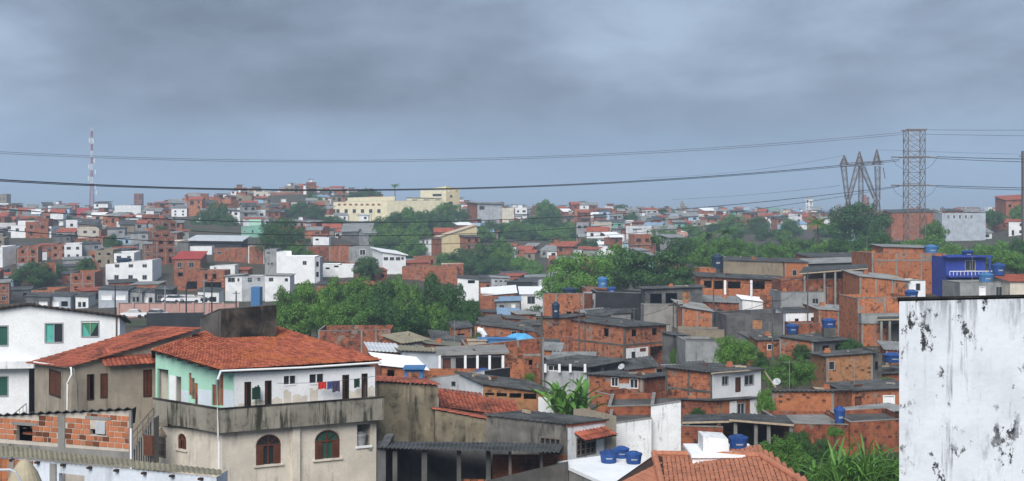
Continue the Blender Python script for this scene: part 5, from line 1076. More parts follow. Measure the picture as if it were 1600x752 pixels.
def service_poles():
    tops = []
    for i, (px, Y, h) in enumerate(((846, 112, 8), (1058, 130, 8.5), (1207, 126, 8), (1262, 150, 8), (1115, 160, 8), (1052, 150, 7.5), (905, 128, 7.5))):
        x = (px - 800) / F * Y; g = ground(x, Y); t = thing('utility_pole', (x, Y, g), 'grey concrete utility pole standing between the hillside houses', 'utility pole', 'utility poles'); mb = MB(); mb.tube([(x, Y, g - .4), (x, Y, g + h)], [.10, .06], 8); mb.build('shaft', 'concrete_dark', t); mb = MB(); mb.bar((x - .6, Y, g + h - .4), (x + .6, Y + .1, g + h - .4), .09); mb.build('crossarm', 'wood_dark', t); tops.append(Vector((x, Y, g + h - .35)))
    for k, (i, j) in enumerate(((0, 6), (6, 5), (5, 1), (1, 2), (2, 3), (4, 3), (5, 4))):
        a, b = tops[i], tops[j]; pts = [a.lerp(b, t / 10) + Vector((0, 0, -1.0 * (1 - (2 * t / 10 - 1) ** 2))) for t in range(11)]; mb = MB(); mb.tube(pts, .022, 4); solo(mb, 'service_cable', 'cable', pts[0], 'thin black service cable drooping between utility poles', 'cable', 'service cables')
service_poles()
# ------------------------------------------------------------------ valley floor and far slopes: the houses one can pick out
def grid_ops(f, x0, x1, n, y0, y1, w, kind='w'): return [(f, x0 + (x1 - x0) * k / max(1, n - 1) - w / 2, y0, x0 + (x1 - x0) * k / max(1, n - 1) + w / 2, y1, kind) for k in range(n)]
house('w3', 'white two-storey house with six square windows above the grey sheds', v(None, 165, 238, (None, 413, 406), 300, 2, W=9, mR='white_wall', roof='flat', rm='concrete_dark', drop=.4, op=grid_ops('R', 182, 226, 3, 430, 437, 7) + grid_ops('R', 183, 226, 3, 411, 418, 7)))
tank('w3', .33, .3, 3.6, 1.8, 'dark water tank on the white six-window house', 'tank_dark')
house('w2', 'white house with brick rooftop room high on the slope below the radio mast', v(None, 17, 80, (None, 352, 354), 420, 3, W=9, mR='white_wall', roof='flat', rm='concrete', drop=.3, op=grid_ops('R', 27, 55, 3, 357, 362, 5) + grid_ops('R', 65, 77, 2, 357, 362, 5)), v(None, 54, 76, (None, 341, 342), 423, 3, W=5, mR='brick_red', roof='flat', rm='concrete_dark', drop=.2), v(None, 28, 54, (None, 345, 345), 424, 3, W=5, mR='white_wall', roof='flat', rm='concrete', drop=.2))
house('w4', 'blank bright white block with one black window behind the valley trees', v(None, 432, 492, (None, 394, 402), 296, 2, W=9, mR='white_wall', roof='flat', rm='slab_white', cm='white_paint', drop=.3, pt=[(432, 394), (447, 394), (447.5, 401), (492, 401)], op=[('R', 473, 408, 479, 414, 'w')]), v(None, 492, 500, (None, 402, 402), 296.5, 2, W=6, mR='grey_pale', roof='flat', rm='concrete', drop=.2, op=[('R', 494, 409, 498, 417, 'h'), ('R', 494, 425, 498, 433, 'h')]))
house('g4', 'pale grey terrace house with wide blue window behind the pink wall', v(None, 352, 378, (None, 432, 430), 268, 2, W=6, mR='white_far', roof='sheet', rm='fibre_light', over=.4, op=[('R', 356, 434, 367, 441, 'w'), ('R', 371, 435, 374, 440, 'w')]))
house('g5', 'pale grey terrace house with two small windows beside the blank white block', v(None, 378, 414, (None, 432, 432), 268, 2, W=7, mR='grey_pale', roof='flat', rm='concrete', op=[('R', 387, 434, 394, 441, 'w'), ('R', 402, 434, 407, 439, 'w')]))
house('g6', 'off-white terrace house with dark window at the edge of the trees', v(None, 414, 453, (None, 430, 431), 266, 2, W=7, mR='white_far', roof='sheet', rm='fibre_light', over=.3, op=[('R', 420, 434, 427, 440, 'w'), ('R', 445, 435, 450, 440, 'w')]))
house('g7', 'grey three-storey house with paired dark windows beside the blank white block', v(None, 414, 432, (None, 390, 389), 305, 2, W=7, mR='grey_plaster', roof='flat', rm='concrete', op=[('R', 416, 393, 423, 397, 'w'), ('R', 418, 411, 421, 414, 'w'), ('R', 423, 411, 427, 414, 'w')]))
house('barn', 'dark open-sided hall with white roof edge and white wall', v(None, 297, 376, (None, 376, 377), 372, 2, W=12, mR='black_wall', roof='sheet', rm='metal_roof', over=.8, wave=0, thick=.3, rise=1.0))
house('barnw', 'white wall of a low building in front of the dark hall', v(None, 297, 331, (None, 385, 385), 364, 2, W=4, mR='white_wall', roof='flat', rm='concrete', drop=.2))
house('green', 'teal green two-storey house with small windows beside the round dark tree', v(None, 377, 412, (None, 354, 352), 425, 3, W=8, mR='green_paint', roof='flat', rm='concrete', drop=.2, op=[('R', 380, 360, 384, 364, 'ww'), ('R', 393, 360, 396, 364, 'w'), ('R', 386, 371, 390, 374, 'w')]))
house('green2', 'pale green house above the teal one', v(None, 389, 408, (None, 343, 343), 450, 3, W=6, mR='mint_wall', roof='flat', rm='concrete', drop=.2))
house('br5', 'brick house row with white column below the dark hall', v(None, 335, 390, (None, 388, 388), 335, 2, W=7, mR='brick_far', roof='flat', rm='concrete_dark', op=[('R', 339, 393, 346, 397, 'w')]), v(None, 388, 413, (None, 385, 384), 333, 2, W=7, mR='brick_far', roof='flat', rm='concrete_dark', cols=(2, 0), cm='white_paint'))
house('redr', 'brick house with bright red roof behind the grey sheds', v(None, 271, 313, (None, 405, 405), 318, 2, W=8, mR='brick_far', roof='sheet', rm='red_roof', over=.3, rise=1.6, op=[('R', 277, 410, 284, 418, 'w'), ('R', 295, 410, 303, 418, 'w')]))
house('br6', 'two-storey brick house with dark ground floor above the parked cars', v(None, 272, 312, (None, 421, 421), 286, 2, W=7, mR='brick_far', roof='flat', rm='concrete_dark', op=[('R', 278, 425, 286, 432, 'h'), ('R', 292, 440, 308, 452, 'h')]), v(None, 312, 351, (None, 423, 423), 285, 2, W=7, mR='brick_far', roof='flat', rm='concrete_dark', op=[('R', 320, 428, 324, 436, 'h'), ('R', 332, 428, 338, 436, 'h'), ('R', 318, 441, 346, 450, 'h')]))
house('w5', 'low white wall house in the middle of the brick terraces', v(None, 328, 367, (None, 416, 414), 300, 2, W=5, mR='white_far', roof='flat', rm='concrete', drop=.2, op=[('R', 334, 418, 338, 420, 'h')]))
house('w6', 'white house with a row of dark windows and sloping white roof behind the trees', v(582, 598, 634, (388, 394, 399), 318, 20, mR='white_wall', roof='sheet', rm='slab_white', over=.5, wave=0, thick=.2, op=grid_ops('R', 603, 622, 3, 402, 407, 7) + [('R', 627, 402, 631, 406, 'w')]))
house('br7', 'long dark brick building with flat roof behind the valley trees', v(None, 628, 715, (None, 418, 416), 300, 2, W=8, mR='brick_far', roof='flat', rm='concrete_dark', drop=.3), v(None, 690, 724, (None, 413, 412), 304, 2, W=6, mR='brick_far', roof='flat', rm='white_far', drop=.1, cm='white_paint'))
house('br8', 'dark red brick block of flats with bare side wall', v(None, 480, 515, (None, 386, 385), 352, 2, W=8, mR='brick_red', roof='flat', rm='concrete_dark', cols=(2, 0)), v(None, 515, 546, (None, 384, 384), 350, 2, W=8, mR='brick_far', roof='flat', rm='concrete_dark', cols=(3, 0), cm='concrete'))
house('gr8', 'grey house with white window frame behind the small round tree', v(None, 546, 582, (None, 386, 386), 347, 2, W=8, mR='grey_plaster', roof='flat', rm='concrete', op=[('R', 562, 390, 571, 399, 'ww')]))
house('w7', 'low white houses with dark windows beside the small round tree', v(None, 500, 530, (None, 413, 413), 310, 2, W=6, mR='white_far', roof='flat', rm='slab_white', drop=.2, op=[('R', 509, 418, 515, 421, 'h'), ('R', 522, 415, 529, 418, 'h')]), v(None, 529, 552, (None, 414, 414), 308, 2, W=6, mR='white_wall', roof='flat', rm='slab_white', drop=.2))
house('w8', 'small stepped white house beside the dark brick flats', v(None, 489, 514, (None, 370, 371), 400, 2, W=6, mR='white_far', roof='flat', rm='concrete', drop=.2, op=[('R', 493, 373, 498, 376, 'h')]))
house('gr9', 'wide grey shed roof building on the middle slope', v(None, 534, 580, (None, 362, 361), 440, 2, W=9, mR='dark_plaster', roof='sheet', rm='fibre_light', over=.4, rise=2.5))
def school():
    root = house('school', 'long cream school building with rows of windows on the hilltop', v(521, 605, 693, (316, 314, 313), 555, 24, thL=168, mR='pale_yellow', mL='pale_yellow', roof='flat', rm='concrete', drop=.3, cols=(0, 0),
          op=grid_ops('L', 528, 592, 6, 327, 333, 5, 'w') + grid_ops('L', 530, 592, 8, 318.5, 321.5, 4.5, 'b')), v(None, 543, 617, (None, 309, 307), 572, 4, W=8, mR='pale_yellow', roof='flat', rm='concrete', drop=.1), v(None, 636, 690, (None, 309, 310), 570, 4, W=6, mR='pale_yellow', roof='sheet', rm='fibre_light', over=.5, op=grid_ops('R', 648, 684, 3, 312, 318, 8, 'w')), v(None, 505, 580, (None, 336, 335), 545, 4, W=5, mR='pale_yellow', roof='flat', rm='concrete', drop=.1), name='school_building', cat='building')
school()
house('tower', 'beige four-storey tower block with open rooftop storey on the hilltop', v(657, 697, 718, (297, 291, 295), 590, 32, thL=165, mR='yellow_wall', mL='pale_yellow', roof='flat', rm='concrete_dark', drop=.3, op=grid_ops('L', 664, 692, 5, 294, 298, 4, 'h') + grid_ops('R', 701, 714, 3, 297, 300, 3, 'h') + [('R', 703, 305, 707, 309, 'w'), ('R', 703, 315, 707, 319, 'w'), ('L', 676, 303, 690, 307, 'w')]), name='apartment_building', cat='building')
house('hut', 'pale grey block on columns on the crest beside the tower block', v(730, 746, 785, (316, 318, 319), 530, 22, mR='grey_pale', mL='brick_far', roof='sheet', rm='fibre_light', over=.8, wave=0, thick=.25, op=[('R', 749, 322, 757, 328, 'w')]), v(None, 785, 803, (None, 325, 325), 532, 4, W=5, mR='cream_plaster', roof='flat', rm='concrete', drop=.1))
house('longw', 'long white shed on the far ridge by the radio mast', v(None, 179, 220, (None, 321, 321), 800, 2, W=8, mR='white_far', roof='flat', rm='concrete', drop=.2))
house('flats', 'grey tower block on the far ridge by the radio mast', v(None, -12, 10, (None, 304, 303), 900, 4, W=10, mR='tan_plaster', roof='flat', rm='concrete', drop=.3, op=grid_ops('R', -6, 6, 3, 309, 312, 2, 'h') + grid_ops('R', -6, 6, 3, 317, 320, 2, 'h')), name='apartment_building', cat='building')
house('wc', 'small white house with four windows on the hill beside the dark trees', v(None, 268, 292, (None, 325, 325), 560, 4, W=7, mR='white_wall', roof='sheet', rm='fibre_light', over=.4, rise=.8, op=grid_ops('R', 274, 286, 2, 329, 332, 3) + grid_ops('R', 274, 286, 2, 334, 337, 3)))
house('redh', 'bright red house on the ridge below the radio mast', v(None, 120, 141, (None, 325, 325), 700, 3, W=9, mR='red_paint', roof='flat', rm='concrete', drop=.2))
house('crest', 'stepped dark brick block on the very top of the hill', v(None, 423, 472, (None, 301, 301), 705, 3, W=9, mR='brick_far', roof='flat', rm='concrete_dark', drop=.2), v(None, 449, 460, (None, 296, 296), 708, 3, W=5, mR='brick_far', roof='sheet', over=1, wave=0))
house('yel2', 'orange and white house with blue stair on the slope above the middle trees', v(655, 674, 690, (376, 373, 373), 405, 40, mR='brick_far', mL='white_far', roof='sheet', rm='timber_roof', over=.4, op=[('L', 660, 376, 663, 381, 'w'), ('L', 666, 376, 669, 381, 'w')]), v(None, 688, 745, (None, 370, 352), 418, 25, W=5, mR='yellow_wall', roof='sheet', rm='timber_roof', over=.4))
house('pw', 'white house with black roof below the middle trees', v(None, 715, 748, (None, 434, 437), 262, 2, W=7, mR='white_wall', roof='sheet', over=.3, wave=0, op=[('R', 731, 438, 742, 443, 'h'), ('R', 717, 447, 724, 453, 'w')]))
house('gw', 'grey-white two-storey house with four windows in the valley', v(None, 768, 796, (None, 434, 435), 268, 3, W=7, mR='grey_pale', roof='sheet', rm='fibre_light', over=.3, op=grid_ops('R', 775, 790, 3, 438, 441, 4) + grid_ops('R', 775, 790, 3, 446, 449, 4)))
house('whr', 'low hall with long bright white roof in the valley', v(None, 754, 806, (None, 462, 458), 230, 2, W=7, mR='brick_far', roof='sheet', rm='slab_white', over=.3, wave=0, rise=.9))
house('whr2', 'low house with bright white roof beside the round green tree', v(None, 814, 852, (None, 460, 460), 232, 2, W=7, mR='white_far', roof='sheet', rm='slab_white', over=.3, wave=0, rise=.9, op=[('R', 824, 463, 836, 475, 'w')]))
house('blr', 'grey house with pale blue sheet roof in the valley', v(None, 776, 812, (None, 471, 470), 222, 2, W=6, mR='grey_plaster', roof='sheet', rm='blue_roof', over=.4, rise=.3, op=[('R', 799, 475, 805, 494, 'dw'), ('R', 780, 476, 788, 482, 'w')]))
house('brv', 'brick house with flat roof in the valley beside the dark trees', v(None, 749, 778, (None, 462, 463), 224, 2, W=6, mR='brick_far', roof='flat', rm='concrete_dark'))
house('blv', 'long black walled house in the valley', v(None, 793, 832, (None, 441, 441), 262, 2, W=5, mR='black_wall', roof='sheet', over=.2, wave=0))
house('whv', 'white house with dark blue front in the valley', v(None, 843, 862, (None, 440, 440), 258, 2, W=6, mR='white_wall', roof='flat', rm='concrete', op=[('R', 852, 438, 858, 446, 'w')]))
house('lowv', 'low brick house with dark roof at the foot of the trees', v(None, 754, 780, (None, 488, 489), 190, 2, W=5, mR='brick_red', roof='sheet', over=.3, wave=0), v(None, 780, 812, (None, 492, 493), 188, 2, W=6, mR='grey_plaster', roof='sheet', rm='blue_roof', over=.3, wave=.02, rise=.5))
house('pylb', 'brick terrace house behind the tall mast pylon', v(None, 1393, 1460, (None, 333, 331), 430, 2, W=8, mR='brick_far', roof='sheet', over=.3, wave=0, rise=1))
house('pylw', 'long pale house with many windows and flat roof behind the pylons', v(None, 1472, 1540, (None, 333, 333), 420, 2, W=7, mR='pale_blue_grey', roof='flat', rm='concrete', drop=.2, op=grid_ops('R', 1482, 1518, 5, 336, 342, 4, 'ww')))
house('pylg', 'pale mint house half hidden by the tree under the pylon', v(None, 1322, 1350, (None, 349, 349), 415, 2, W=7, mR='mint_wall', roof='sheet', rm='tile_far', over=.3, wave=0, rise=.8))
house('rh', 'tall brick house with tiled roof on the hill beyond the pylons', v(None, 1572, 1625, (None, 313, 310), 470, 4, W=9, mR='brick_far', roof='sheet', rm='tile_far', over=.5, wave=0, rise=1.5, op=grid_ops('R', 1578, 1594, 2, 320, 324, 4, 'h')))
# grey sheds along the back of the yard
for i_, (x0_, x1_, y_, m_, lab_) in enumerate(((40, 78, 463, 'dark_plaster', 'dark shed front with pale shutters behind the white gable roof'), (78, 110, 462, 'pale_blue_grey', 'pale blue-grey shed with barred front beside the yard'), (118, 138, 463, 'white_far', 'small white shed in the row behind the yard'), (154, 200, 452, 'pale_blue_grey', 'wide pale blue shed with two pale shutters behind the pink wall'), (203, 222, 455, 'grey_plaster', 'narrow grey shed in the row behind the pink wall'), (222, 242, 456, 'grey_pale', 'grey shed with roller shutter behind the pink wall'), (242, 268, 452, 'black_wall', 'dark open garage behind the parked cars'), (309, 342, 455, 'white_far', 'white workshop wall behind the pink lean-to'))):
    house('shed%d' % i_, lab_, v(None, x0_, x1_, (None, y_, y_ + 1), 256 + (i_ % 3), 2, W=5, mR=m_, roof='sheet', rm='fibre_roof', over=.3, wave=0, rise=.4, op=[('R', x0_ + 4, y_ + 9, x0_ + (x1_ - x0_) * .45, y_ + 17, 'dw' if i_ % 2 else 'w'), ('R', x0_ + (x1_ - x0_) * .55, y_ + 9, x1_ - 4, y_ + 17, 'dw' if i_ % 3 == 0 else 'h')]), name='shed', cat='shed')
def yard():
    t = thing('yard_wall', at(190, 500, 236), 'long pink boundary wall of the yard', 'wall'); x0, x1 = at(185, 480, 236).x, at(372, 480, 236).x; mb = MB(); mb.box(x0, x1, 236, 236.3, 19, zat(474, 236)); mb.build('wall_panel', 'pink_wall', t)
    for k in range(9): x = x0 + (x1 - x0) * k / 8; mb = MB(); mb.box(x - .2, x + .2, 235.8, 236, 19, zat(472.5, 236)); mb.build('pillar', 'pink_wall', t)
    mb = MB(); mb.box(x0, x1, 235.9, 236.4, zat(474, 236), zat(473.4, 236)); mb.build('coping', 'concrete', t)
    house('blackyard', 'soot black wall in front of the pink yard wall', v(None, 229, 318, (None, 490, 489), 200, -2, W=1, thL=100, mR='black_wall', roof='flat', rm='concrete_dark', cm='concrete_dark', drop=.1), name='yard_wall', cat='wall')
    for i, (px, yt, Y) in enumerate(((180, 445, 236.8), (258, 447, 232), (291, 445, 233), (319, 435, 231), (331, 435, 231), (218, 452, 250), (369, 455, 228))):
        p = at(px, 480, Y); mb = MB(); mb.tube([(p.x, Y, ground(p.x, Y) - .3), (p.x, Y, zat(yt, Y))], [.16, .10], 6); q = zat(yt, Y); mb.bar((p.x - .6, Y, q - .4), (p.x + .6, Y, q - .4), .1)
        solo(mb, 'yard_pole', 'steel_grey' if i % 2 else 'cable', (p.x, Y, ground(p.x, Y)), 'slender pole with short crossbar rising beside the pink yard wall', 'pole', 'poles around the yard')
    p = at(392, 480, 232); mb = MB(); x1 = at(406, 480, 232).x; mb.box(p.x, x1, 232, 234.5, 20, zat(449, 232))
    for k in range(6): x = p.x + (x1 - p.x) * (k + .5) / 6; mb.box(x - .06, x + .06, 231.93, 232.02, 20, zat(449.5, 232))
    solo(mb, 'shipping_container', 'tank_light', (p.x, 233, 20), 'upright ribbed blue container at the end of the pink wall', 'container')
    # parked cars
    def car(loc, rz, mat, label):
        t = thing('parked_car', loc, label, 'car', 'cars parked in the yard'); o = Vector(loc); M = Matrix.Rotation(rz, 3, 'Z')
        def T(p): return o + M @ Vector(p)
        body = [(-2.0, .35), (-2.0, .75), (-1.85, .9), (-1.1, .95), (1.2, .95), (1.9, .88), (2.05, .7), (2.05, .35)]; cab = [(-1.3, .93), (-.85, 1.42), (.55, 1.45), (1.25, .93)]
        for name, pr, w, w2, mt in (('body', body, .82, .82, mat), ('cabin', cab, .78, .62, 'glass')):
            mb = MB(); L_, R_ = [], []
            for x, z in pr: ww = w if z < 1 else w2; L_.append(T((x, ww, z))); R_.append(T((x, -ww, z)))
            mb.poly(L_); mb.poly(R_[::-1])
            for k in range(len(pr)): j = (k + 1) % len(pr); mb.poly([L_[j], L_[k], R_[k], R_[j]])
            mb.build(name, mt, t)
        mb = MB(); mb.box8([T((-.86, -.64, 1.42)), T((.56, -.64, 1.45)), T((.56, .64, 1.45)), T((-.86, .64, 1.42)), T((-.75, -.55, 1.48)), T((.45, -.55, 1.5)), T((.45, .55, 1.5)), T((-.75, .55, 1.48))]); mb.build('roof', mat, t)
        for x in (-1.25, 1.3):
            for y in (-.8, .8): mb = MB(); mb.tube([T((x, y - .1, .32)), T((x, y + .1, .32))], .32, 12); mb.build('wheel', 'rubber', t)
    for px, Y, rz, mat, lab in ((270, 246, 2.9, 'car_white', 'white car with dark windows parked behind the pink wall'), (286, 248, 3.0, 'car_white', 'white car with dark windows parked behind the pink wall'), (297, 247, 3.3, 'car_white', 'white car with dark windows parked behind the pink wall'), (310, 249, 3.1, 'car_dark', 'dark car parked behind the pink wall'),
                                (208, 215, 3.2, 'car_white', 'white car parked in front of the pink wall'), (243, 212, 3.0, 'car_white', 'white car parked in front of the pink wall')):
        x = at(px, 470, Y).x; t_ = (x, Y, ground(x, Y) + .35); car((x, Y, zat(473, Y) if Y > 240 else zat(497, Y)), rz, mat, lab)
yard()
# ------------------------------------------------------------------ look-alike houses filling the slopes
def proto(kind, wall, w, d, st, roof, rm, label, wk='h', cols=0, mL=None, rise=0.5, cat='house'):
    root = thing('house', (0, 0, 0), label, cat, kind); r = random.Random(hash(kind) % 1000 if False else len(kind) * 7 + len(label)); h = 2.75 * st; ops = []
    for s in range(st):
        n = max(2, int(w / 2.6))
        for k in range(n):
            if r.random() < .2: continue
            u = w * (k + .5) / n; hw = r.choice((.45, .55, .7)); z = s * 2.75
            if s == 0 and k == n // 2: ops.append(('R', u - .45, u + .45, z + .1, z + 2.05, 'h'))
            else: ops.append(('R', u - hw, u + hw, z + 1.0, z + 2.05, wk))
        for k in range(max(1, int(d / 3))):
            if r.random() < .5: ops.append(('L', d * (k + .5) / max(1, int(d / 3)) - .45, d * (k + .5) / max(1, int(d / 3)) + .45, s * 2.75 + 1.0, s * 2.75 + 2.0, wk))
    volume(root, V2(-w / 2, -d / 2), V2(1, 0), V2(0, 1), w, d, -3.5, [(0, h), (w, h + .2)], h + rise, mR=wall, mL=mL or wall, roof=roof, rm=rm, over=.35, ops=ops, cols=(cols, cols), beams=[2.75 * s for s in range(1, st)] if cols else (), wave=0, drop=.7, thick=.09)
    return root
BASE = [('brick one storey dark roof', 'brick_far', 7, 6, 1, 'sheet', 'fibre_roof', 'one-storey bare brick hillside house with dark sheet roof', 'h', 0), ('brick two storey flat', 'brick_far', 6.5, 7, 2, 'flat', 'concrete_dark', 'two-storey bare brick hillside house with concrete columns and flat roof', 'h', 3),
        ('brick two storey light roof', 'brick_far', 8, 6, 2, 'sheet', 'fibre_light', 'two-storey bare brick hillside house with pale grey sheet roof', 'w', 3), ('red brick three storey', 'brick_red', 6, 7, 3, 'flat', 'concrete_dark', 'three-storey dark red brick hillside house with flat roof', 'h', 3),
        ('grey one storey', 'grey_plaster', 8, 6, 1, 'sheet', 'fibre_light', 'one-storey grey rendered hillside house with pale sheet roof', 'h', 0), ('grey two storey', 'grey_plaster', 7, 6, 2, 'sheet', 'fibre_roof', 'two-storey grey rendered hillside house with dark sheet roof', 'w', 0),
        ('white two storey', 'white_far', 6, 6, 2, 'flat', 'concrete', 'two-storey white rendered hillside house with flat roof', 'w', 0), ('white one storey tile', 'white_far', 7, 6, 1, 'sheet', 'tile_far', 'one-storey white hillside house with red clay roof', 'w', 0),
        ('brick tile roof', 'brick_far', 8, 6.5, 1, 'sheet', 'tile_far', 'one-storey bare brick hillside house with red clay roof', 'h', 0), ('cream two storey', 'cream_plaster', 7, 6, 2, 'flat', 'concrete', 'two-storey cream rendered hillside house with flat roof', 'w', 0),
        ('pale blue one storey', 'pale_blue', 6, 5, 1, 'sheet', 'fibre_light', 'one-storey pale blue hillside house with pale sheet roof', 'w', 0), ('dark shed', 'dark_plaster', 9, 6, 1, 'sheet', 'fibre_roof', 'one-storey dark rendered hillside house with dark sheet roof', 'h', 0),
        ('orange brick one storey', 'brick_orange', 7, 6, 1, 'flat', 'concrete_dark', 'one-storey orange brick hillside house with flat roof', 'h', 3), ('tan two storey', 'tan_plaster', 7, 6, 2, 'flat', 'concrete', 'two-storey tan rendered hillside house with flat roof', 'h', 0)]
WEIGHT = [7, 7, 5, 3, 5, 5, 5, 3, 4, 3, 2, 4, 4, 4]
PROTO = [proto(*b) for b in BASE]; used = [False] * len(PROTO)
occupied = []
for o_ in list(scene.objects):
    if o_.type == 'EMPTY' and o_.get('category') in ('house', 'building', 'shed') and o_ not in PROTO and o_.location.y > 175: occupied.append((o_.location.x, o_.location.y))
placed = []
def put(i, x, y, rz, sc, dz=0):
    o = PROTO[i] if not used[i] else copy_tree(PROTO[i]); used[i] = True
    o.location = (x, y, ground(x, y) + dz); o.rotation_euler = (0, 0, rz); o.scale = (sc, sc, sc)
TREEZONES = [(425, 750, 150, 225), (395, 475, 318, 345), (300, 365, 455, 500), (585, 690, 400, 520), (668, 855, 345, 410), (785, 900, 480, 560), (1060, 1620, 200, 375), (860, 1090, 185, 260), (825, 870, 560, 640), (690, 735, 540, 575), (735, 790, 440, 480), (445, 500, 520, 560)]
PROT += [(425, 755, 500, 170), (300, 365, 370, 470), (585, 690, 398, 405), (668, 850, 425, 352), (780, 900, 380, 495), (860, 1090, 440, 205), (1060, 1640, 398, 250), (405, 478, 388, 330), (550, 598, 428, 292), (20, 85, 443, 292), (690, 735, 345, 530), (445, 500, 342, 535), (1300, 1390, 372, 338)]
def headroom(x, y, hw):
    """tallest house that still leaves the named houses and woods behind it in view"""
    px = x / y * F + 800; pw = hw / y * F; h = 99; g = ground(x, y)
    for a, b, yb, Y in PROT:
        if Y > y + 3 and a < px + pw and b > px - pw: h = min(h, CZ - (yb - HY) / F * y - g)
    return h
def fill(px0, px1, ya, yb, dy, gap, seed, maxn=999, weights=None, far=False):
    r = random.Random(seed); n = 0; y = ya
    while y < yb and n < maxn:
        x = (px0 - 800) / F * y + r.uniform(0, 6); xe = (px1 - 800) / F * y
        while x < xe and n < maxn:
            yy = y + r.uniform(-.4, .4) * dy; px = x / yy * F + 800; step = r.uniform(*gap)
            ok = not any(a < px < b and c < yy < d for a, b, c, d in TREEZONES) and all(abs(x - a) > 6.5 or not (-4 < b - yy < 9) for a, b in occupied) and all((x - a) ** 2 + (yy - b) ** 2 > 28 for a, b in placed)
            if ok:
                hr = headroom(x, yy, 3.2); fit = [j if hr > BASE[j][4] * 2.75 * .78 + .6 else -1 for j in range(len(PROTO))]; fit = [j for j in fit if j >= 0]
                if fit: i = r.choices(fit, [WEIGHT[j] for j in fit])[0]; put(i, x, yy, r.choice((-.3, -.1, .1, .25, .4, .6)) + r.uniform(-.1, .1), r.uniform(.7, .86)); placed.append((x, yy)); n += 1
            x += step
        y += dy
    return n
n0 = fill(-25, 430, 262, 400, 11, (6.5, 9), 1) + fill(470, 740, 268, 400, 15, (6.5, 10), 2) + fill(735, 900, 205, 330, 12, (6.5, 9), 3)
print('FILL', n0)
for i_, u_ in enumerate(used):
    if not u_: put(i_, 20 + i_ * 12, 640, .1, 1)
FAR_M = ['brick_far', 'white_far', 'tile_far', 'grey_plaster', 'pale_blue', 'cream_plaster', 'fibre_light', 'void', 'fibre_roof', 'concrete', 'brick_red', 'green_paint', 'tan_plaster', 'slab_white', 'brick_orange', 'blue_roof', 'pink_wall']
def far_house(mb, r, x, y, rz, tall=0):
    """one small house of the far mass: storeys, openings, slab or pitched roof, rooftop room"""
    z = ground(x, y); w, d = r.uniform(3.4, 7.2), r.uniform(3.4, 5.5); st = tall or r.choices((1, 2, 3), (6, 5, 1.2))[0]
    hr = headroom(x, y, w / 2)
    while st > 1 and hr < st * 2.3 + .9: st -= 1
    if hr < 2.6: return 0
    h = 2.3 * st; c, s = math.cos(rz), math.sin(rz)
    def T(a, b, zz): return (x + c * a - s * b, y + s * a + c * b, z + zz)
    def bx(a0, a1, b0, b1, z0, z1, m, dz=0): mb.box8([T(a0, b0, z0), T(a1, b0, z0), T(a1, b1, z0 + dz), T(a0, b1, z0 + dz), T(a0, b0, z1), T(a1, b0, z1), T(a1, b1, z1 + dz), T(a0, b1, z1 + dz)], m)
    wm = r.choices((0, 10, 14, 1, 3, 5, 4, 12, 11, 16), (9, 4, 3, 5, 5, 2, 1.2, 3, .5, .6))[0]
    bx(-w / 2, w / 2, -d / 2, d / 2, -4, h, wm)
    for q in range(st):
        for k in range(max(1, int(w / 2.4))):
            if r.random() < .3: continue
            u = -w / 2 + w * (k + .5) / max(1, int(w / 2.4)); hw = r.uniform(.35, .75); z0 = q * 2.3 + (.1 if r.random() < .15 else .8); bx(u - hw, u + hw, -d / 2 - .04, -d / 2 + .1, z0, q * 2.3 + 1.8, 7)
        if q and r.random() < .5: bx(-w / 2 - .1, w / 2 + .1, -d / 2 - r.uniform(.1, 1.0), d / 2, q * 2.3 - .1, q * 2.3 + .1, 9)
    t = r.random()
    if t < .55: o = r.uniform(.2, .6); bx(-w / 2 - o, w / 2 + o, -d / 2 - o, d / 2 + o, h + .02, h + .14, r.choices((8, 6, 2, 13, 15), (5, 5, 4, 1.2, .8))[0], r.uniform(.3, 1.6))
    elif t < .72:
        o = .35; m = r.choice((2, 2, 8, 6)); e = d / 2 + o; rg = r.uniform(.9, 1.7)
        for sg in (-1, 1): mb.poly([T(-w / 2 - o, sg * e, h), T(w / 2 + o, sg * e, h), T(w / 2 + o, 0, h + rg), T(-w / 2 - o, 0, h + rg)], mi=m)
        for sg in (-1, 1): mb.poly([T(sg * w / 2, -d / 2, h - .1), T(sg * w / 2, d / 2, h - .1), T(sg * w / 2, 0, h + rg - .1)], mi=wm)
    else:
        for a0, a1, b0, b1 in ((-w / 2, w / 2, -d / 2 - .02, -d / 2 + .12), (-w / 2 - .02, -w / 2 + .12, -d / 2, d / 2), (w / 2 - .12, w / 2 + .02, -d / 2, d / 2)): bx(a0, a1, b0, b1, h, h + .8, wm)
        if r.random() < .6: bx(-w / 4, w / 4 * r.uniform(0, 1), -d / 4, d / 2 - .2, h, h + 2.3, r.choice((0, 10, 1, 3))); bx(-w / 4 - .3, w / 4 + .2, -d / 4 - .3, d / 2, h + 2.3, h + 2.4, r.choice((6, 8, 9)))
        elif r.random() < .4: bx(-.6, .6, 0, 1.2, h, h + 1.1, 15)
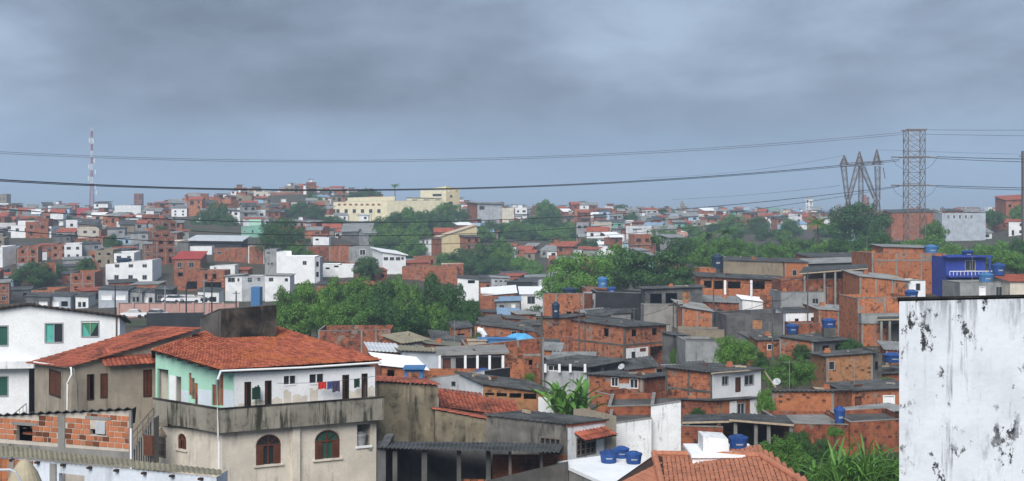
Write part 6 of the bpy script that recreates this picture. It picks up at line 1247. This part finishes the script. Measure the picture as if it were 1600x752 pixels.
def far_mass(name, label, spots, seed):
    r = random.Random(seed); mb = MB(); n = 0
    for px0, px1, ya, yb, dy, ga, gb in spots:
        y = ya
        while y < yb:
            x = (px0 - 800) / F * y + r.uniform(0, 8); xe = (px1 - 800) / F * y
            while x < xe:
                yy = y + r.uniform(-.45, .45) * dy; px = x / yy * F + 800
                if not any(a < px < b and c < yy < d for a, b, c, d in TREEZONES) and all(abs(x - a) > 6.5 or not (-4 < b - yy < 9) for a, b in occupied): far_house(mb, r, x, yy, r.uniform(-.5, .6), r.choice((5, 7)) if yy > 900 and r.random() < .004 else 0); n += 1
                x += r.uniform(ga, gb)
            y += dy
    o = mb.build(name, FAR_M); struct(o, 'stuff'); tag(o, label, 'houses'); print(name, n)
far_mass('hillside_houses', 'dense mass of small brick and white houses covering the hazy hills', [(-30, 300, 405, 800, 13, 6, 12), (290, 600, 405, 740, 12, 5.5, 11), (690, 1070, 335, 760, 14, 6, 13), (1060, 1390, 560, 760, 16, 6, 14), (1390, 1640, 430, 760, 20, 7, 18)], 31)
far_mass('horizon_houses', 'faint far mass of houses along the hazy horizon', [(-60, 1680, 800, 1500, 45, 8, 24), (-60, 1680, 1500, 2600, 140, 14, 40)], 32)
# ------------------------------------------------------------------ vegetation
def leaf_mesh(name, blobs, n, size, mat, seed, flat=0.45, ragged=0.35):
    """crown of leaf-sized faces scattered over many overlapping clumps"""
    g = np.random.default_rng(seed); B = np.array(blobs); wts = B[:, 3] ** 2; k = g.choice(len(B), n, p=wts / wts.sum())
    d = g.normal(size=(n, 3)); d[:, 2] = d[:, 2] * .8 + .25; d /= np.linalg.norm(d, axis=1)[:, None]
    rad = B[k, 3] * (1 - ragged * g.random(n) ** 1.6 + .16 * g.random(n) ** 4); c = B[k, :3] + d * rad[:, None] * np.array([1, 1, flat + .4])
    nn = d * 1.15 + g.normal(size=(n, 3)) * .38 + np.array([0, 0, .25]); nn /= np.linalg.norm(nn, axis=1)[:, None]
    a = np.cross(nn, g.normal(size=(n, 3))); a /= np.linalg.norm(a, axis=1)[:, None]; b = np.cross(nn, a); s = size * (.6 + .8 * g.random(n))[:, None]
    vs = np.stack([c - a * s * .5, c - b * s * .32 + nn * s * .08, c + a * s * .6, c + b * s * .32 + nn * s * .08], 1).reshape(-1, 3)
    me = bpy.data.meshes.new(name); me.vertices.add(4 * n); me.vertices.foreach_set('co', vs.ravel()); me.loops.add(4 * n); me.loops.foreach_set('vertex_index', np.arange(4 * n)); me.polygons.add(n)
    me.polygons.foreach_set('loop_start', np.arange(0, 4 * n, 4)); me.update(calc_edges=True); me.materials.append(MATS[mat]); return me
def crown_blobs(seed, w, h, n, br, shape='round'):
    r = random.Random(seed); out = []
    for k in range(n):
        a = r.uniform(0, 2 * math.pi); e = math.asin(r.uniform(-.35, 1)); q = r.uniform(.55, 1.0)
        x, y, z = math.cos(a) * math.cos(e) * w / 2 * q, math.sin(a) * math.cos(e) * w / 2 * q, math.sin(e) * h / 2 * q
        if shape == 'layer': z = round(z / (h / 4)) * h / 4 + r.uniform(-.05, .05) * h
        if shape == 'tall': x *= 1 - .4 * max(0, z / h); y *= 1 - .4 * max(0, z / h)
        out.append((x, y, z, br * r.uniform(.6, 1.15)))
    return out + [(0, 0, -.1 * h, min(w, h) * .30), (w * .15, 0, 0, min(w, h) * .28), (-w * .15, w * .1, 0, min(w, h) * .28)]
CROWNS = {}
for i_ in range(3): CROWNS['dark%d' % i_] = leaf_mesh('crown', crown_blobs(i_, 2, 1.7, 38, .28), 9000, .068, 'leaf_dark', i_)
for i_ in range(3): CROWNS['mid%d' % i_] = leaf_mesh('crown', crown_blobs(i_ + 10, 2, 1.7, 36, .28), 9000, .070, 'leaf_mid', i_ + 10)
for i_ in range(2): CROWNS['light%d' % i_] = leaf_mesh('crown', crown_blobs(i_ + 20, 2, 1.6, 34, .28), 8000, .072, 'leaf_light', i_ + 20)
CROWNS['layer0'] = leaf_mesh('crown', crown_blobs(31, 2, 1.6, 46, .25, 'layer'), 11000, .060, 'leaf_dark', 31, flat=.2)
CROWNS['near0'] = leaf_mesh('crown', crown_blobs(41, 2, 1.6, 60, .26), 16000, .050, 'leaf_light', 41); CROWNS['near1'] = leaf_mesh('crown', crown_blobs(42, 2, 1.6, 60, .25), 16000, .048, 'leaf_mid', 42); CROWNS['near2'] = leaf_mesh('crown', crown_blobs(43, 2, 1.6, 60, .24), 16000, .046, 'leaf_dark', 43)
def trunk_mesh():
    mb = MB(); r = random.Random(2); mb.tube([(0, 0, -1), (.02, .01, -.4), (0, .02, .1)], [.10, .065, .05], 8)
    for k in range(7):
        a = k * .9 + r.uniform(-.2, .2); mb.tube([(0, .01, -.35 + .05 * k), (math.cos(a) * .3, math.sin(a) * .3, -.05 + .05 * k), (math.cos(a) * .62, math.sin(a) * .62, .2 + .06 * k)], [.04, .028, .012], 6)
    o = mb.build('trunk', 'bark', None, True); me = o.data; bpy.data.objects.remove(o); return me
TRUNK = trunk_mesh(); EXT = {}
for k_, m_ in CROWNS.items():
    co_ = np.empty(len(m_.vertices) * 3); m_.vertices.foreach_get('co', co_); co_ = co_.reshape(-1, 3); EXT[k_] = (*np.percentile(co_[:, 2], (1, 99.5)), np.percentile(np.abs(co_[:, 0]), 98.5))
TN = {}
def tree(px, ytop, ybot, Y, wpx, kind, label, group=None, name='tree', grounded=True, cat='tree'):
    """crown seen between rows ytop and ybot, wpx wide"""
    w = wpx / F * Y; zt, zb = zat(ytop, Y), zat(ybot, Y); x = (px - 800) / F * Y; g = ground(x, Y); lo, hi, hx = EXT[kind]; h = zt - zb; sz = h / (hi - lo); cz = zb - lo * sz
    t = thing(name, (x, Y, g), label, cat, group); r = random.Random(int(px * 7 + Y * 13))
    c = bpy.data.objects.new('crown', CROWNS[kind]); col.objects.link(c); c.parent = t; c.location = (0, 0, cz - g); c.scale = (w / 2 / hx, w / 2 / hx, sz); c.rotation_euler = (0, 0, r.uniform(0, 6.28))
    tr = bpy.data.objects.new('trunk', TRUNK); col.objects.link(tr); tr.parent = t; tr.location = (0, 0, cz - g); k = max(.8, (cz - g + .5)); tr.scale = (w / 2.4, w / 2.4, k)
VT = 'broad green trees massed in the valley'
for px_, yt_, yb_, Y_, w_, k_ in ((446, 450, 505, 174, 58, 'mid0'), (484, 441, 508, 180, 62, 'light0'), (526, 436, 505, 188, 64, 'mid1'), (566, 431, 500, 196, 60, 'mid2'), (603, 440, 505, 190, 56, 'dark0'), (640, 446, 512, 184, 62, 'mid0'), (678, 429, 510, 192, 66, 'dark0'), (712, 446, 520, 184, 58, 'dark1'), (738, 470, 524, 178, 40, 'dark2'),
                                 (462, 474, 526, 162, 70, 'mid1'), (506, 468, 522, 168, 66, 'light1'), (548, 474, 524, 166, 66, 'mid2'), (590, 468, 526, 170, 70, 'dark2'), (636, 478, 530, 164, 70, 'dark1'), (676, 474, 530, 168, 64, 'mid0'), (715, 488, 532, 166, 54, 'dark0'), (548, 440, 470, 212, 50, 'light0'), (620, 430, 470, 210, 44, 'light1')):
    tree(px_, yt_, yb_, Y_, w_, k_, {'m': 'broad leafy mid-green tree in the valley wood', 'l': 'broad leafy bright green tree in the valley wood', 'd': 'broad leafy dark green tree in the valley wood'}[k_[0]], VT + ' ' + k_[0])
tree(440, 342, 392, 332, 72, 'near2', 'round dark tree standing alone above the brick terraces beside the teal house'); tree(468, 382, 402, 326, 45, 'mid0', 'low green tree at the foot of the round dark tree')
tree(573, 402, 430, 292, 50, 'dark2', 'small round dark tree beside the white house with a window row')
tree(52, 410, 446, 292, 66, 'dark0', 'round dark bush tree among the brick houses beside the white six-window house', cat='tree')
for px_, yt_, yb_, Y_, w_ in ((318, 330, 376, 480, 44), (338, 317, 372, 492, 48), (355, 335, 378, 474, 34)): tree(px_, yt_, yb_, Y_, w_, 'dark%d' % (px_ % 3), 'dark tree in the clump below the hilltop houses', 'dark hillside clump')
for px_, yt_, yb_, Y_, w_, k_ in ((615, 332, 368, 470, 55, 'dark0'), (640, 325, 362, 490, 60, 'mid1'), (665, 330, 366, 480, 50, 'dark2'), (600, 350, 392, 440, 60, 'mid0'), (630, 356, 400, 425, 64, 'mid2'), (612, 372, 410, 412, 60, 'dark1'), (645, 374, 408, 405, 56, 'mid1'), (700, 318, 346, 545, 52, 'mid0'), (715, 328, 352, 530, 40, 'dark1'), (585, 345, 372, 460, 40, 'dark2'), (655, 345, 372, 462, 40, 'mid0'), (690, 335, 355, 520, 36, 'dark0')):
    tree(px_, yt_, yb_, Y_, w_, k_, 'green tree on the wooded slope below the cream school', 'school slope trees')
for px_, yt_, yb_, Y_, w_, k_ in ((690, 396, 424, 392, 52, 'mid1'), (722, 388, 424, 385, 60, 'dark0'), (756, 380, 426, 378, 66, 'dark1'), (785, 390, 430, 368, 60, 'mid0'), (815, 402, 432, 360, 50, 'light0'), (745, 402, 430, 355, 70, 'dark2'), (700, 408, 430, 352, 50, 'mid2'), (835, 410, 432, 352, 36, 'light1'), (775, 405, 432, 350, 60, 'dark0')):
    tree(px_, yt_, yb_, Y_, w_, k_, 'tree in the dark wood in the middle of the valley', 'middle valley wood')
for px_, yt_, yb_, Y_, w_, k_ in ((800, 345, 372, 520, 50, 'mid0'), (830, 338, 372, 530, 56, 'dark0'), (862, 335, 372, 535, 60, 'dark1'), (890, 348, 382, 510, 50, 'mid1'), (850, 352, 382, 505, 70, 'mid2'), (815, 358, 380, 500, 60, 'dark2'), (875, 362, 388, 495, 50, 'mid0'), (780, 352, 375, 515, 40, 'mid1'), (770, 345, 370, 500, 40, 'dark0'), (755, 355, 378, 470, 40, 'mid0')):
    tree(px_, yt_, yb_, Y_, w_, k_, 'tree on the hazy wooded slope beside the school', 'hazy slope trees')
tree(851, 313, 342, 600, 42, 'mid1', 'round tree on the hazy crest above the wooded slope')
for px_, yt_, yb_, Y_, w_ in ((572, 295, 312, 640, 26), (550, 300, 314, 640, 20), (585, 297, 312, 650, 24), (487, 297, 312, 640, 14), (470, 316, 345, 545, 44), (492, 318, 345, 540, 34), (455, 325, 346, 530, 30), (520, 338, 355, 500, 44), (700, 316, 330, 585, 30)): tree(px_, yt_, yb_, Y_, w_, 'dark%d' % (px_ % 3), 'dark tree among the hilltop houses', 'hilltop trees')
tree(908, 396, 462, 212, 96, 'light0', 'broad bright green tree behind the tall square brick house'); tree(880, 425, 466, 205, 80, 'light1', 'lower bright green tree at the edge of the valley behind the brick house')
tree(1018, 374, 456, 218, 128, 'layer0', 'big layered tree spreading behind the black wall'); tree(962, 384, 455, 226, 78, 'mid2', 'round green tree between the bright tree and the big layered tree'); tree(1068, 404, 458, 214, 56, 'layer0', 'layered green tree beside the dark open-fronted house')
FR = 'tree in the green band of forest before the pylons'
rr_ = random.Random(77)
for k_ in range(30):
    px_ = 1060 + k_ * 19 + rr_.uniform(-8, 8); Y_ = rr_.uniform(255, 335); top_ = rr_.uniform(368, 382) if px_ < 1330 else rr_.uniform(366, 388); kk_ = rr_.choice(('mid0', 'mid1', 'dark0', 'light0', 'mid2', 'light1', 'dark1')); tree(px_, top_, top_ + rr_.uniform(30, 42), Y_, rr_.uniform(44, 72), kk_, FR, 'forest band')
for k_ in range(18):
    px_ = 1330 + k_ * 17 + rr_.uniform(-6, 6); top_ = rr_.uniform(384, 398); tree(px_, top_, top_ + rr_.uniform(24, 36), rr_.uniform(215, 250), rr_.uniform(36, 60), rr_.choice(('light0', 'light1', 'mid0', 'mid1')), 'low bright bush before the forest band behind the blue house', 'bushes behind the ridge houses', 'bush', cat='bush')
tree(1345, 318, 372, 345, 92, 'dark1', 'big dark tree at the foot of the three-peaked pylon'); tree(1365, 352, 392, 338, 50, 'dark0', 'dark tree below the three-peaked pylon'); tree(1460, 345, 380, 342, 40, 'mid1', 'light tree at the foot of the mast pylon'); tree(1552, 330, 352, 440, 30, 'dark2', 'dark round tree beside the hill beyond the pylons'); tree(1592, 322, 352, 455, 50, 'mid1', 'green tree below the brick house on the hill beyond the pylons')
tree(1147, 527, 571, 121, 66, 'near0', 'round bright green bush tree before the grey block', grounded=True); tree(1235, 556, 603, 113, 84, 'near1', 'wide green bush beside the broad grey roof', 'x' if False else None, 'bush', cat='bush'); tree(1196, 608, 650, 99, 30, 'near0', 'small bright green tree beside the white front house')
tree(1225, 684, 738, 74, 100, 'near1', 'leafy green bush above the orange tiled roof', None, 'bush', cat='bush'); tree(1052, 545, 575, 136, 14, 'near1', 'slim climbing shrub on the dark narrow house', None, 'shrub', cat='shrub'); tree(1090, 638, 652, 100, 26, 'near2', 'dark scrub below the brick yard walls', None, 'shrub', cat='shrub'); tree(1304, 667, 682, 88, 26, 'near0', 'small light scrub on the ragged brick wall', None, 'shrub', cat='shrub')
tree(837, 478, 506, 200, 40, 'dark0', 'dark bush at the valley edge below the tall brick house', None, 'bush', cat='bush')
def scrub():
    r = random.Random(55); n = 0
    for k in range(1500):
        if n >= 60: break
        Y = r.uniform(82, 195); px = r.uniform(650, 1400); x = (px - 800) / F * Y
        if not free(x, Y, .5): continue
        n += 1; g = ground(x, Y); w = r.uniform(1.2, 3.2); h = r.uniform(.9, 2.2); yt, yb = HY + (CZ - g - h) / Y * F, HY + (CZ - g + .2) / Y * F; tree(px, yt, yb, Y, w / Y * F, r.choice(('near0', 'near1', 'near2')), 'low leafy scrub growing in a gap between the hillside houses', 'scrub between houses', 'shrub', cat='shrub')
    for k in range(60):      # trees scattered among the far terraces
        px, Y = r.uniform(-10, 560), r.uniform(275, 690)
        if any(a < px < b and c < Y < d for a, b, c, d in TREEZONES): continue
        x = (px - 800) / F * Y; g = ground(x, Y); h, w = r.uniform(3.5, 6.5), r.uniform(4, 8)
        if headroom(x, Y, w / 2) < h + .5: continue
        tree(px, HY + (CZ - g - h) / Y * F, HY + (CZ - g - .6) / Y * F, Y, w / Y * F, r.choice(('dark0', 'dark1', 'mid0', 'mid1')), 'small tree growing among the crowded terraces of the slope below the radio mast', 'terrace trees')
    for k in range(66):
        px, Y = (r.uniform(690, 1640), r.uniform(400, 800)) if k < 46 else (r.uniform(1060, 1400), r.uniform(370, 600)); x = (px - 800) / F * Y; g = ground(x, Y); h, w = r.uniform(4, 8) if k < 46 else r.uniform(3, 4.6), r.uniform(6, 13)
        tree(px, HY + (CZ - g - h) / Y * F, HY + (CZ - g - .3) / Y * F, Y, w / Y * F, r.choice(('dark0', 'dark1', 'mid0', 'mid1')), 'hazy tree standing among the far houses beyond the valley', 'hazy far trees')
scrub()
# ---- palms
def palm(px, ytop, Y, r, label, seed):
    x = (px - 800) / F * Y; g = ground(x, Y); z = zat(ytop, Y) - r * .35; t = thing('palm_tree', (x, Y, g), label, 'palm tree'); rr = random.Random(seed)
    mb = MB(); mb.tube([(x, Y, g - .3), (x + .1, Y, (g + z) / 2), (x, Y, z)], [.28, .2, .17], 8); mb.build('trunk', 'bark', t, True)
    for k in range(22):
        a = k * 2.4; e0 = rr.uniform(.1, 1.25); mb = MB(); L = r * rr.uniform(.85, 1.1); pts = []
        for j in range(9):
            s = j / 8; d = L * s; pts.append(Vector((x + math.cos(a) * d * math.cos(e0 * (1 - s * .6)), Y + math.sin(a) * d * math.cos(e0 * (1 - s * .6)), z + L * (math.sin(e0) * s - .75 * s * s * (1.1 - .4 * e0)))))
        side = Vector((-math.sin(a), math.cos(a), 0))
        for j in range(8):
            for q in range(3):
                p = pts[j].lerp(pts[j + 1], q / 3); ll = L * .30 * (1 - (j / 9) ** 2) ; f = (pts[j + 1] - pts[j]).normalized()
                for sg in (-1, 1): tip = p + side * sg * ll * .8 + f * ll * .5 + Vector((0, 0, -ll * .35)); mb.poly([p, p + f * .12, tip])
        mb.tube(pts, [.04 * (1 - .1 * j) for j in range(9)], 4); mb.build('frond', 'leaf_mid' if k % 3 else 'leaf_light', t)
palm(1278, 341, 285, 3.6, 'tall palm with full crown above the forest band beside the pylons', 1); palm(1135, 358, 300, 3.0, 'shorter palm rising from the forest band above the tan block', 2); palm(1107, 363, 310, 2.4, 'small palm at the end of the forest band beside the layered tree', 3); palm(617, 288, 610, 2.6, 'lone palm on the hilltop behind the school roof', 4)
# ---- broad banana leaves and long strap leaves, each leaf a piece of its own
def blade(name, L, w, droop, mat, lift, seed, fold=.25, torn=0):
    mb = MB(); r = random.Random(seed); n = 12; C_ = []; E0 = []; E1 = []
    for j in range(n + 1):
        s = j / n; x = L * (s - .18 * droop * s * s); z = L * (lift * s - droop * s * s); ww = w * (math.sin(math.pi * min(1, s * .92 + .06)) ** .6) * (1 - .15 * s); C_.append((x, 0, z)); k = 1 - (torn * r.random() if j % 2 else 0)
        E0.append((x, ww * k, z + ww * fold)); E1.append((x, -ww * k, z + ww * fold))
    for j in range(n): mb.poly([C_[j], C_[j + 1], E0[j + 1], E0[j]]); mb.poly([C_[j + 1], C_[j], E1[j], E1[j + 1]])
    mb.tube([(a, b, c - .012) for a, b, c in C_], [.03 * (1 - .85 * j / n) + .004 for j in range(n + 1)], 5, cap=False); o = mb.build(name, mat); me = o.data; bpy.data.objects.remove(o); return me
def rosette(name, base, label, cat, meshes, n, seed, spread, stems=1, mat='leaf_big'):
    t = thing(name, base, label, cat); r = random.Random(seed)
    for k in range(n):
        o = bpy.data.objects.new('leaf', meshes[k % len(meshes)]); col.objects.link(o); o.parent = t; sx, sy = r.uniform(-1, 1) * spread, r.uniform(-1, 1) * spread * .6; o.location = (sx, sy, r.uniform(0, .6)); o.rotation_euler = (r.uniform(-.3, .3), -r.uniform(-.25, .75), r.uniform(0, 6.28)); s = r.uniform(.65, 1.1); o.scale = (s, s, s)
    return t
bm_ = [blade('leaf', 2.75, .22, d_, 'leaf_big', 1.25, 5 + i_, .35, .35) for i_, d_ in enumerate((.55, .75, .95))]
b_ = at(893, 655, 86); rosette('banana_plant', b_, 'banana plant with long drooping leaves beside the veranda house', 'banana plant', bm_, 40, 3, 1.1)
mbp = MB()
for k_ in range(6): q_ = Vector((b_.x + rr_.uniform(-.9, .9), b_.y + rr_.uniform(-.5, .5), 0)); mbp.tube([(q_.x, q_.y, ground(q_.x, q_.y) - .3), (q_.x, q_.y, b_.z + .4)], [.14, .08], 7)
mbp.build('stem', 'leaf_mid', [o for o in scene.objects if o.name.startswith('banana_plant')][0])
cm_ = [blade('leaf', 1.8, .055, d_, 'leaf_big', 1.05, 15 + i_, .2) for i_, d_ in enumerate((.5, .8, 1.05))]
for k_, (px_, Y_, n_, lab_) in enumerate(((1300, 58, 70, 'clump of strap-leaved cane with pale ribs beside the white building'), (1335, 56, 95, 'tall middle clump of strap-leaved cane before the ragged brick wall'), (1372, 57, 80, 'strap-leaved cane clump touching the tall white building'), (1395, 60, 50, 'shaded strap-leaved cane tucked beside the white building'))):
    q_ = at(px_, 752, Y_); q_.z -= .3; rosette('cane_clump', q_, lab_, 'cane', cm_, n_, 20 + k_, .9, mat='leaf_mid')
def leaf_litter():
    """low green scrub on the slope under the cane"""
    bl = [(rr_.uniform(-4, 4), rr_.uniform(-2, 2), rr_.uniform(-.5, .5), rr_.uniform(.5, .9)) for _ in range(40)]; me = leaf_mesh('undergrowth', bl, 9000, .22, 'leaf_mid', 99); o = bpy.data.objects.new('undergrowth', me); col.objects.link(o); p = at(1340, 775, 59); o.location = (p.x, p.y, p.z); struct(o, 'stuff'); tag(o, 'low green undergrowth below the cane clumps', 'undergrowth')
leaf_litter()
# ------------------------------------------------------------------ pylons, mast and wires
def lattice(mb, p0, p1, w0, w1, n, th, legs=True):
    """square lattice mast from p0 to p1"""
    p0, p1 = Vector(p0), Vector(p1)
    def c(s, k): w = w0 + (w1 - w0) * s; sx, sy = ((-1, -1), (1, -1), (1, 1), (-1, 1))[k]; q = p0.lerp(p1, s); return Vector((q.x + sx * w / 2, q.y + sy * w / 2, q.z))
    for j in range(n):
        a, b = j / n, (j + 1) / n
        for k in range(4):
            l = (k + 1) % 4; mb.bar(c(a, k), c(b, l), th * .7); mb.bar(c(a, l), c(b, k), th * .7); mb.bar(c(b, k), c(b, l), th * .6)
            if legs: mb.bar(c(a, k), c(b, k), th)
def mast_pylon():
    Y = 338; x = (1428.5 - 800) / F * Y; g = ground(x, Y); t = thing('pylon', (x, Y, g), 'tall rectangular lattice pylon carrying the power lines', 'pylon'); zt = zat(203, Y); w = 4.4
    for sx, sy in ((-1, -1), (1, -1), (1, 1), (-1, 1)): mb = MB(); mb.bar((x + sx * w / 2, Y + sy * w / 2, g - 1), (x + sx * w / 2, Y + sy * w / 2, zt), .17); mb.build('leg', 'steel', t)
    mb = MB(); lattice(mb, (x, Y, g), (x, Y, zt), w, w, 12, .14, False); mb.build('bracing', 'steel', t)
    for y in (203.5, 246, 290):
        z = zat(y, Y); mb = MB(); e = .5 if y < 210 else 1.2
        for s in (-1, 1): mb = MB(); mb.bar((x - w / 2 - e, Y + s * w / 2, z), (x + w / 2 + e, Y + s * w / 2, z), .34); mb.build('crossarm', 'steel', t)
    for y in (246, 290):
        z = zat(y, Y)
        for s in (-1, 1):
            mb = MB(); a = Vector((x + s * (w / 2 + 1.2), Y, z)); mb.tube([a, a + Vector((s * 2.6, 0, .1 if s < 0 else -.1))], .17, 6); mb.build('insulator', 'steel', t)
            mb = MB(); q0 = a + Vector((s * 2.7, 0, 0)); mb.tube([q0, q0 + Vector((-s * 1.4, 0, -2.0)), q0 + Vector((-s * 2.9, 0, -3.0)), q0 + Vector((-s * 4.4, 0, -3.3))], .045, 5); mb.build('jumper_cable', 'cable', t)
mast_pylon()
def delta_pylon():
    Y = 349; t = thing('pylon', at(1348, 400, Y), 'three-peaked lattice pylon beside the rectangular one', 'pylon'); X = lambda px: (px - 800) / F * Y; g = ground(X(1348), Y) - .5
    for px, yt in ((1319, 243), (1343, 237), (1370, 234)): mb = MB(); lattice(mb, (X(px), Y, zat(258, Y)), (X(px), Y, zat(yt, Y)), 1.9, .15, 3, .15); mb.build('peak', 'steel', t)
    mb = MB(); p0, p1 = Vector((X(1313), Y, zat(261, Y))), Vector((X(1380), Y, zat(257, Y))); n = 10
    for k in range(n):
        a, b = p0.lerp(p1, k / n), p0.lerp(p1, (k + 1) / n); up = Vector((0, 0, .95))
        for sy in (-.8, .8): d = Vector((0, sy, 0)); mb.bar(a + d, b + d, .16); mb.bar(a + d + up, b + d + up, .14); mb.bar(a + d, b + d + up, .08)
    mb.build('crossbeam', 'steel', t)
    for top, bot in ((1318, 1324), (1340, 1326), (1347, 1368), (1371, 1372)):
        mb = MB(); lattice(mb, (X(bot), Y, zat(312, Y)), (X(top), Y, zat(260, Y)), .9, 1.3, 4, .10); mb.build('mast', 'steel', t)
    for top, bot in ((1325, 1322), (1325, 1340), (1369, 1352), (1371, 1377), (1345, 1346)):
        mb = MB(); lattice(mb, (X(bot), Y, g), (X(top), Y, zat(312 if bot != 1346 else 260, Y)), 1.7, .9, 5, .10); mb.build('leg', 'steel', t)
    mb = MB(); p = Vector((X(1380), Y, zat(262, Y))); mb.tube([p, p + Vector((.5, 0, -3))], .12, 6); mb.build('insulator', 'steel', t)
delta_pylon()
def radio_mast():
    Y = 700; x = (143.5 - 800) / F * Y; g = ground(x, Y); t = thing('radio_mast', (x, Y, g), 'red and white lattice radio mast on the far ridge', 'radio mast'); z0, z1 = zat(328, Y), zat(205, Y); n = 12
    for k in range(n):
        s0, s1 = k / n, (k + 1) / n; mb = MB(); wd = lambda s: 1.7 * (1 - s) ** 2.4 + .75; lattice(mb, (x, Y, z0 + (z1 - z0) * s0 - (4 if k == 0 else 0)), (x, Y, z0 + (z1 - z0) * s1), wd(s0), wd(s1), 2, .10); mb.build('mast_section', 'mast_red' if k % 2 or k < 3 else 'mast_white', t)
    mb = MB()
    for dx in (-.5, .5): mb.tube([(x + dx, Y, z1), (x + dx, Y, z1 + 1.8)], .12, 5)
    mb.build('whip_antennas', 'mast_white', t)
    for i, (s, dx) in enumerate(((.88, -1.1), (.87, 1.1), (.62, 1.6), (.55, -1.3), (.48, 2.2), (.4, -1.6), (.3, 2.2), (.22, 2.8))): mb = MB(); mb.box(x + dx - .22, x + dx + .22, Y - .9, Y - .5, z0 + (z1 - z0) * s - 1.2, z0 + (z1 - z0) * s + 1.2); mb.bar((x, Y, z0 + (z1 - z0) * s), (x + dx, Y - .6, z0 + (z1 - z0) * s), .14); mb.build('antenna_panel', 'mast_white', t)
    mb = MB(); mb.box(x - 3, x + 3, Y - 3, Y + 3, g - 3, z0 - .4); mb.build('base_block', 'concrete', t)
radio_mast()
def wire(pts, Ya, Yb, rad, label, mat='cable', n=40, px0=None, px1=None):
    """sagging wire in a vertical plane through the given view points"""
    xs = np.array([p[0] for p in pts]); ys = np.array([p[1] for p in pts]); c = np.polyfit((xs - 800) / 800, ys, min(2, len(pts) - 1)); a, b = xs[0], xs[-1]; out = []
    for k in range(n + 1):
        x = a + (b - a) * k / n; inv = (1 / Ya) + (1 / Yb - 1 / Ya) * (x - a) / (b - a); out.append(at(x, np.polyval(c, (x - 800) / 800), 1 / inv))
    mb = MB(); mb.tube(out, rad, 5); solo(mb, 'power_line', mat, out[0], label, 'cable')
wire([(-120, 231), (0, 236), (520, 250), (1000, 239), (1415, 206)], 260, 338, .05, 'upper pair of thin grey power lines, higher wire, crossing the sky', 'cable_grey'); wire([(-120, 233.5), (0, 239), (520, 253), (1000, 241), (1415, 209.5)], 262, 338, .05, 'upper pair of thin grey power lines, lower wire, crossing the sky', 'cable_grey')
wire([(1442, 203), (1520, 203.5), (1700, 203)], 338, 300, .05, 'topmost thin wire running on from the rectangular pylon', 'cable_grey'); wire([(1442, 210), (1700, 214)], 338, 300, .05, 'second thin wire running on from the pylon top', 'cable_grey')
wire([(-120, 273), (0, 281), (300, 293), (520, 297), (760, 293), (1040, 281), (1405, 249)], 150, 338, .075, 'heavy black bundled cable sagging across the whole sky'); wire([(-120, 275.5), (0, 283.5), (300, 294.5), (520, 297.5), (760, 295), (1040, 283), (1405, 251)], 152, 338, .06, 'second strand beside the heavy black cable across the sky')
wire([(1464, 245), (1560, 248), (1700, 249)], 338, 300, .085, 'black cable running on from the middle crossarm'); wire([(1464, 247.5), (1560, 252), (1700, 254)], 338, 300, .07, 'lower black cable running on from the middle crossarm')
wire([(-120, 318), (0, 325), (300, 341), (560, 349), (760, 346), (1060, 328), (1405, 290)], 170, 338, .07, 'long dark cable hanging across the far houses'); wire([(-120, 352), (60, 358), (420, 378), (700, 383), (960, 371), (1200, 350), (1320, 318)], 130, 345, .045, 'lowest thin cable sagging across the terraces and the school slope'); wire([(300, 361), (600, 368), (860, 360), (1100, 336), (1405, 292)], 170, 338, .05, 'thin cable just under the long dark cable')
wire([(1464, 290), (1560, 293), (1700, 295)], 338, 300, .085, 'black cable running on from the lower crossarm'); wire([(1464, 292), (1560, 296), (1700, 298)], 338, 300, .07, 'thinner black cable running on from the lower crossarm')
wire([(1000, 278), (1200, 263), (1318, 243)], 420, 352, .035, 'thin wire rising to the shortest peak of the three-peaked pylon', 'cable_grey'); wire([(1370, 234), (1480, 238), (1700, 243)], 352, 420, .035, 'thin wire leaving the tallest peak of the three-peaked pylon', 'cable_grey'); wire([(1050, 312), (1200, 302), (1313, 290)], 420, 352, .045, 'thin wire joining the three-peaked pylon from the hazy valley', 'cable_grey')
mbp = MB(); p_ = at(1600, 300, 330); mbp.box(p_.x - .3, p_.x + 1.2, 330, 331, ground(p_.x, 330) - 1, zat(236, 330)); mbp.bar((p_.x - 1, 330.5, zat(244, 330)), (p_.x + 1.6, 330.5, zat(244, 330)), .25); solo(mbp, 'pylon', 'steel', (p_.x, 330, ground(p_.x, 330)), 'dark steel pylon post by the hill beyond the blue house', 'pylon')
def haze():
    mb = MB(); mb.box(-16500, 16500, -60, 9200, 15, 95); o = mb.build('haze', []); struct(o, 'stuff'); m = bpy.data.materials.new('haze_air'); m.use_nodes = True; N = m.node_tree.nodes; N.clear(); out = N.new('ShaderNodeOutputMaterial'); vo = N.new('ShaderNodeVolumePrincipled')
    vo.inputs['Color'].default_value = (0.66, 0.82, 1.0, 1); vo.inputs['Density'].default_value = 0.00043; vo.inputs['Anisotropy'].default_value = 0.1; m.node_tree.links.new(vo.outputs[0], out.inputs['Volume']); o.data.materials.append(m); o.display_type = 'WIRE'
    tag(o, 'thin bluish rainy haze over the valley', 'haze')
haze()
for o_ in scene.objects:
    if '_o' in o_: del o_['_o']
